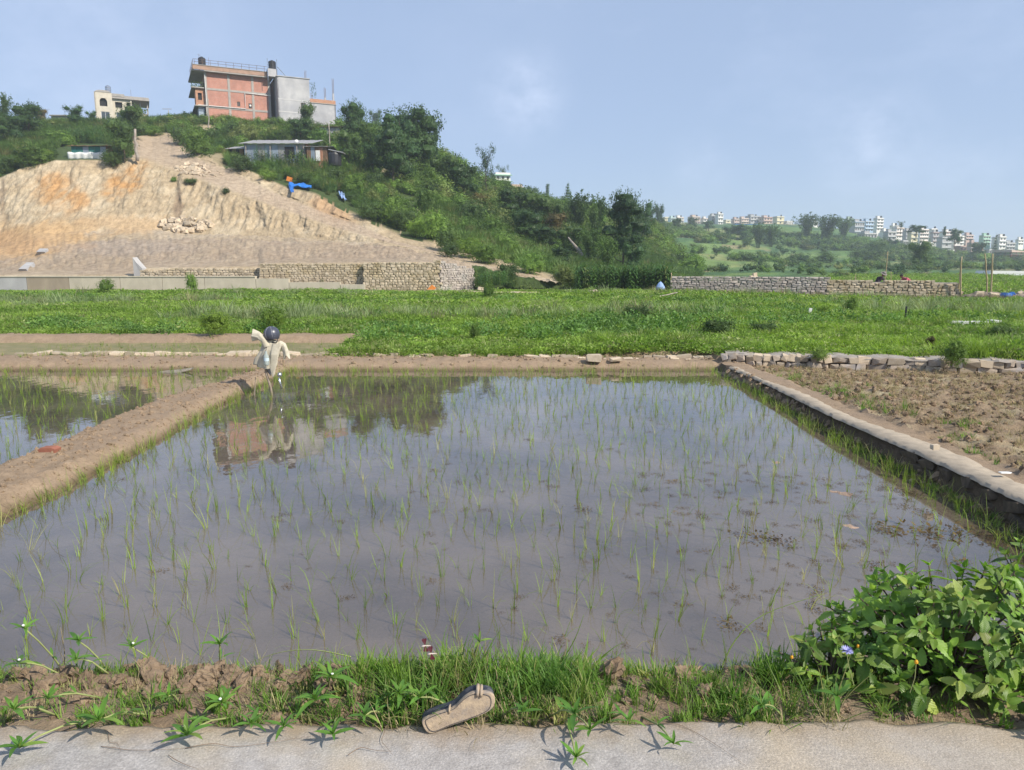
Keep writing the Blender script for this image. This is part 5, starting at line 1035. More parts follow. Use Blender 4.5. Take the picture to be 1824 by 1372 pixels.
# greenhouses on the plain
for (pl, pr_, py, Y, lab) in ((1762, 1900, 491, 150, 'long white plastic greenhouse furthest back at the right edge'), (1776, 1900, 499, 125, 'nearer white plastic greenhouse at the right edge')):
    p = at(pl, py+3, Y); e = empty('greenhouse', p, lab, 'greenhouse', 'plastic greenhouses'); Lg = (pr_-pl)/ppm(Y); b = MB(); b.prism([(0, .6), (Lg, .6), (Lg, 1.1), (.4, 1.25)], 0, 5); b.build('roof', M_white, e); b = MB(); b.box(0, Lg, .2, 4.8, -.6, .6); b.build('wall', M_btin, e)
# ================================================================== STONE WORK
def stonemat(name, c, c2, c3): 
    return surf(name, c, c2, 14, .9, .5, 40, .006, coord='pos', rand=.28, c3=c3, sc3=3)
M_stone = stonemat('field_stone', (.44, .37, .30), (.31, .26, .21), (.36, .35, .36)); M_stonep = stonemat('pale_stone', (.50, .42, .32), (.38, .31, .23), (.46, .38, .28)); M_mortar = surf('earth_mortar', (.22, .17, .12), (.14, .11, .08), 10, .95, .6, 40, .01)
def stone_mesh(seed, mat, sub=10):
    q = random.Random(seed); bm = bmesh.new()
    for x in (-1, 1):
        for y in (-1, 1):
            for z in (-1, 1): bm.verts.new((x*q.uniform(.34, .5), y*q.uniform(.34, .5), z*q.uniform(.32, .5)))
    for i in range(sub): u = rv(q); m = max(abs(u.x), abs(u.y), abs(u.z)); bm.verts.new(u/m*q.uniform(.42, .52))
    r_ = bmesh.ops.convex_hull(bm, input=bm.verts); bmesh.ops.delete(bm, geom=[g for g in r_['geom_interior'] if isinstance(g, bmesh.types.BMVert)], context='VERTS')
    me = bpy.data.meshes.new('stone'); bm.to_mesh(me); bm.free(); me.materials.append(mat); return me
ST = [stone_mesh(k, M_stone) for k in range(8)]; STP = [stone_mesh(20+k, M_stonep) for k in range(8)]
def put_stone(meshes, parent, loc, dim, rz=0, tilt=.08, name='stone'):
    o = link(name, rnd.choice(meshes), parent, loc); o.scale = dim; o.rotation_euler = (rnd.uniform(-tilt, tilt), rnd.uniform(-tilt, tilt), rz+rnd.uniform(-tilt, tilt)); return o
# dry stone wall behind the ploughed plot
x0, x1 = 3.85, 13.2; w0 = Vector((x0, wall_y(x0), 0)); w1 = Vector((x1, wall_y(x1), 0)); dl_ = (w1-w0).length; du = (w1-w0).normalized(); az = math.atan2(du.y, du.x)
dw = empty('dry_stone_wall', w0+Vector((0, 0, .05)), 'two course dry stone wall between the ploughed plot and the green field', 'wall', None, az)
b = MB(); n = 60
for i in range(n): a, c = dl_*i/n, dl_*(i+1)/n; b.box(a, c, .07, .34, -.1, .22)
b.build('core', M_mortar, dw)
for row in range(2):
    u = rnd.uniform(-.1, 0)
    while u < dl_:
        far_ = 1-u/dl_*.0; l = rnd.uniform(.12, .32) if row else rnd.uniform(.14, .36); h = .12*rnd.uniform(.85, 1.15)
        if u < 1.7: l = rnd.uniform(.09, .16)
        put_stone(ST if rnd.random() < .5 else STP, dw, (u+l/2, .06+rnd.uniform(-.03, .02), .055+.12*row), (l*1.08, .2, h*1.14), 0, .10 if u > 1.7 else .35); u += l*1.0
b = MB(); v = []; n = 90
for i in range(n+1):
    u = dl_*i/n; z = .235+.014*math.sin(i*.8)+rnd.uniform(-.008, .008); f = -.05+rnd.uniform(-.025, .02); v += [(u, f+.03, z-.03), (u, f+.05, z), (u, .38, z+.01), (u, .42, z-.12)]
b.add(v, [(i*4+j, (i+1)*4+j, (i+1)*4+j+1, i*4+j+1) for i in range(n) for j in range(3)]); b.build('earth_cap', surf('grey_cap_earth', (.34, .31, .28), (.24, .21, .18), 7, .95, .6, 40, .01), dw)
# stones set along the back bund
ed_ = empty('stone_edging', atz(300, 636, .1), 'line of flat pale stones set along the top of the back bund', 'stone edging')
def edge_run(p0, p1, meshes, lo, hi, z, dens=1.0, par=None, dp=.16, hh=.09):
    d = (p1-p0); Ln = d.length; d.normalize(); a = math.atan2(d.y, d.x); u = 0
    while u < Ln:
        l = rnd.uniform(lo, hi)
        if rnd.random() < dens: q = p0+d*(u+l/2); put_stone(meshes, par, (q.x-par.location.x, q.y+rnd.uniform(-.03, .03)-par.location.y, z+rnd.uniform(-.012, .012)-par.location.z), (l*1.05, dp*rnd.uniform(.8, 1.2), hh*rnd.uniform(.75, 1.2)), a, .12)
        u += l
edge_run(Vector((-9.6, 14.35, 0)), Vector((-2.9, 14.25, 0)), STP, .18, .42, .15, 1.0, ed_, .22, .10)
edge_run(Vector((-2.9, 14.2, 0)), Vector((4.0, 13.85, 0)), STP, .14, .34, .15, .55, ed_, .18, .09)
edge_run(Vector((-2.5, 14.05, 0)), Vector((3.9, 13.7, 0)), STP, .10, .22, .12, .3, ed_, .12, .07)
# retaining edge of the right hand path: muddy stones, the shade of the face darkened into their colour
STW = [stone_mesh(60+k, surf('muddy_stone_with_shade', (.12, .095, .07), (.06, .05, .04), 12, .85, .6, 40, .01, rand=.3)) for k in range(4)]
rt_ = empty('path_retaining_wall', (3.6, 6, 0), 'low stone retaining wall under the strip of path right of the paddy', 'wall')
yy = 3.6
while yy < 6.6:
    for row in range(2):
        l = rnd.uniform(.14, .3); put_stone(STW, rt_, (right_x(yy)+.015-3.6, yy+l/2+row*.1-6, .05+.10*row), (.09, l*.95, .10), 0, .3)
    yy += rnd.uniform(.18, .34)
# the pale strip of rammed path on it
b = MB(); ys = np.linspace(3.2, 12.6, 120); v = []
for y in ys:
    t_ = np.interp(y, [3, 5, 9, 13], [.24, .23, .18, .14])+.012; xr_ = float(right_x(y)); wv = .05*math.sin(y*2.1)+rnd.uniform(-.02, .02); wd = np.interp(y, [3, 8, 12.6], [.33, .20, .04]); v += [(xr_-.035+rnd.uniform(-.012, .01), y, t_-.03), (xr_-.01, y, t_), (xr_+wd+wv, y, t_-.002), (xr_+wd+.06+wv, y, t_-.04)]
b.add(v, [(i*4+j, i*4+j+1, (i+1)*4+j+1, (i+1)*4+j) for i in range(119) for j in range(3)]); tag(b.build('side_path', surf('sandy_path', (.42, .35, .265), (.29, .245, .19), 9, .9, .4, 50, .006), smooth=True), kind='structure')
def lone(px, py, z, dim, label, meshes=STP, cat='stone', name='stone', rz=0, group=None):
    p = atz(px, py, z); o = put_stone(meshes, None, (p.x, p.y, z+dim[2]*.35), dim, rz, .1, name); return tag(o, label, cat, group)
lone(1058, 643, .15, (.28, .22, .16), 'pale boulder standing on the back bund right of its middle', name='boulder', cat='boulder')
lone(1096, 643, .15, (.22, .16, .07), 'flat stone just right of the boulder on the back bund'); lone(525, 633, .15, (.13, .1, .07), 'rounded stone on the back bund right of the scarecrow'); lone(455, 630, .15, (.1, .1, .08), 'small stone on the back bund left of the scarecrow')
lone(190, 806, .06, (.09, .06, .05), 'pale stone stuck in the water side of the left bund')
M_rbrick = surf('old_red_brick', (.33, .13, .08), (.24, .1, .07), 10, .9, .4, 40, .005)
b = MB(); p = atz(88, 806, .13); b.prism([(-.075, -.02), (.08, -.02), (.085, .02), (.05, .035), (-.055, .032), (-.08, .015)], -.05, .05); tag(b.build('brick', M_rbrick, None, p+Vector((0, 0, .02))), 'broken red brick lying on the left bund', 'brick')
b = MB(); p = atz(312, 663, .0); b.prism([(-.3, 0), (-.18, .02), (.1, .045), (.32, .075), (.3, .05), (.05, -.02), (-.2, -.04)], -.05, .05); tag(b.build('driftwood', M_palebark, None, p), 'pale plank end sticking out of the left paddy water', 'plank')
lone(1790, 843, .265, (.09, .05, .012), 'thin white flake of stone lying on the right hand path', [stone_mesh(77, M_white)])
lone(1665, 800, .3, (.07, .06, .05), 'small pale stone at the edge of the ploughed plot'); 

# ---- walls at the foot of the hill
def stone_field(name, P, Lw, H, az_, parent, mat, s=(.3, .17), seed=1, thick=.25, top=None, kind='stuff'):
    """courses of irregular stones too small to pick apart, one joined part"""
    q = random.Random(seed); mb = MB(); z = 0; bank = [stone_mesh(500+seed*10+k, mat, 4) for k in range(5)]; bank = [([v.co.copy() for v in m.vertices], [tuple(p.vertices) for p in m.polygons]) for m in bank]
    while z < H-.02:
        if Lw < .5: break
        h = s[1]*q.uniform(.8, 1.2); u = -q.random()*s[0]*.5
        while u < Lw-.12:
            l = s[0]*q.uniform(.55, 1.5)
            if top is None or z+h*.5 < top(u+l/2): vs_, fs_ = q.choice(bank); mb.add([Vector((u+l/2+v.x*l*1.04, v.y*thick+q.uniform(-.0, .0)+.02, z+h/2+v.z*h*1.05)) for v in vs_], fs_)
            u += l
        z += h*.97
    o = mb.build(name, mat, parent); o.matrix_local = Matrix.Translation(P) @ Matrix.Rotation(az_, 4, 'Z'); return tag(o, kind=kind)
M_gab = surf('tan_wall_stone', (.56, .47, .35), (.40, .32, .22), 3.2, .9, .5, 18, .02, c3=(.42, .33, .2), sc3=1); M_gab2 = surf('grey_wall_stone', (.44, .385, .33), (.30, .26, .24), 3, .9, .5, 18, .02, c3=(.37, .34, .31), sc3=1.3)
# concrete flood wall
def panel_tex(n_, c, c2): return surf(n_, c, c2, 1.2, .9, .25, 10, .01, coord='pos', c3=tuple(v*.8 for v in c), sc3=.7, stretch=(1, 1, .4))
PM = [panel_tex('flood_wall_pale', (.54, .48, .38), (.42, .37, .29)), panel_tex('flood_wall_stained', (.38, .31, .23), (.28, .23, .175)), panel_tex('flood_wall_grey', (.44, .43, .42), (.34, .33, .33))]
xL = at(-160, 517, 50).x; fw_ = empty('flood_wall', (xL, 50, 0), 'long low concrete flood wall at the far side of the green field', 'wall'); xR = at(650, 517, 50).x; u = 0; k = 0
while xL+u < xR:
    l = rnd.choice([2.2, 2.8, 3.4]); l = min(l, xR-xL-u); pxm = 912+F*(xL+u+l/2)/50; hp = 494+ (pxm > 460)*13*smooth(430, 640, pxm); h = at(0, hp, 50).z; mi = 2 if pxm < 92 else (1 if rnd.random() < .3 else 0)
    b = MB(); b.box(u+.015, u+l-.015, 0, .3, -.3, h); b.build('panel', PM[mi], fw_); u += l
b = MB(); b.box(0, at(455, 500, 50).x-xL, -.04, .34, at(0, 494, 50).z+.002, at(0, 494, 50).z+.07); b.build('coping', PM[0], fw_)
# stone retaining walls above and beside it
rw = empty('stone_retaining_wall', at(250, 500, 51.2), 'stepped stone retaining wall holding the bare embankment', 'wall'); o0 = rw.location.copy()
def seg(pa, pb, pt, pbm, Ya, Yb, mat, sd_, th=.3, tp2=None):
    A0, B0 = at(pa, pbm, Ya), at(pb, pbm, Yb); A0.z = B0.z = min(A0.z, B0.z); Lw = (B0-A0).length; az_ = math.atan2(B0.y-A0.y, B0.x-A0.x); H = at(pa, pt, Ya).z-A0.z; H2 = at(pb, tp2 or pt, Yb).z-A0.z
    stone_field('stone_courses', A0-o0, Lw, max(H, H2), az_, rw, mat, (.28, .16), sd_, .4, lambda u: H+(H2-H)*u/Lw)
    b = MB(); b.add([(0, .1, -.3), (Lw, .1, -.3), (Lw, .8, -.3), (0, .8, -.3), (0, .1, H-.05), (Lw, .1, H2-.05), (Lw, .8, H2-.05), (0, .8, H-.05)], [(0, 3, 2, 1), (4, 5, 6, 7), (0, 1, 5, 4), (1, 2, 6, 5), (2, 3, 7, 6), (3, 0, 4, 7)])
    o = b.build('wall_core', M_gab, rw); o.matrix_local = Matrix.Translation(A0-o0) @ Matrix.Rotation(az_, 4, 'Z')
seg(252, 466, 480, 498, 51.6, 51.6, M_gab, 3, tp2=478); seg(466, 650, 471, 520, 51.2, 51.2, M_gab, 4, tp2=470); seg(650, 783, 469, 525, 50.8, 50.8, M_gab, 5, tp2=465); seg(783, 842, 466, 522, 50.9, 53.6, M_gab2, 6, tp2=479)
# long stone wall right of the maize, still being built
P0, P1 = atz(1195, 521, 0.1), atz(1712, 541, 0.1); P0 = Vector((10.0, 47, 0)); P1 = Vector((25.55, 43, 0)); lw = empty('long_stone_wall', P0, 'long stone wall under construction across the right of the field', 'wall'); Lw = (P1-P0).length; az2 = math.atan2(P1.y-P0.y, P1.x-P0.x)
stone_field('grey_courses', Vector((0, 0, -.25)), Lw*.56, 1.22, az2, lw, M_gab2, (.27, .14), 11, .4); stone_field('tan_courses', Vector((0, 0, -.4))+(P1-P0)*.56, Lw*.44, 1.4, az2, lw, M_gab, (.3, .14), 12, .4, lambda u: 1.28-.008*u+.05*math.sin(u*1.7))
b = MB(); b.box(.05, Lw-.05, .0, .6, -.5, .77); o = b.build('wall_core', M_gab2, lw); o.rotation_euler.z = az2
def along(t, dz=0, back=0): p = P0.lerp(P1, t); n_ = Vector((-math.sin(az2), math.cos(az2), 0)); return p+n_*back+Vector((0, 0, dz))
o = put_stone(STP, None, along(.30, .98, .25), (.5, .35, .3), 0, .1, 'white_stone'); tag(o, 'pale stone block sitting on top of the long stone wall', 'stone')
o = put_stone(STP, None, along(.305, 1.18, .25), (.28, .25, .25), 0, .2, 'white_stone'); tag(o, 'smaller pale stone balanced on the block on top of the long stone wall', 'stone')
def bpole(px, pt, pb, Y, label, lean=0, r=.05): pole('bamboo_pole', at(px, pb, Y), at(px+lean, pt, Y), r, label, M_bamboo, 'bamboo pole', 'bamboo scaffold poles')
bpole(1711, 457, 541, 42.8, 'tall bamboo pole at the right end of the long stone wall', 2); bpole(1708, 470, 520, 43, 'shorter bamboo pole tied beside the tall one at the wall end', 3, .035)
bpole(1760, 452, 545, 42, 'left of the two bamboo poles rising from the rubble, leaning left', -5); bpole(1764, 452, 545, 41.6, 'right of the two bamboo poles rising from the rubble, leaning right', 5); bpole(1576, 448, 505, 45.6, 'thin tall pole behind the wall near the worker in dark clothes', 5, .03)
bpole(1587, 484, 505, 45.6, 'short thin pole behind the wall between the two workers', 0, .025); bpole(1524, 489, 503, 45.9, 'short stake on the wall left of the workers', 0, .03); bpole(1194, 486, 519, 47.3, 'stake at the left end of the long stone wall', 2, .04); bpole(1766, 470, 500, 60, 'faint pole behind the rubble', 0, .04)
# rubble heap, drum and odd things at the right
def mound(name, px, py, Y, w_, d_, h_, mat, label, cat, seed, kind=None):
    c = at(px, py, Y); c.z = gz(c.x, min(c.y, 65)); n, m = 46, 24; X, Z_ = np.meshgrid(np.linspace(-1, 1, n), np.linspace(-1, 1, m)); f = np.clip(1-(X**2+Z_**2), 0, 1)**.6
    zz = h_*f*(1+.5*fbm(X*3+seed, Z_*3, 4))+h_*.28*fbm(X*9+seed, Z_*6, 3)*(f > 0)-.1*(f <= 0); v = [(X[i, j]*w_/2, Z_[i, j]*d_/2, zz[i, j]) for i in range(m) for j in range(n)]
    mb = MB(); mb.add(v, [(i*n+j, i*n+j+1, (i+1)*n+j+1, (i+1)*n+j) for i in range(m-1) for j in range(n-1)]); return tag(mb.build(name, mat, None, c, True), label, cat, None, kind), c
M_rub = surf('rubble_earth', (.26, .21, .17), (.12, .10, .085), 5, .95, .9, 14, .06, c3=(.34, .28, .22), sc3=1.5)
mound('rubble_heap', 1755, 540, 42, 3.3, 2.5, .5, M_rub, 'brown heap of rubble and earth right of the long stone wall', 'rubble heap', 1); mound('rubble_heap', 1822, 545, 41, 2.9, 2.2, .4, M_rub, 'brown rubble heap cut by the right edge of the photo', 'rubble heap', 4); mound('sand_heap', 1822, 534, 42.6, 1.5, 1.2, .5, M_gab, 'small sand heap beside the black sheet at the right edge', 'sand heap', 6)
mound('rubble_bank', 1650, 545, 41.5, 7.0, 1.6, .22, M_rub, 'low bank of spoil along the foot of the long stone wall', 'spoil bank', 9)
for (px, py, d_, lab) in ((1745, 522, (.5, .3, .2), 'pale stone on the top left of the rubble heap'), (1750, 533, (.35, .3, .18), 'white chunk in the middle of the rubble heap'), (1771, 527, (.55, .3, .3), 'cream chunk leaning on the right of the rubble heap'), (1731, 543, (.4, .25, .12), 'white slab piece at the foot of the rubble heap'), (1776, 547, (.3, .2, .12), 'small pale stone in front of the rubble heap')):
    p = at(px, py, 41.0); o = put_stone(STP, None, p, d_, 0, .3, 'rubble_stone'); tag(o, lab, 'stone', 'pale stones of the rubble heap')
p = at(1790, 541, 41.0); e = empty('blue_drum', p, 'blue plastic drum standing in the rubble near the right edge', 'drum'); b = MB(); b.lathe([(.25, 0), (.29, .04), (.30, .2), (.31, .22), (.30, .24), (.30, .42), (.31, .44), (.29, .5), (.26, .52)], 18); b.build('body', M_drum, e); b = MB(); b.lathe([(.255, .521), (.255, .56), (.24, .58)], 18); b.build('lid', M_drum, e)
p = at(1800, 545, 41.2); e = empty('hand_pump', p, 'blue headed pump on a yellowish post right of the blue drum', 'pump'); b = MB(); b.tube([(0, 0, 0), (0, 0, .6)], .04, 8); b.build('post', M_bamboo, e); b = MB(); b.box(-.1, .1, -.07, .07, .6, .76); b.tube([(.1, 0, .7), (.2, 0, .62)], .03, 6); b.build('head', M_drum, e)
mound('black_sheet', 1810, 538, 42, .9, .7, .42, M_black, 'crumpled black plastic sheet at the right edge of the photo', 'plastic sheet', 3)
p = atz(1728, 583, .3); e = empty('concrete_blocks', p+Vector((-.2, 0, 0)), 'white concrete channel blocks lying in the green field at the right', 'concrete blocks'); e.scale = (.85, .85, .7); b = MB(); b.box(-.35, .7, -.12, .15, 0, .22, Matrix.Rotation(-.12, 4, 'Z')); b.build('long_block', M_white, e); b = MB(); b.box(.72, .95, -.3, .05, -.02, .27); b.build('end_block', M_white, e); b = MB(); b.box(.98, 1.75, -.3, -.1, -.03, .16); b.build('low_block', M_white, e); b = MB(); b.box(1.8, 2.0, -.35, -.1, -.03, .18); b.build('small_block', M_white, e)
p = atz(1441, 565, .3); b = MB(); b.box(-.04, .04, -.03, .03, 0, .27, Matrix.Rotation(.12, 4, 'Y')); tag(b.build('white_marker', M_white, None, p), 'small white marker stone upright in the field', 'marker')
p = atz(1612, 576, .3); b = MB(); b.tube([(0, 0, 0), (0, 0, .45)], .025, 6); tag(b.build('iron_peg', M_black, None, p), 'short dark peg standing in the field', 'peg')
b = MB(); p = atz(768, 516, .3); b.prism([(-.25, 0), (.05, .28), (.3, .1), (.2, 0)], -.1, .1); tag(b.build('orange_sack', M_orange, None, p), 'small orange sack on the bare strip at the field edge', 'sack')
b = MB(); p = atz(1176, 516, .3); b.lathe([(.3, 0), (.28, .15), (.16, .35), (.03, .48)], 10); tag(b.build('pale_sack', M_ptarp, None, p), 'pale blue sack before the right end of the maize', 'sack')
bare, c_ = mound('bare_strip', 880, 519, 46, 9.5, 2.4, .18, M_gab, 'bare strip of earth at the field edge below the end of the earth road', 'earth bank', 12, 'stuff')
for (px, py, l, lab) in ((857, 515, .5, 'pale stone at the left of the bare strip'), (1057, 521, .45, 'white stone at the right of the bare strip')):
    p = atz(px, py, .35); o = put_stone(STP, None, p, (l, .3, .22), 0, .2, 'stone'); tag(o, lab, 'stone')
pole('branch', atz(1172, 529, .3), atz(1210, 522, .45)+Vector((0, .5, 0)), .035, 'long bare branch lying before the left end of the long stone wall', M_palebark, 'branch')
# rock piles on the bare ground
def pile(cx, cy, wx, wy, n, lab, seed, smin=.4, smax=1.1):
    q = random.Random(seed); c = terr(cx, cy); e = empty('rock_pile', c, lab, 'rock pile')
    for i in range(n):
        u, v = q.uniform(-1, 1), q.uniform(-1, 1)
        if u*u+v*v > 1: continue
        p = terr(cx+u*wx, cy+v*wy); s_ = q.uniform(smin, smax)*(1-.3*abs(u)); put_stone(STP, e, (p.x-c.x, p.y-c.y-.1, p.z-c.z+s_*.12), (s_, s_*.8, s_*.55), q.uniform(0, 3), .4)
pile(332, 402, 46, 13, 150, 'heap of broken pale rock on the bench under the cliff', 1, .3, 1.0); pile(340, 302, 30, 10, 90, 'heap of pale rock at the edge of the upper earth road', 2, .25, .8); pile(375, 310, 22, 6, 30, 'scatter of pale rock trailing down the earth road', 5, .2, .5)
def slab(p_, q_, wv, lab):
    a, c = terr(*p_), terr(*q_); d = c-a; s_ = Vector((wv, 0, 0)); b = MB(); up_ = Vector((0, -.1, .12)); v = [a-s_, a+s_, c+s_, c-s_]; b.add([x-up_ for x in v]+[x+up_*1.3 for x in v], [(0, 3, 2, 1), (4, 5, 6, 7), (0, 1, 5, 4), (1, 2, 6, 5), (2, 3, 7, 6), (3, 0, 4, 7)]); tag(b.build('concrete_slab', PM[2]), lab, 'slab', 'pale slabs on the embankment')
slab((42, 483), (56, 471), .28, 'lower pale concrete slab on the left of the embankment'); slab((74, 452), (80, 446), .35, 'upper pale concrete slab on the left of the embankment')
A_ = terr(250, 484); b = MB(); b.add([A_+Vector(v)*.72 for v in ((-.35, -.6, -.6), (.5, -.6, -.6), (.5, .3, -.6), (-.35, .3, -.6), (-.4, -.5, 1.35), (-.1, -.55, .9), (.0, .3, .9), (-.35, .3, 1.4), (.5, -.6, .3), (.5, .3, .3))], [(0, 1, 8, 5, 4), (1, 2, 9, 8), (2, 3, 7, 6, 9), (3, 0, 4, 7), (4, 5, 6, 7), (5, 8, 9, 6), (0, 3, 2, 1)]); tag(b.build('broken_wall_stub', PM[2]), 'broken grey concrete stub at the left end of the stone retaining wall', 'wall stub')

# ================================================================== PEOPLE (far workers behind the long wall)
def person(loc, label, pose, shirt, trousers, skin, hair, hat=None, rz=0):
    e = empty('person', loc, label, 'person', 'workers on the long stone wall', rz); me = bpy.data.meshes.new('body'); J, E, Rr = pose[:3]; me.from_pydata(J, E, []); o = link('body', me, e)
    sk = o.modifiers.new('skin', 'SKIN'); ss = o.modifiers.new('sub', 'SUBSURF'); ss.levels = ss.render_levels = 1
    for i, r_ in enumerate(Rr): me.skin_vertices[0].data[i].radius = r_
    me.skin_vertices[0].data[0].use_root = True
    m, t, b_, _ = newmat('worker_clothes'); g = N(t, 'ShaderNodeTexCoord'); sp = N(t, 'ShaderNodeSeparateXYZ'); L(t, g.outputs['Object'], sp.inputs[0]); f = N(t, 'ShaderNodeMath', operation='GREATER_THAN'); f.inputs[1].default_value = .92; L(t, sp.outputs[2], f.inputs[0]); L(t, mixc(t, f.outputs[0], trousers, shirt), b_.inputs['Base Color']); b_.inputs['Roughness'].default_value = .9; me.materials.append(m)
    h = Vector(pose[3]); hb = MB(); hb.lathe([(.04, -.13), (.07, -.1), (.085, -.03), (.09, .03), (.08, .08), (.045, .115)], 12, Matrix.Translation(h) @ pose[4]); nb = pose[4] @ Vector((0, -.1, 0)); hb.tube([h+pose[4].to_3x3() @ Vector((0, -.08, .02)), h+pose[4].to_3x3() @ Vector((0, -.11, -.02))], [.012, .018], 6)
    hd = hb.build('head', plain('skin', skin, .6), e, smooth=True); hh = MB(); hh.lathe([(.094, .0), (.1, .05), (.088, .1), (.04, .13), (.01, .135)], 12, Matrix.Translation(h+pose[4].to_3x3() @ Vector((0, .02, 0))) @ pose[4]); hh.build('hair', plain('hair', hair, .6), hd, smooth=True)
    if hat: q = MB(); q.lathe([(.19, .07), (.12, .09), (.1, .16), (.05, .19)], 14, Matrix.Translation(h) @ pose[4]); q.build('hat', hat, e)
    for s_, hp in zip((-1, 1), pose[5]):
        q = MB(); hp = Vector(hp); q.tube([hp, hp+Vector((0, -.04, -.05))], [.035, .03], 6)
        for k in range(5): q.tube([hp+Vector((-.03+.015*k, -.04, -.05)), hp+Vector((-.034+.017*k, -.055-.004*k, -.09)), hp+Vector((-.03+.015*k, -.045, -.125+.004*abs(k-2)))], [.009, .009, .007], 5)
        q.build('hand', bpy.data.materials['skin'], e, smooth=True)
    return e
def bend_pose(lean):
    hip = Vector((0, 0, .92)); c = math.cos(lean); s_ = math.sin(lean); sp_ = lambda d, x=0: hip+Vector((x, -s_*d, c*d)); J = [hip, sp_(.25), sp_(.45), sp_(.56), sp_(.43, -.18), sp_(.43, .18)]
    ea = sp_(.43, -.2)+Vector((-.02, -.12, -.25)); eb = sp_(.43, .2)+Vector((.02, -.12, -.25)); ha = ea+Vector((.03, -.18, -.14)); hb = eb+Vector((-.03, -.18, -.14)); J += [ea, eb, ha, hb]
    J += [Vector((-.1, .02, .86)), Vector((.1, .02, .86)), Vector((-.13, -.08, .48)), Vector((.13, -.08, .48)), Vector((-.13, .02, .07)), Vector((.13, .02, .07)), Vector((-.13, -.15, .03)), Vector((.13, -.15, .03))]
    E = [(0, 1), (1, 2), (2, 3), (2, 4), (2, 5), (4, 6), (5, 7), (6, 8), (7, 9), (0, 10), (0, 11), (10, 12), (11, 13), (12, 14), (13, 15), (14, 16), (15, 17)]
    Rr = [(.16, .12), (.15, .11), (.17, .11), (.06, .06), (.07, .07), (.07, .07), (.045, .045), (.045, .045), (.03, .03), (.03, .03), (.1, .1), (.1, .1), (.065, .065), (.065, .065), (.045, .045), (.045, .045), (.04, .03), (.04, .03)]
    return J, E, Rr, sp_(.70)+Vector((0, -.03, 0)), Matrix.Rotation(lean*.8, 4, 'X'), (ha, hb)
g_ = along(.855, -.12, 1.0); person((g_.x, g_.y, -.15), 'person in a pink shirt bending over behind the long stone wall', bend_pose(1.05), (.50, .12, .16), (.05, .05, .07), (.22, .12, .08), (.01, .01, .01), None, R(-75))
g_ = along(.742, -.12, 1.2); person((g_.x, g_.y, -.22), 'person in dark clothes and a grey hat behind the long stone wall', bend_pose(.75), (.05, .03, .05), (.04, .04, .05), (.22, .12, .08), (.01, .01, .01), plain('grey_hat', (.2, .18, .17), .9), R(20))

# ================================================================== SCARECROW
B0 = atz(486, 705, 0); SY = B0.y; sw = empty('scarecrow', B0, 'scarecrow wearing a dark helmet and a torn pale shirt on a stick in the paddy', 'scarecrow')
def sc_at(px, py, dy=0): return at(px, py, SY+dy)-B0
u1 = 1/ppm(SY*1.01)
M_helm = plain('helmet_shell', (.055, .06, .085), .36, 0, .6); M_shirt = surf('dirty_shirt_cloth', (.56, .52, .42), (.40, .36, .28), 12, .95, .5, 40, .006, coord='obj', c3=(.45, .40, .30), sc3=6); M_shirtin = surf('shirt_lining', (.30, .30, .31), (.2, .2, .21), 10, .95, .4, 30, .005, coord='obj'); M_stick = surf('grey_stick', (.30, .25, .20), (.2, .16, .12), 10, .9, .5, 50, .004, coord='obj')
b = MB(); b.tube([sc_at(486.5, 712)+Vector((0, 0, -.05)), sc_at(482, 690), sc_at(475, 668), sc_at(472, 652), sc_at(480, 612), sc_at(484, 596)], [.017, .018, .018, .016, .014, .012], 8); b.build('pole', M_stick, sw, smooth=True)
b = MB(); b.tube([sc_at(462, 628), sc_at(478, 622), sc_at(503, 612)], [.012, .012, .010], 7); b.build('cross_stick', M_stick, sw, smooth=True)
Rh = .113; hc = sc_at(484, 595.5); T_ = Matrix.Translation(hc) @ Matrix.Rotation(-.12, 4, 'Y')
b = MB(); b.lathe([(Rh*math.sin(a), Rh*1.0*math.cos(a)) for a in np.linspace(2.25, .05, 18)], 32, T_); hl_ = b.build('helmet', M_helm, sw, smooth=True)
b = MB(); b.tube([T_ @ Vector((Rh*.80*math.cos(a), Rh*.80*math.sin(a), -.068)) for a in np.linspace(0, 2*math.pi, 25)], .007, 6, False); b.build('rim', M_black, hl_, smooth=True)
b = MB(); b.tube([T_ @ Vector(p) for p in ((.08, -.03, -.06), (.085, -.05, -.1), (.06, -.06, -.125), (.0, -.05, -.11))], .008, 6); b.build('chin_strap', M_black, hl_, smooth=True)
b = MB()
for a0 in (-.5, .35): b.tube([T_ @ Vector((1.008*Rh*math.sin(t)*math.sin(a0), -1.008*Rh*math.sin(t)*math.cos(a0), 1.008*Rh*math.cos(t))) for t in np.linspace(.15, 1.9, 14)], .0022, 4, False)
b.build('scratch_lines', plain('pale_scratch', (.35, .35, .4), .4), hl_)
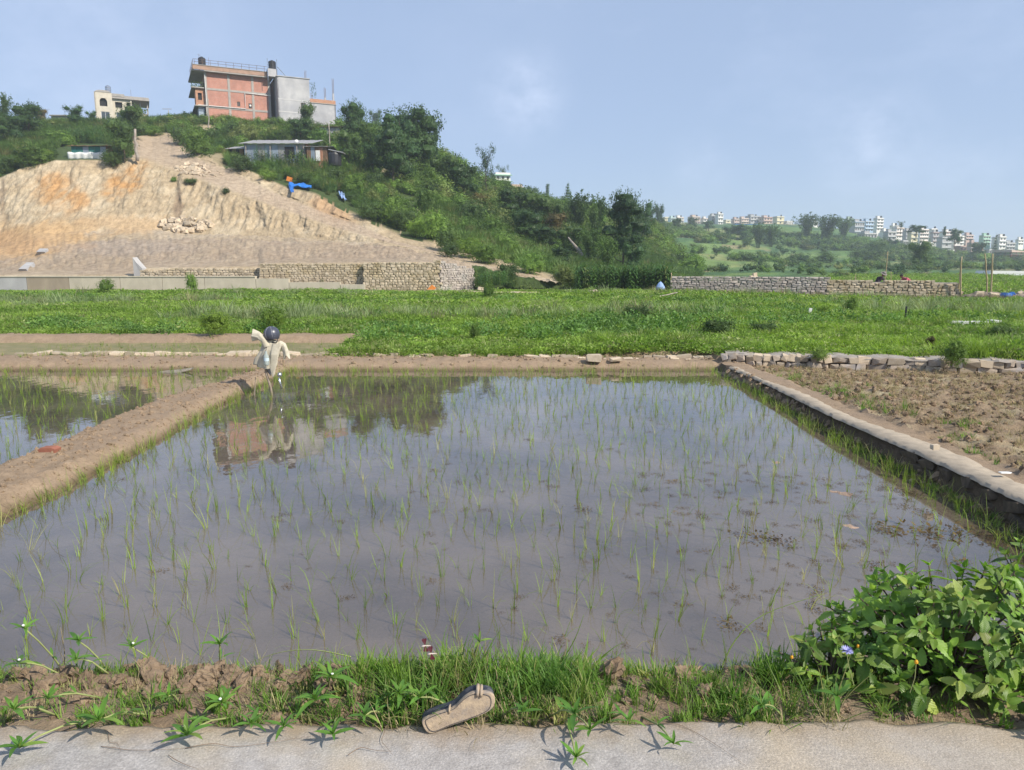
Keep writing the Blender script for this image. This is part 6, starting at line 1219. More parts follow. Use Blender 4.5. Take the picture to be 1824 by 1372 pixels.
def cloth(name, rings, mat, n=36, folds=7, amp=.16, seed=0, parent=sw, th=.003):
    """an open cloth tube through rings (centre, half width, half depth), with folds"""
    b = MB(); v = []; m = 22; K = len(rings)-1
    for i in range(m+1):
        t = i/m*K; k = min(int(t), K-1); f = t-k; f2 = f*f*(3-2*f); c = rings[k][0].lerp(rings[k+1][0], f2); rx = rings[k][1]*(1-f2)+rings[k+1][1]*f2; ry = rings[k][2]*(1-f2)+rings[k+1][2]*f2; ax = rings[k][3].lerp(rings[k+1][3], f2) if len(rings[k]) > 3 else Vector((1, 0, 0)); ax = ax.normalized()
        for j in range(n):
            a = 2*math.pi*j/n; g_ = 1+amp*(i/m+.25)*math.sin(folds*a+seed+i*.12)+.06*math.sin(3*a+i*.5+seed); v.append(c+ax*rx*g_*math.cos(a)+Vector((0, 1, 0))*ry*g_*math.sin(a)+Vector((0, 0, 1))*(.03*math.sin(2*a+seed)*(i/m)**2))
    b.add(v, [(i*n+j, i*n+(j+1) % n, (i+1)*n+(j+1) % n, (i+1)*n+j) for i in range(m) for j in range(n)]); o = b.build(name, mat, parent, smooth=True); s_ = o.modifiers.new('thick', 'SOLIDIFY'); s_.thickness = th; return o
X1 = Vector((1, 0, 0)); px_ = u1
sh = cloth('shirt', [(sc_at(484, 606), 6*px_, .04), (sc_at(484, 612), 15*px_, .06), (sc_at(482, 622), 16*px_, .075), (sc_at(476, 638), 17*px_, .07), (sc_at(472, 653), 17*px_, .06)], M_shirt, seed=1)
cloth('front_flap', [(sc_at(494, 612, -.06), 8*px_, .012), (sc_at(489, 632, -.08), 6.5*px_, .014), (sc_at(487, 652, -.06), 6*px_, .012), (sc_at(486, 668, -.05), 2.2*px_, .008)], M_shirt, 24, 3, .2, 2, sh)
cloth('back_flap', [(sc_at(478, 640, .02), 10*px_, .02), (sc_at(480, 655, .02), 8*px_, .02), (sc_at(484, 667, .02), 2.5*px_, .01)], M_shirtin, 24, 3, .2, 4, sh)
def axd(p, q): d = (q-p).normalized(); return Vector((-d.z, 0, d.x))
q0, q1, q2, q3 = sc_at(476, 618, -.05), sc_at(469, 605, -.06), sc_at(461, 599, -.05), sc_at(449, 597, -.03)
cloth('raised_sleeve', [(q0, 5.5*px_, .035, axd(q0, q1)), (q1, 5.5*px_, .035, axd(q0, q2)), (q2, 6*px_, .035, axd(q1, q3)), (q3, 8.5*px_, .03, axd(q2, q3))], M_shirt, 24, 4, .12, 3, sh)
q0, q1, q2, q3 = sc_at(497, 612, -.02), sc_at(505, 616, -.02), sc_at(509, 626, -.03), sc_at(511, 637, -.03)
cloth('hanging_sleeve', [(q0, 5.5*px_, .035, axd(q0, q1)), (q1, 5*px_, .03, axd(q0, q2)), (q2, 4.5*px_, .03, axd(q1, q3)), (q3, 5*px_, .025, axd(q2, q3))], M_shirt, 24, 4, .12, 5, sh)
m, t, b_, _ = newmat('clear_bottle'); b_.inputs['Base Color'].default_value = (.55, .62, .6, 1); b_.inputs['Roughness'].default_value = .12; b_.inputs['Transmission Weight'].default_value = .55
b = MB(); Tb = Matrix.Translation(sc_at(475, 651, -.13)); b.lathe([(.028, 0), (.036, .01), (.037, .04), (.034, .05), (.037, .06), (.037, .11), (.033, .14), (.016, .175), (.013, .2)], 18, Tb); bt = b.build('bottle', m, sw, smooth=True)
b = MB(); b.lathe([(.0375, .062), (.0378, .065), (.0378, .105), (.0375, .108)], 18, Tb); b.build('bottle_label', plain('pale_label', (.45, .55, .6), .6), bt)
b = MB(); b.tube([sc_at(475, 623, -.13), sc_at(478, 616, -.07)], .004, 5); b.build('string', M_shirt, bt)
b = MB(); b.tube([sc_at(455, 672), sc_at(453, 702)+Vector((0, 0, -.05))], [.006, .008], 6); b.build('prop_stick', M_stick, sw)
p = atz(500, 690, 0); e = empty('metal_scoop', p, 'shiny bent metal scoop sticking out of the water right of the scarecrow', 'scoop'); b = MB(); b.tube([at(503, 692, SY)-p, at(499, 683, SY)-p, at(497, 673, SY)-p], [.012, .014, .016], 7); b.build('handle', M_steel, e, smooth=True)
b = MB(); b.lathe([(.005, -.03), (.03, -.02), (.034, 0), (.028, .025), (.012, .035)], 14, Matrix.Translation(at(498, 668, SY)-p)); b.build('bowl', M_steel, e, smooth=True)
# ================================================================== RICE SEEDLINGS
M_rice = leafmat('rice_blade', (.27, .36, .06), (.17, .26, .05), (.36, .34, .16), 1.2, .45, .5, .25)
def blade(mb, p, a, lean, l, wd, seg=4, droop=.5):
    o = Vector((math.cos(a), math.sin(a), 0)); s = Vector((-o.y, o.x, 0)); v = []; th = lean; q = Vector(p)
    for i in range(seg+1):
        t = i/seg; ww = wd*(1-t**1.6)*.5+.0004; v += [q-s*ww, q+s*ww]; th += droop/seg*(.3+t*1.4); q = q+(o*math.sin(th)+Vector((0, 0, 1))*math.cos(th))*l/seg
    mb.add(v, [(2*i, 2*i+1, 2*i+3, 2*i+2) for i in range(seg)])
def rice_mesh(seed):
    q = random.Random(seed); mb = MB()
    for i in range(q.randint(3, 6)): blade(mb, (q.uniform(-.008, .008), q.uniform(-.008, .008), -.04), q.uniform(0, 6.283), q.uniform(.02, .32), q.uniform(.12, .27), q.uniform(.003, .0048), 5, q.choice([.15, .3, .7, 1.9]))
    return mb.mesh('rice_seedling', M_rice)
RICE = [rice_mesh(k) for k in range(12)]
def paddy_ok(x, y):
    xl = xline(LB_L, y); xr = xline(LB_R, y); u = (x-xl)/(xr-xl)
    return (u < -.02 or u > 1.0) and y < YB0-.02 and x < float(right_x(y))-.16
pts = []; q = random.Random(5); y = 3.2; row = 0
while y < 13.1:
    x = -9.9+(row % 2)*.1
    while x < 3.7:
        if q.random() < .86:
            xx, yy = x+q.gauss(0, .026), y+q.gauss(0, .022)
            if abs(xx) < .72*yy+.3 and paddy_ok(xx, yy): pts.append((xx, yy))
        x += .172
    y += .178; row += 1
for i in range(420):      # denser along the foot of the bunds
    t = q.random(); y = 4.2+9*t
    xx = float(xline(LB_R, y))+q.uniform(.0, .14) if q.random() < .55 else float(right_x(y))-q.uniform(.13, .28)
    if y < 13.2: pts.append((xx, y))
for i in range(260): x = q.uniform(-9, 3.6); pts.append((x, q.uniform(12.75, 13.14)))
pts.sort(key=lambda p: p[0]**2*.2+p[1]**2); inview = [p for p in pts if abs(p[0]) < .68*p[1]]; near = inview[:300]; ns = set(near); rest = [p for p in pts if p not in ns]
for (x, y) in near:
    o = link('rice_seedling', q.choice(RICE), None, (x, y, 0)); s = q.uniform(.7, 1.15); o.scale = (s, s, s); o.rotation_euler = (q.uniform(-.18, .18), q.uniform(-.18, .18), q.uniform(0, 6.28)); tag(o, 'thin green rice seedling standing in the nearer part of the main paddy', 'rice seedling', 'rice seedlings in the near water')
P = [(x, y, 0) for x, y in rest]; rr = [(q.uniform(-.18, .18), q.uniform(-.18, .18), q.uniform(0, 6.28)) for _ in P]; ss = [(s, s, s) for s in [q.uniform(.7, 1.2) for _ in P]]; scatter('distant_rice', P, rr, ss, RICE, 'thin rice seedlings in the farther water and left paddy')
# floating weed scraps and mud
M_scrap = leafmat('rotting_weed', (.17, .12, .05), (.08, .05, .03), None, 5, .2, .8, .3)
def scrap_mesh(seed, n=60, r=.12):
    q = random.Random(seed); mb = MB()
    for i in range(n):
        a = q.uniform(0, 6.28); rr_ = r*q.random()**.8; p = Vector((rr_*math.cos(a)*1.5, rr_*math.sin(a), q.uniform(0, .018))); d = rv(q); d.z = abs(d.z)*.35; quadleaf(mb, p, d, Vector((0, 0, 1))+rv(q)*.5, q.uniform(.015, .05), q.uniform(.006, .02))
    return mb.mesh('scrap', M_scrap)
SCR = [scrap_mesh(k) for k in range(5)]
for (px, py, s_, lab) in ((1345, 956, 1.0, 'left clump of rotting weed floating in the right part of the paddy'), (1385, 962, .9, 'rotting weed clump just right of the left floating clump'), (1580, 944, .9, 'rotting weed clump in the middle of the floating row'), (1640, 950, 1.6, 'largest greenish raft of floating weed'), (1700, 948, 1.2, 'floating weed raft left of the last one near the right bank'), (1765, 962, 1.0, 'floating weed near the right bank below the wall'),
          (1590, 870, .6, 'small floating scrap below the middle of the right wall'), (1625, 880, .8, 'floating weed raft nearer the right wall'), (1710, 1005, .7, 'dark scrap floating above the big bush'), (1555, 1008, .6, 'small clump of floating weed left of the big bush'), (1300, 1112, .6, 'small brown scrap in the near water'), (1600, 830, .5, 'tiny scrap near the right wall'), (1040, 908, .6, 'small scrap in the middle of the paddy'), (1655, 915, .7, 'thin floating scrap above the largest raft'), (1455, 1085, .5, 'small dark scrap left of the leafy bush')):
    p = atz(px, py, .002); o = link('floating_weed', q.choice(SCR), None, p); o.scale = (s_, s_, s_); o.rotation_euler.z = q.uniform(0, 3.1); tag(o, lab, 'floating weed', 'weed scraps floating in the paddy')
pp = []
for i in range(330):
    y = 3.3+9.5*q.random()**1.2; x = q.uniform(-.66, .7)*y*(1 if q.random() < .4 else .5) + (1.2 if q.random() < .6 else 0)
    if paddy_ok(x, y): pp.append((x, y, .001))
n0_ = len(pp); pp += [(q.uniform(1.1, 3.3), q.uniform(3.9, 6.6), .001) for _ in range(170)]; pp = pp[:n0_]+[p for p in pp[n0_:] if paddy_ok(p[0], p[1])]
sz = [.1+.3*q.random()**2+(.12*q.random() if i_ >= n0_ else 0) for i_, _ in enumerate(pp)]; scatter('floating_specks', pp, [(0, 0, q.uniform(0, 6.28)) for _ in pp], [(s, s, s*.8) for s in sz], SCR, 'small scattered scraps of weed and straw on the water')

# ================================================================== VERGE
M_grass = leafmat('verge_grass', (.18, .30, .05), (.10, .20, .04), (.30, .30, .12), 3, .4, .5, .25)
def tuft(seed, n, h, wd=.006, lean=.5, mat=M_grass, r=.03):
    q = random.Random(seed); mb = MB()
    for i in range(n): a = q.uniform(0, 6.283); blade(mb, (q.uniform(-r, r), q.uniform(-r, r), -.01), a, q.uniform(0, lean), h*q.uniform(.5, 1.15), wd*q.uniform(.7, 1.3), 5, q.uniform(.1, 1.1))
    return mb.mesh('grass_tuft', mat)
G_t = [tuft(k, 20, .14, .006, .7) for k in range(6)]; G_s = [tuft(20+k, 20, .07, .004, .9) for k in range(4)]; G_d = [tuft(40+k, 14, .12, .003, 1.3, M_dry) for k in range(4)]; G_b = [tuft(60+k, 16, .11, .011, .8) for k in range(4)]
def verge_scatter(name, n, dens, protos, label, lo, hi, seed, y0=2.34, y1=3.04):
    r = random.Random(seed); P = []; 
    while len(P) < n:
        x = r.uniform(-2.7, 2.8); y = r.uniform(y0, y1)
        px = 912+F*x/(y*.987+.25)
        cl = float(smooth(-.3, .25, fbm(x*4+seed*3.1, y*4, 2))); 
        if r.random() < dens(px, y)*(.12+.88*cl): P.append((x, y))
    z = ground_z(np.array([p[0] for p in P]), np.array([p[1] for p in P]))[0]
    P3 = [(p[0], p[1], zz) for p, zz in zip(P, z)]; s = [r.uniform(lo, hi)*seg_d(912+F*p[0]/(p[1]*.987+.25), [(0, .62), (560, .75), (780, .98), (1010, .98), (1100, .6), (1300, .65), (1400, .9), (1600, .7)])*(1 if p[1] < 2.9 else .8) for p in P]; scatter(name, P3, [(r.uniform(-.25, .25), r.uniform(-.25, .25), r.uniform(0, 6.28)) for _ in P], [(a, a, a) for a in s], protos, label)
def seg_d(px, pts_): return np.interp(px, [p[0] for p in pts_], [p[1] for p in pts_])
verge_scatter('verge_grass', 520, lambda px, y: seg_d(px, [(-200, .22), (480, .22), (560, .7), (760, .8), (820, 1), (1000, 1), (1100, .55), (1250, .45), (1330, .9), (1450, .7), (1600, .2), (1900, .1)])*(1 if y > 2.42 else .5), G_t, 'long green grass growing along the verge', .6, 1.2, 1)
verge_scatter('water_edge_grass', 190, lambda px, y: seg_d(px, [(-200, 1), (560, 1), (700, .2), (1500, .2)]), G_t[:3]+G_b[:2], 'green grass and sprouts along the water side of the left verge', 1.2, 1.9, 9, 2.82, 3.04)
verge_scatter('broad_verge_grass', 260, lambda px, y: seg_d(px, [(-200, .1), (500, .2), (700, .8), (1000, 1), (1400, .8), (1600, .2)]), G_b, 'broad bladed grass among the verge grass', .7, 1.3, 2)
verge_scatter('short_grass', 850, lambda px, y: seg_d(px, [(-200, .9), (560, .7), (700, .6), (1500, .5), (1900, .6)])*(.75 if 2.55 < y < 2.82 and px < 560 else 1), G_s, 'short fine grass over the verge soil', .7, 1.5, 3)
verge_scatter('dry_stalks', 420, lambda px, y: seg_d(px, [(-200, .9), (600, .6), (1000, .35), (1500, .5), (1900, .4)]), G_d, 'dry straw and dead stalks on the verge', .5, 1.3, 4, 2.3, 3.1)
G_l = [tuft(80+k, 7, .24, .005, 1.3) for k in range(4)]
verge_scatter('leaning_grass', 60, lambda px, y: seg_d(px, [(-200, .2), (560, .3), (800, 1), (1450, 1), (1600, .2)]), G_l, 'long grass blades leaning out over the path edge', .7, 1.2, 7, 2.33, 2.45)
verge_scatter('edge_straw', 90, lambda px, y: 1, G_d, 'thin dry straw lying on the edge of the path', .3, .8, 6, 2.2, 2.36)
# soil clods
M_clod = surf('clod_earth', (.29, .21, .14), (.14, .10, .068), 14, .95, .9, 50, .015)
def clod_mesh(seed):
    bm = bmesh.new(); bmesh.ops.create_icosphere(bm, subdivisions=3, radius=1)
    for v in bm.verts: 
        n_ = float(fbm(v.co.x*1.5+seed*3, v.co.y*1.5+v.co.z*2.1, 4))+.5*float(fbm(v.co.z*4+seed, v.co.x*4-v.co.y*3, 3)); n_ += .45*float(fbm(v.co.x*5+v.co.z*3, v.co.y*5-seed, 3)); v.co *= .5*(1+.55*n_)
    me = bpy.data.meshes.new('clod'); bm.to_mesh(me); bm.free(); me.materials.append(M_clod); return me
CL = [clod_mesh(k) for k in range(6)]
def clod(px, py, d, lab): z = .34; p = atz(px, py, z); p.z = gz(p.x, p.y)+d*.06; o = link('soil_clod', q.choice(CL), None, p); d *= .55; o.scale = (d*1.4, d, d*.7); o.rotation_euler = (q.random(), q.random(), q.random()*6); tag(o, lab, 'soil clod', 'soil clods on the verge')
for a in ((530, 1212, .17, 'large crumbly clod at the right end of the bare verge soil'), (500, 1225, .11, 'clod just left of the large crumbly one'), (375, 1212, .15, 'brown clod in the middle of the left verge'), (270, 1200, .16, 'wide clod on the left verge'), (210, 1215, .13, 'clod left of the wide clod'), (330, 1232, .10, 'small clod before the wide clod'), (430, 1225, .12, 'clod between the middle clod and the large crumbly one'), (150, 1210, .10, 'clod near the leftmost grass'), (60, 1205, .13, 'clod at the far left of the verge'), (1085, 1200, .17, 'pale clod behind the grass right of the shoe'), (1130, 1215, .12, 'smaller clod right of the pale clod'), (1040, 1195, .10, 'clod left of the pale clod behind the grass'), (1305, 1190, .13, 'brown clod between the grass and the leafy bush'), (1335, 1205, .09, 'small clod beside the leafy bush'), (635, 1240, .10, 'dark clod between the grass tufts left of the shoe')): clod(*a)
cp = []; 
for i in range(900):
    x, y = q.uniform(-2.4, 2.6), q.uniform(2.38, 3.15); cp.append((x, y))
zz = ground_z(np.array([c[0] for c in cp]), np.array([c[1] for c in cp]))[0]; cs = [.012+.035*q.random()**3 for _ in cp]
scatter('verge_crumbs', [(c[0], c[1], z) for c, z in zip(cp, zz)], [(q.random()*3, q.random()*3, 0) for _ in cp], [(s, s, s) for s in cs], CL, 'crumbs of dry earth on the verge')
cp = []
while len(cp) < 150:
    x, y = q.uniform(-2.3, 2.4), q.gauss(2.68, .10)
    if (x < -.55 or q.random() < .2) and 2.4 < y < 3.0: cp.append((x, y))
zz = ground_z(np.array([c[0] for c in cp]), np.array([c[1] for c in cp]))[0]; cs = [.025+.06*q.random()**2 for _ in cp]
scatter('loose_clods', [(c[0], c[1], z+s*.1) for c, z, s in zip(cp, zz, cs)], [(q.random()*3, q.random()*3, 0) for _ in cp], [(s*1.2, s, s*.8) for s in cs], CL, 'loose earth clods heaped along the left part of the verge')
# clods and tufts of the ploughed plot
cp = []
for i in range(7000):
    y = 4.0+9.3*q.random()**.9; x = float(right_x(y))+.45+9*q.random()
    if y < wall_y(x)-.1 and x < .8*y+.6: cp.append((x, y))
zz = ground_z(np.array([c[0] for c in cp]), np.array([c[1] for c in cp]))[0]; M_cl2 = surf('ploughed_clod', (.31, .225, .15), (.15, .105, .07), 16, .95, .9, 60, .015, rand=.25); CL2 = []
for m_ in CL[:4]: m2 = m_.copy(); m2.materials.clear(); m2.materials.append(M_cl2); CL2.append(m2)
scatter('ploughed_clods', [(c[0], c[1], z+.005) for c, z in zip(cp, zz)], [(q.random()*3, q.random()*3, 0) for _ in cp], [(s, s, s*.8) for s in [.02+.075*q.random()**3 for _ in cp]], CL2, 'broken brown clods of the ploughed plot')
k = q.sample(range(len(cp)), int(len(cp)*.9)); scatter('plough_straw', [(cp[i][0]+.05, cp[i][1], zz[i]+.02) for i in k], [(q.uniform(-.6, .6), q.uniform(-.6, .6), q.uniform(0, 6.28)) for i in k], [(s, s, s) for s in [q.uniform(.4, .9) for _ in k]], G_d, 'dry straw lying over the ploughed plot')
gp = []
for i in range(420): y = 4.2+8.5*q.random(); x = float(right_x(y))+q.uniform(.42, .95)+(.5*q.random() if q.random() < .25 else 0); gp.append((x, y))
zz2 = ground_z(np.array([c[0] for c in gp]), np.array([c[1] for c in gp]))[0]; m_g = [i for i in range(len(gp)) if fbm(gp[i][0]*1.2, gp[i][1]*.9+3, 3) > -.12]
scatter('path_side_grass', [(*gp[i], zz2[i]) for i in m_g], [(0, 0, q.uniform(0, 6.28)) for i in m_g], [(s, s, s) for s in [q.uniform(.6, 1.2) for _ in m_g]], G_s+G_t[:1], 'patchy green grass between the right hand path and the ploughed plot')
# moss and weeds at the foot of the right wall, straggling grass on the bunds
gp = [(float(right_x(y))-q.uniform(.03, .14), y) for y in [3.6+9*q.random() for _ in range(260)]]
scatter('wall_foot_grass', [(x, y, .02) for x, y in gp], [(0, q.uniform(-.4, 0), q.uniform(0, 6.28)) for _ in gp], [(s, s, s) for s in [q.uniform(.4, 1.1) for _ in gp]], G_s+G_d[:1], 'sparse grass hanging on the shaded face of the right bank')
gp = [(q.uniform(-10, 4), q.uniform(14.3, 16.9) if q.random() < .6 else q.uniform(13.9, 14.3)) for _ in range(1100)]; gp = [g_ for g_ in gp if g_[0] < -2.7 or g_[1] < 14.4]
zz3 = ground_z(np.array([c[0] for c in gp]), np.array([c[1] for c in gp]))[0]
scatter('terrace_grass', [(x, y, z) for (x, y), z in zip(gp, zz3)], [(0, 0, q.uniform(0, 6.28)) for _ in gp], [(s, s, s) for s in [q.uniform(.5, 1.2) for _ in gp]], [RICE[0], RICE[3], G_s[0], G_d[0]], 'thin grass and seedlings on the wet terrace behind the back bund')

cc = []
for i in range(2600):
    x, y = q.uniform(-9, 4.2), q.uniform(4, 14.4); t_ = q.random()
    if t_ < .62: y = 4.2+9*q.random(); xl_, xr_ = float(xline(LB_L, y)), float(xline(LB_R, y)); x = xl_+(xr_-xl_)*q.uniform(-.02, 1.04); sz_ = .012+.035*q.random()**3
    elif t_ < .8: y = q.uniform(13.15, 14.2); sz_ = .02+.05*q.random()**2
    else: y = 3.6+9*q.random(); x = float(right_x(y))-q.uniform(.0, .16); sz_ = .03+.07*q.random()**2
    if abs(x) < .72*y+.4: cc.append((x, y, sz_))
zz = ground_z(np.array([c[0] for c in cc]), np.array([c[1] for c in cc]))[0]; CL3 = []
for m_ in CL[:3]: m2 = m_.copy(); m2.materials.clear(); m2.materials.append(M_bund); CL3.append(m2)
scatter('bund_crumbs', [(c[0], c[1], z) for c, z in zip(cc, zz)], [(q.random()*3, q.random()*3, 0) for _ in cc], [(c[2]*1.3, c[2], c[2]*.7) for c in cc], CL3, 'crumbs of dry mud over the bunds and the right bank')
# ---- the old shoe
M_shoe = surf('muddy_sole', (.45, .35, .24), (.27, .215, .17), 26, .92, .8, 70, .004, coord='obj', c3=(.20, .185, .18), sc3=17); M_upper = surf('dark_worn_insole', (.05, .055, .075), (.025, .03, .04), 30, .6, .4, 80, .002, coord='obj', c3=(.11, .105, .105), sc3=30)
def shoe():
    c = [(752, 1280), (757, 1297), (765, 1305), (775, 1304), (800, 1293), (830, 1283), (860, 1272), (876, 1262), (882, 1250), (882, 1236), (876, 1228), (862, 1224), (845, 1224), (832, 1231), (820, 1243), (810, 1254), (795, 1260), (778, 1265), (766, 1270), (758, 1274)]
    Y0 = atz(768, 1305, .352).y; e = empty('old_shoe', at(815, 1300, Y0), 'muddy worn out sandal lying on its side at the edge of the path', 'sandal'); O = e.location.copy(); e.scale = (.91, .91, .9)
    # closed smooth outline of the tread, leaning back a little
    pts_ = [Vector(((p[0]-815)/480*.985, 0, (1305-p[1])/480*.86)) for p in c]; n = len(pts_); sm = []
    for i in range(n):
        p0, p1, p2, p3 = pts_[i-1], pts_[i], pts_[(i+1) % n], pts_[(i+2) % n]
        for t in (0, .25, .5, .75): sm.append(.5*((2*p1)+(p2-p0)*t+(2*p0-5*p1+4*p2-p3)*t*t+(-p0+3*p1-3*p2+p3)*t**3))
    cen = sum(sm, Vector())/len(sm); M_ = Matrix.Translation(Vector((0, 0, atz(768, 1305, .352).z-O.z+.003))) @ Matrix.Rotation(R(6), 4, 'Z') @ Matrix.Rotation(R(-5), 4, 'X')
    def ring(y, s_, dz=0): return [M_ @ (Vector((cen.x+(p.x-cen.x)*s_, y, cen.z+(p.z-cen.z)*s_+dz))) for p in sm]
    def shell(rings, mat, name, par, cap0=True, cap1=True):
        b = MB(); v = [p for r_ in rings for p in r_]; N_ = len(sm); f = [(i*N_+j, i*N_+(j+1) % N_, (i+1)*N_+(j+1) % N_, (i+1)*N_+j) for i in range(len(rings)-1) for j in range(N_)]
        for cp_, i in ((cap0, 0), (cap1, len(rings)-1)):
            if cp_: v.append(sum(rings[i], Vector())/N_); f += [(len(v)-1, i*N_+j, i*N_+(j+1) % N_) for j in range(N_)]
        b.add(v, f); return b.build(name, mat, par, smooth=name != 'sole')
    s_ = shell([ring(.0, .9), ring(0, .985), ring(.002, 1.0), ring(.014, 1.0), ring(.018, .985)], M_shoe, 'sole', e)
    shell([ring(.019, .97), ring(.021, .985), ring(.028, .99), ring(.030, .97)], M_upper, 'midsole', e); shell([ring(.031, .975), ring(.034, .99), ring(.046, .995), ring(.060, .98), ring(.066, .93), ring(.062, .86), ring(.052, .8)], M_upper, 'footbed', e)
    b = MB(); 
    for i in range(0, len(sm), 1): pass
    g_ = [M_ @ Vector((cen.x+(p.x-cen.x)*.9, -.0015, cen.z+(p.z-cen.z)*.9)) for p in sm]; b.tube(g_+[g_[0]], .0012, 4, False); b.build('tread_groove', M_upper, s_)
    st = MB(); top_ = M_ @ Vector((.058, .02, .170)); pts2 = [M_ @ Vector(v) for v in ((.074, -.003, .132), (.075, -.005, .146), (.077, .012, .154), (.079, .04, .153), (.08, .064, .142))]; st.tube(pts2, [.006, .006, .007, .007, .006], 8); st.tube([p+Vector((.013, 0, -.002)) for p in pts2], [.005, .006, .006, .006, .005], 8); st.build('strap_loop', M_shoe, e, smooth=True)
    # loose stitched toe strap remains
    t2 = MB(); t2.tube([M_ @ Vector(v) for v in ((-.03, -.002, .072), (-.029, -.004, .088), (-.027, .01, .094), (-.024, .03, .09))], [.003, .004, .004, .003], 6); t2.build('torn_stitch', M_shoe, e, smooth=True)
shoe()

# ---- creeping alligator weed sprigs along the path
M_sprig = leafmat('sprig_leaf', (.13, .27, .04), (.08, .19, .035), (.20, .30, .06), 5, .35, .4, .2, .4); M_stem = surf('pale_stem', (.30, .34, .13), (.22, .24, .1), 20, .7, .2, 60, .002); M_petal = plain('white_petals', (.75, .75, .72), .7)
def lance(l, wd, curl=.5, mat=M_sprig, seg=6, tooth=0):
    mb = MB(); v = []
    for i in range(seg+1):
        t = i/seg; ww = wd*.5*math.sin(math.pi*min(1, t**.8*.97+.03))**.75; z = .10*l*math.sin(t*2)-curl*l*t*t*.4; x = l*t; k = 1+tooth*(-1)**i
        v += [(x, -ww*k, z+ww*.25), (x, 0, z-.0), (x, ww*k, z+ww*.25)]
    mb.add(v, [(3*i+j, 3*i+j+1, 3*i+4+j, 3*i+3+j) for i in range(seg) for j in range(2)]); return mb.mesh('leaf', mat, True)
LN = [lance(.085, .017, c) for c in (.2, .6, 1.0)]
def sprig(px, py, z, root, lab, n=7, s=1.0, flower=False, up=.3):
    p = atz(px, py, z); e = empty('creeping_weed', p, lab, 'weed', 'creeping weeds along the path edge', q.uniform(0, 6)); e.rotation_euler.x = q.uniform(-.25, .25)-.1; bpy.context.view_layer.update; Rm = Matrix.LocRotScale(e.location, e.rotation_euler, None).inverted()
    for i in range(n):
        o = link('leaf', q.choice(LN), e); a = i*2*math.pi/n*1.0+q.uniform(-.25, .25); f = s*(1.0 if i % 2 else .75)*q.uniform(.85, 1.15); o.scale = (f, f*1.05, f); o.rotation_euler = (q.uniform(-.3, .3), -up*(1.0 if i % 2 else 2.0)+q.uniform(-.15, .15), a)
    for i in range(3): o = link('young_leaf', LN[0], e); o.scale = (.4*s,)*3; o.rotation_euler = (0, -1.1, i*2.1)
    rp = Vector(root) if root else None; st = MB()
    if rp is None: rp = Vector((p.x+q.uniform(-.08, .12), max(p.y+q.uniform(.05, .2), 2.4), 0)); rp.z = gz(rp.x, rp.y)
    mid = (p+rp)/2+Vector((0, 0, .02)); nodes = [Rm @ x for x in (p, p.lerp(mid, .5)+Vector((0, 0, .006)), mid, mid.lerp(rp, .5), rp)]; st.tube(nodes, [.0028, .003, .0032, .0034, .0036], 6); st.build('stem', M_stem, e, smooth=True)
    for nd in (nodes[2],):
        for i in range(2): o = link('leaf', LN[1], e, nd); o.scale = (.8*s,)*3; o.rotation_euler = (0, -.4, q.uniform(0, 6))
    if flower: b = MB(); b.lathe([(.001, 0), (.0045, .002), (.005, .005), (.002, .008)], 9, Matrix.Translation((.006, 0, .014))); b.build('flower', M_petal, e)
SPR = [(34, 1332, .39, 'sprig lying on the concrete at the lower left corner', 8, 1.0, 0), (25, 1264, .42, 'sprig at the left edge of the photo above the path', 7, .9, 0), (177, 1283, .42, 'wide star shaped sprig reaching onto the path at the left', 8, 1.1, 0), (235, 1153, .40, 'sprig standing behind the left clods by the water', 7, .85, 1), (333, 1310, .39, 'large sprig lying on the path left of the middle', 8, 1.15, 0), (446, 1290, .39, 'small sprig on the path edge right of the large one', 6, .8, 0), (506, 1294, .39, 'small leafy sprig on the path edge, second left of the shoe', 7, .8, 0),
      (396, 1252, .43, 'pale sprig before the middle clods', 8, .9, 1), (594, 1308, .39, 'star shaped sprig on the path just left of the shoe', 7, .85, 0), (562, 1247, .42, 'dark leaved sprig at the right end of the bare soil', 7, 1.1, 0), (590, 1207, .46, 'tall sprig rising from the grass left of the shoe', 8, 1.1, 1), (44, 1120, .52, 'long stalked sprig leaning over the water at the left', 6, .7, 1), (140, 1142, .44, 'sprig by the water at the left behind the verge', 7, .8, 0), (136, 1175, .42, 'bright sprig behind the left soil', 7, .7, 0), (34, 1182, .44, 'sprig with a white flower at the left edge', 6, .8, 1),
      (391, 1148, .44, 'tall sprig over the water above the middle clods', 6, .9, 0), (711, 1236, .44, 'pale green sprig left of the shoe in the grass', 8, 1.0, 0), (749, 1242, .44, 'drooping sprig touching the left tip of the shoe', 5, .95, 0), (1024, 1272, .44, 'upright sprig right of the shoe', 6, 1.1, 0), (1026, 1350, .38, 'dark sprig lying on the path at the bottom right of the shoe', 7, .85, 0), (1052, 1300, .40, 'small sprig between the upright and the lowest one', 6, .8, 0), (854, 1143, .47, 'small sprig at the top of the grass above the shoe', 6, .6, 0), (1358, 1258, .44, 'yellow green star sprig at the right end of the grass', 7, .85, 0), (1200, 1325, .39, 'thin sprig on the path edge below the grass', 5, .8, 0),
      (1492, 1240, .46, 'light sprig before the leafy bush', 6, .9, 0), (300, 1240, .42, 'small sprig before the wide clod', 6, .8, 0), (85, 1245, .43, 'green sprig over the left soil', 7, .8, 0), (650, 1275, .42, 'low sprig in the straw left of the shoe', 6, .8, 0), (930, 1268, .42, 'low sprig in the grass just right of the shoe', 6, .8, 0), (1120, 1285, .41, 'low sprig under the grass right of the middle', 6, .75, 0)]
for (px, py, z, lab, n, s, fl) in SPR: sprig(px, py, z, None, lab, n, s, fl)
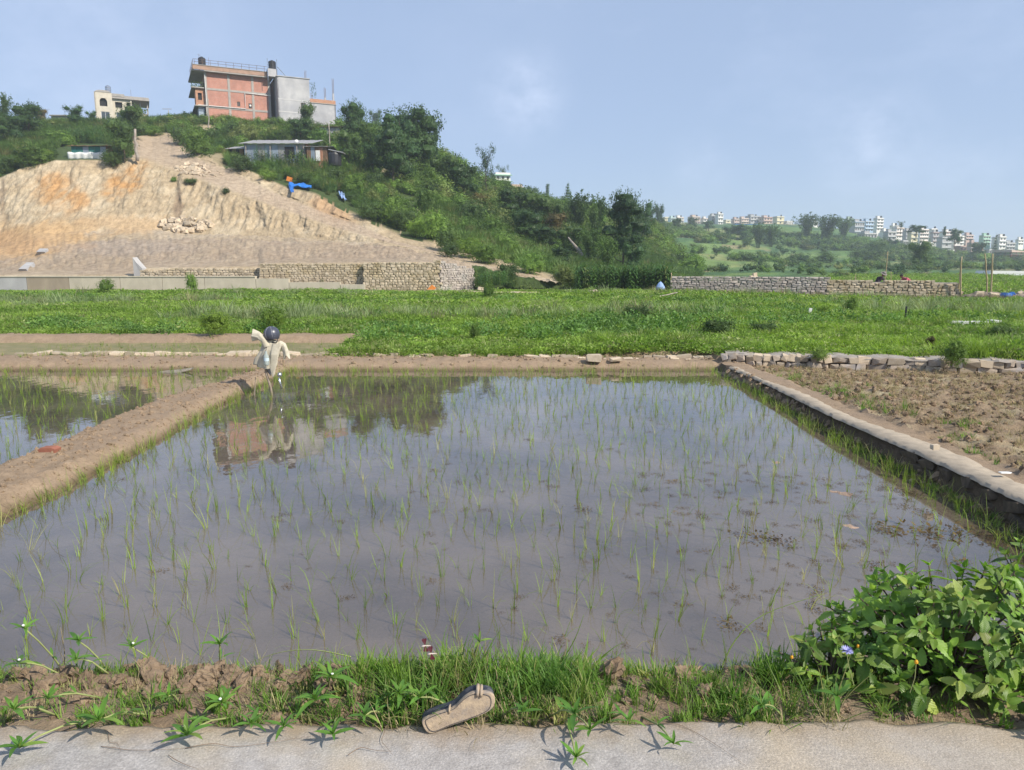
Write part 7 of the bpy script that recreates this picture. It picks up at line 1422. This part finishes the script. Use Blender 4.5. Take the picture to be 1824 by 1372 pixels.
# long arching blades and dead twigs
def arch(pts_, w_, mat, name, lab, cat='grass blade', group=None):
    p0 = Vector(pts_[0]); b = MB(); P_ = [Vector(p)-p0 for p in pts_]; v = []; sm = []
    for i in range(len(P_)-1):
        a, c = P_[i], P_[i+1]; a0 = P_[max(i-1, 0)]; c1_ = P_[min(i+2, len(P_)-1)]
        for t in (0, .25, .5, .75): sm.append(.5*((2*a)+(c-a0)*t+(2*a0-5*a+4*c-c1_)*t*t+(-a0+3*a-3*c+c1_)*t**3))
    sm.append(P_[-1]); n = len(sm); b.tube(sm, [w_*(1-.8*i/n) for i in range(n)], 5); return tag(b.build(name, mat, None, p0, True), lab, cat, group)
M_twig = surf('dry_twig', (.24, .17, .12), (.14, .1, .07), 30, .9, .3, 60, .002)
ab = 'long blades and twigs over the verge'
arch([at(1380, 1200, 2.9), at(1420, 1150, 2.95), at(1470, 1100, 3.0), (at(1560, 1062, 3.05))], .0035, M_grass, 'grass_blade', 'long dark blade arching over the water left of the leafy bush', group=ab) if 0 else None
arch([at(1285, 1190, 2.9), at(1310, 1140, 2.95), at(1360, 1095, 3.0), at(1465, 1058, 3.05)], .0035, M_grass, 'grass_blade', 'long dark blade arching over the water toward the leafy bush', group=ab)
arch([at(625, 1170, 2.8), at(560, 1158, 2.85), at(500, 1162, 2.9), at(440, 1182, 2.95)], .003, M_stem, 'grass_blade', 'long pale blade bending left over the clods', group=ab)
arch([at(1150, 1250, 2.55), at(1190, 1300, 2.35), at(1240, 1345, 2.25), at(1265, 1372, 2.2)], .003, M_stem, 'grass_blade', 'long blade bending down onto the path below the grass', group=ab)
arch([at(1090, 1240, 2.6), at(1130, 1285, 2.4), at(1150, 1345, 2.27)], .003, M_grass, 'grass_blade', 'green blade drooping onto the path right of the shoe', group=ab)
for k, (a, c, d) in enumerate((((180, 1330), (230, 1336), (330, 1333)), ((330, 1333), (420, 1330), (560, 1310)), ((185, 1300), (195, 1322), (215, 1338)), ((300, 1345), (330, 1362), (355, 1371)), ((620, 1345), (660, 1335), (700, 1338)), ((690, 1290), (680, 1320), (700, 1345)), ((1180, 1290), (1230, 1300), (1330, 1365)))):
    pz = [atz(*v, .358) for v in (a, c, d)]; pz = [pz[0], pz[0].lerp(pz[1], .5)+Vector((0, q.uniform(-.02, .02), .004)), pz[1], pz[1].lerp(pz[2], .5)+Vector((0, q.uniform(-.02, .02), .003)), pz[2]]; arch(pz, .0013, M_twig, 'dead_twig', ['long dry twig lying on the path at the left', 'dry twig running on toward the shoe', 'short forked twig on the left of the path', 'twig at the bottom edge of the path at the left', 'thin twig on the path before the shoe', 'crooked twig left of the shoe', 'long twig on the path below the leafy bush'][k], 'twig', ab)
# thin seed stalks standing over the verge
for k, (px, py, tx, ty, lab) in enumerate(((113, 1210, 108, 1118, 'grey dead stalk standing at the left of the verge'), (305, 1230, 290, 1137, 'thin dead stalk leaning over the left clods'), (312, 1290, 313, 1185, 'straight pale stalk before the middle of the left verge'), (1000, 1180, 1040, 1095, 'light green rice like stalk above the grass right of the shoe'), (660, 1180, 630, 1110, 'tall seedling at the verge left of the dragonfly'))):
    a, c = at(px, py, 2.75), at(tx, ty, 2.8); arch([a, a.lerp(c, .5)+Vector((.01, 0, 0)), c], .0028, M_dry if k < 3 else M_rice, 'dead_stalk' if k < 3 else 'green_stalk', lab, 'stalk', ab)

# ---- dragonflies / red winged pair above the water edge
M_wing = plain('dark_red_wing', (.07, .006, .008), .3, 0, .6); M_fly = plain('pale_insect_body', (.5, .42, .38), .5)
for (px, py, lab) in ((757, 1151, 'upper red winged dragonfly hovering over the water edge above the shoe'), (768, 1165, 'lower red winged dragonfly just right of the other')):
    p = at(px, py, 2.62); e = empty('dragonfly', p, lab, 'dragonfly', 'pair of red winged dragonflies', .3); e.rotation_euler.x = .5; b = MB(); b.tube([(-.014, 0, 0), (-.006, 0, .001), (.004, 0, 0), (.022, 0, -.003)], [.0025, .004, .003, .0015], 7); b.build('body', M_fly, e, smooth=True)
    for sx in (-1, 1):
        for sy in (-1, 1): b = MB(); b.add([(0, 0, .002), (.004*sx, .008*sy, .004), (.010*sx, .024*sy, .006), (.004*sx+.003, .030*sy, .006), (-.001*sx, .026*sy, .005), (-.003*sx, .010*sy, .003)], [(0, 1, 2, 3, 4, 5)]); o = b.build('wing', M_wing, e); md = o.modifiers.new('thick', 'SOLIDIFY'); md.thickness = .0004

# ---- the leafy bush at the lower right
M_big = leafmat('bush_leaf', (.20, .32, .05), (.085, .18, .03), (.30, .36, .08), 6, .32, .38, .38, .45)
def ovate(l, wd, curl, mat, seg=14):
    mb = MB(); v = []
    for i in range(seg+1):
        t = i/seg; ww = wd*.5*(math.sin(math.pi*t**.72)**.8 if 0 < t < 1 else .02); k = 1+.09*(-1)**i; x = l*t; z = -.06*l*t-curl*l*t*t*.35
        v += [(x, -ww*k, z+ww*.22), (x+.01*l, -ww*.5, z+ww*.16), (x, 0, z-.001), (x+.01*l, ww*.5, z+ww*.16), (x, ww*k, z+ww*.22)]
    mb.add(v, [(5*i+j, 5*i+j+1, 5*i+6+j, 5*i+5+j) for i in range(seg) for j in range(4)]); me = mb.mesh('leaf', mat, True); return me
def veined(mat):     # side veins, as fine relief
    t = mat.node_tree; b = t.nodes['Principled BSDF']; tcn = N(t, 'ShaderNodeTexCoord'); wv = N(t, 'ShaderNodeTexWave'); mp_ = N(t, 'ShaderNodeMapping'); mp_.inputs['Rotation'].default_value = (0, 0, 0)
    sp = N(t, 'ShaderNodeSeparateXYZ'); L(t, tcn.outputs['Object'], sp.inputs[0]); ab_ = N(t, 'ShaderNodeMath', operation='ABSOLUTE'); L(t, sp.outputs[1], ab_.inputs[0]); sb = N(t, 'ShaderNodeMath', operation='SUBTRACT'); L(t, sp.outputs[0], sb.inputs[0]); L(t, ab_.outputs[0], sb.inputs[1])
    cb = N(t, 'ShaderNodeCombineXYZ'); L(t, sb.outputs[0], cb.inputs[0]); wv.inputs['Scale'].default_value = 42; L(t, cb.outputs[0], wv.inputs['Vector']); bump(t, b, wv.outputs['Fac'], .5, .002)
veined(M_big)
LV = [ovate(.094, .047, c, M_big) for c in (.1, .5, .9, 1.3)]
def big_bush(c, rad, H, nt_, name, label, nl, seed, xlim, scale=1.0, parts=300):
    q = random.Random(seed); e = empty(name, c, label, 'bush'); st = MB(); tips = []
    for i in range(nt_):
        a = q.uniform(0, 6.283); el = q.random()**.7; rr_ = rad*math.sqrt(max(0, 1-el*el*.85))*q.uniform(.72, 1.05); p = Vector((rr_*math.cos(a), rr_*math.sin(a)*.62, H*el*q.uniform(.85, 1.08)+.05)); tips.append((p, a))
        m_ = Vector((p.x*.45, p.y*.45, p.z*.5)); st.tube([(p.x*.12, p.y*.12, 0), m_, p], [.005, .004, .0025], 5, False)
    st.build('stems', M_bark, e); tips.sort(key=lambda t: t[0].y-t[0].z*.4); cnt = 0; rest_ = MB()
    for (p, a) in tips:
        out = Vector((math.cos(a)*.6, math.sin(a)*.6-.15, .8)).normalized()
        qz = out.to_track_quat('Z', 'X'); spin = q.uniform(0, 1.5)
        for lev in range(3):
            for i in range(2 if lev else 3):
                s_ = scale*(.55, .95, 1.05)[lev]*q.uniform(.75, 1.2); ang = spin+lev*1.57+i*(math.pi if lev else 2.1)+q.uniform(-.3, .3); tilt = (-1.0, -.25, .25)[lev]+q.uniform(-.25, .25); M_ = Matrix.Translation(p-out*.028*lev*scale) @ qz.to_matrix().to_4x4() @ Matrix.Rotation(ang, 4, 'Z') @ Matrix.Rotation(tilt, 4, 'Y') @ Matrix.Rotation(q.uniform(-.3, .3), 4, 'X') @ Matrix.Scale(s_, 4); me = q.choice(LV)
                if cnt < parts: o = link('leaf', me, e); o.matrix_local = M_; cnt += 1
                else: rest_.add([M_ @ v.co for v in me.vertices], [tuple(f.vertices) for f in me.polygons])
    for i in range(nl):
        p = rv(q); k_ = q.random()**.5*.86; p = Vector((p.x*rad*k_, p.y*rad*.6*k_, abs(p.z)*H*k_+.03)); s_ = scale*q.uniform(.5, 1.0); M_ = Matrix.Translation(p) @ rv(q).to_track_quat('X', 'Z').to_matrix().to_4x4() @ Matrix.Scale(s_, 4); me = q.choice(LV); rest_.add([M_ @ v.co for v in me.vertices], [tuple(f.vertices) for f in me.polygons])
    if rest_.v: tag(rest_.build('inner_leaves', M_big, e, smooth=True), kind='stuff')
    return e
big_bush(Vector((1.66, 2.66, .31)), .50, .38, 120, 'leafy_bush', 'large bush with toothed bright green leaves at the lower right corner', 520, 3, 0, .82)
big_bush(Vector((1.20, 2.62, .33)), .22, .15, 24, 'low_leafy_plant', 'low plant with toothed leaves at the left foot of the large bush', 40, 5, 0, .6, 160)
big_bush(Vector((2.30, 3.05, .25)), .30, .42, 26, 'dark_shrub', 'darker shrub poking in at the right edge above the large bush', 70, 8, 0, .75, 120)
big_bush(Vector((1.88, 2.22, .35)), .16, .12, 12, 'corner_plant', 'small leafy plant hanging over the path in the lower right corner', 20, 12, 0, .75, 80)
# flowers by the bush
M_blue = plain('mauve_flower', (.42, .42, .75), .8); M_yel = plain('orange_bud', (.70, .33, .02), .7)
p = at(1508, 1160, 2.42); e = empty('blue_flower', p, 'fluffy pale blue flower on a thin stalk left of the large bush', 'flower'); b = MB()
for i in range(90): u = rv(q); u.z = abs(u.z)*.8; blade(b, (0, 0, 0), math.atan2(u.y, u.x), math.acos(max(-1, min(1, u.z))), .022, .0035, 2, .2)
b.build('head', M_blue, e); b = MB(); b.tube([(0, 0, 0), (.01, 0, -.05), (.035, 0, -.13)], .0016, 5); b.build('stalk', M_stem, e)
for (px, py, lab) in ((1410, 1172, 'leftmost orange bud over the water edge'), (1443, 1206, 'orange bud below the pale blue flower to the left'), (1467, 1208, 'orange bud at the left foot of the bush'), (1528, 1153, 'orange bud right of the pale blue flower'), (1544, 1181, 'orange bud against the lower leaves of the bush'), (1632, 1181, 'orange bud in the middle of the bush'), (1451, 1250, 'low orange bud above the path by the bush')):
    p = at(px, py, 2.58 if px < 1600 else 2.3); e = empty('orange_bud', p, lab, 'flower bud', 'orange buds around the bush'); b = MB(); b.lathe([(.002, -.004), (.006, 0), (.006, .006), (.003, .01)], 8); b.build('bud', M_yel, e); b = MB(); b.tube([(0, 0, -.002), (.006, .01, -.06), (.0, .02, -.12)], .0013, 4); b.build('stalk', M_stem, e)
haze()
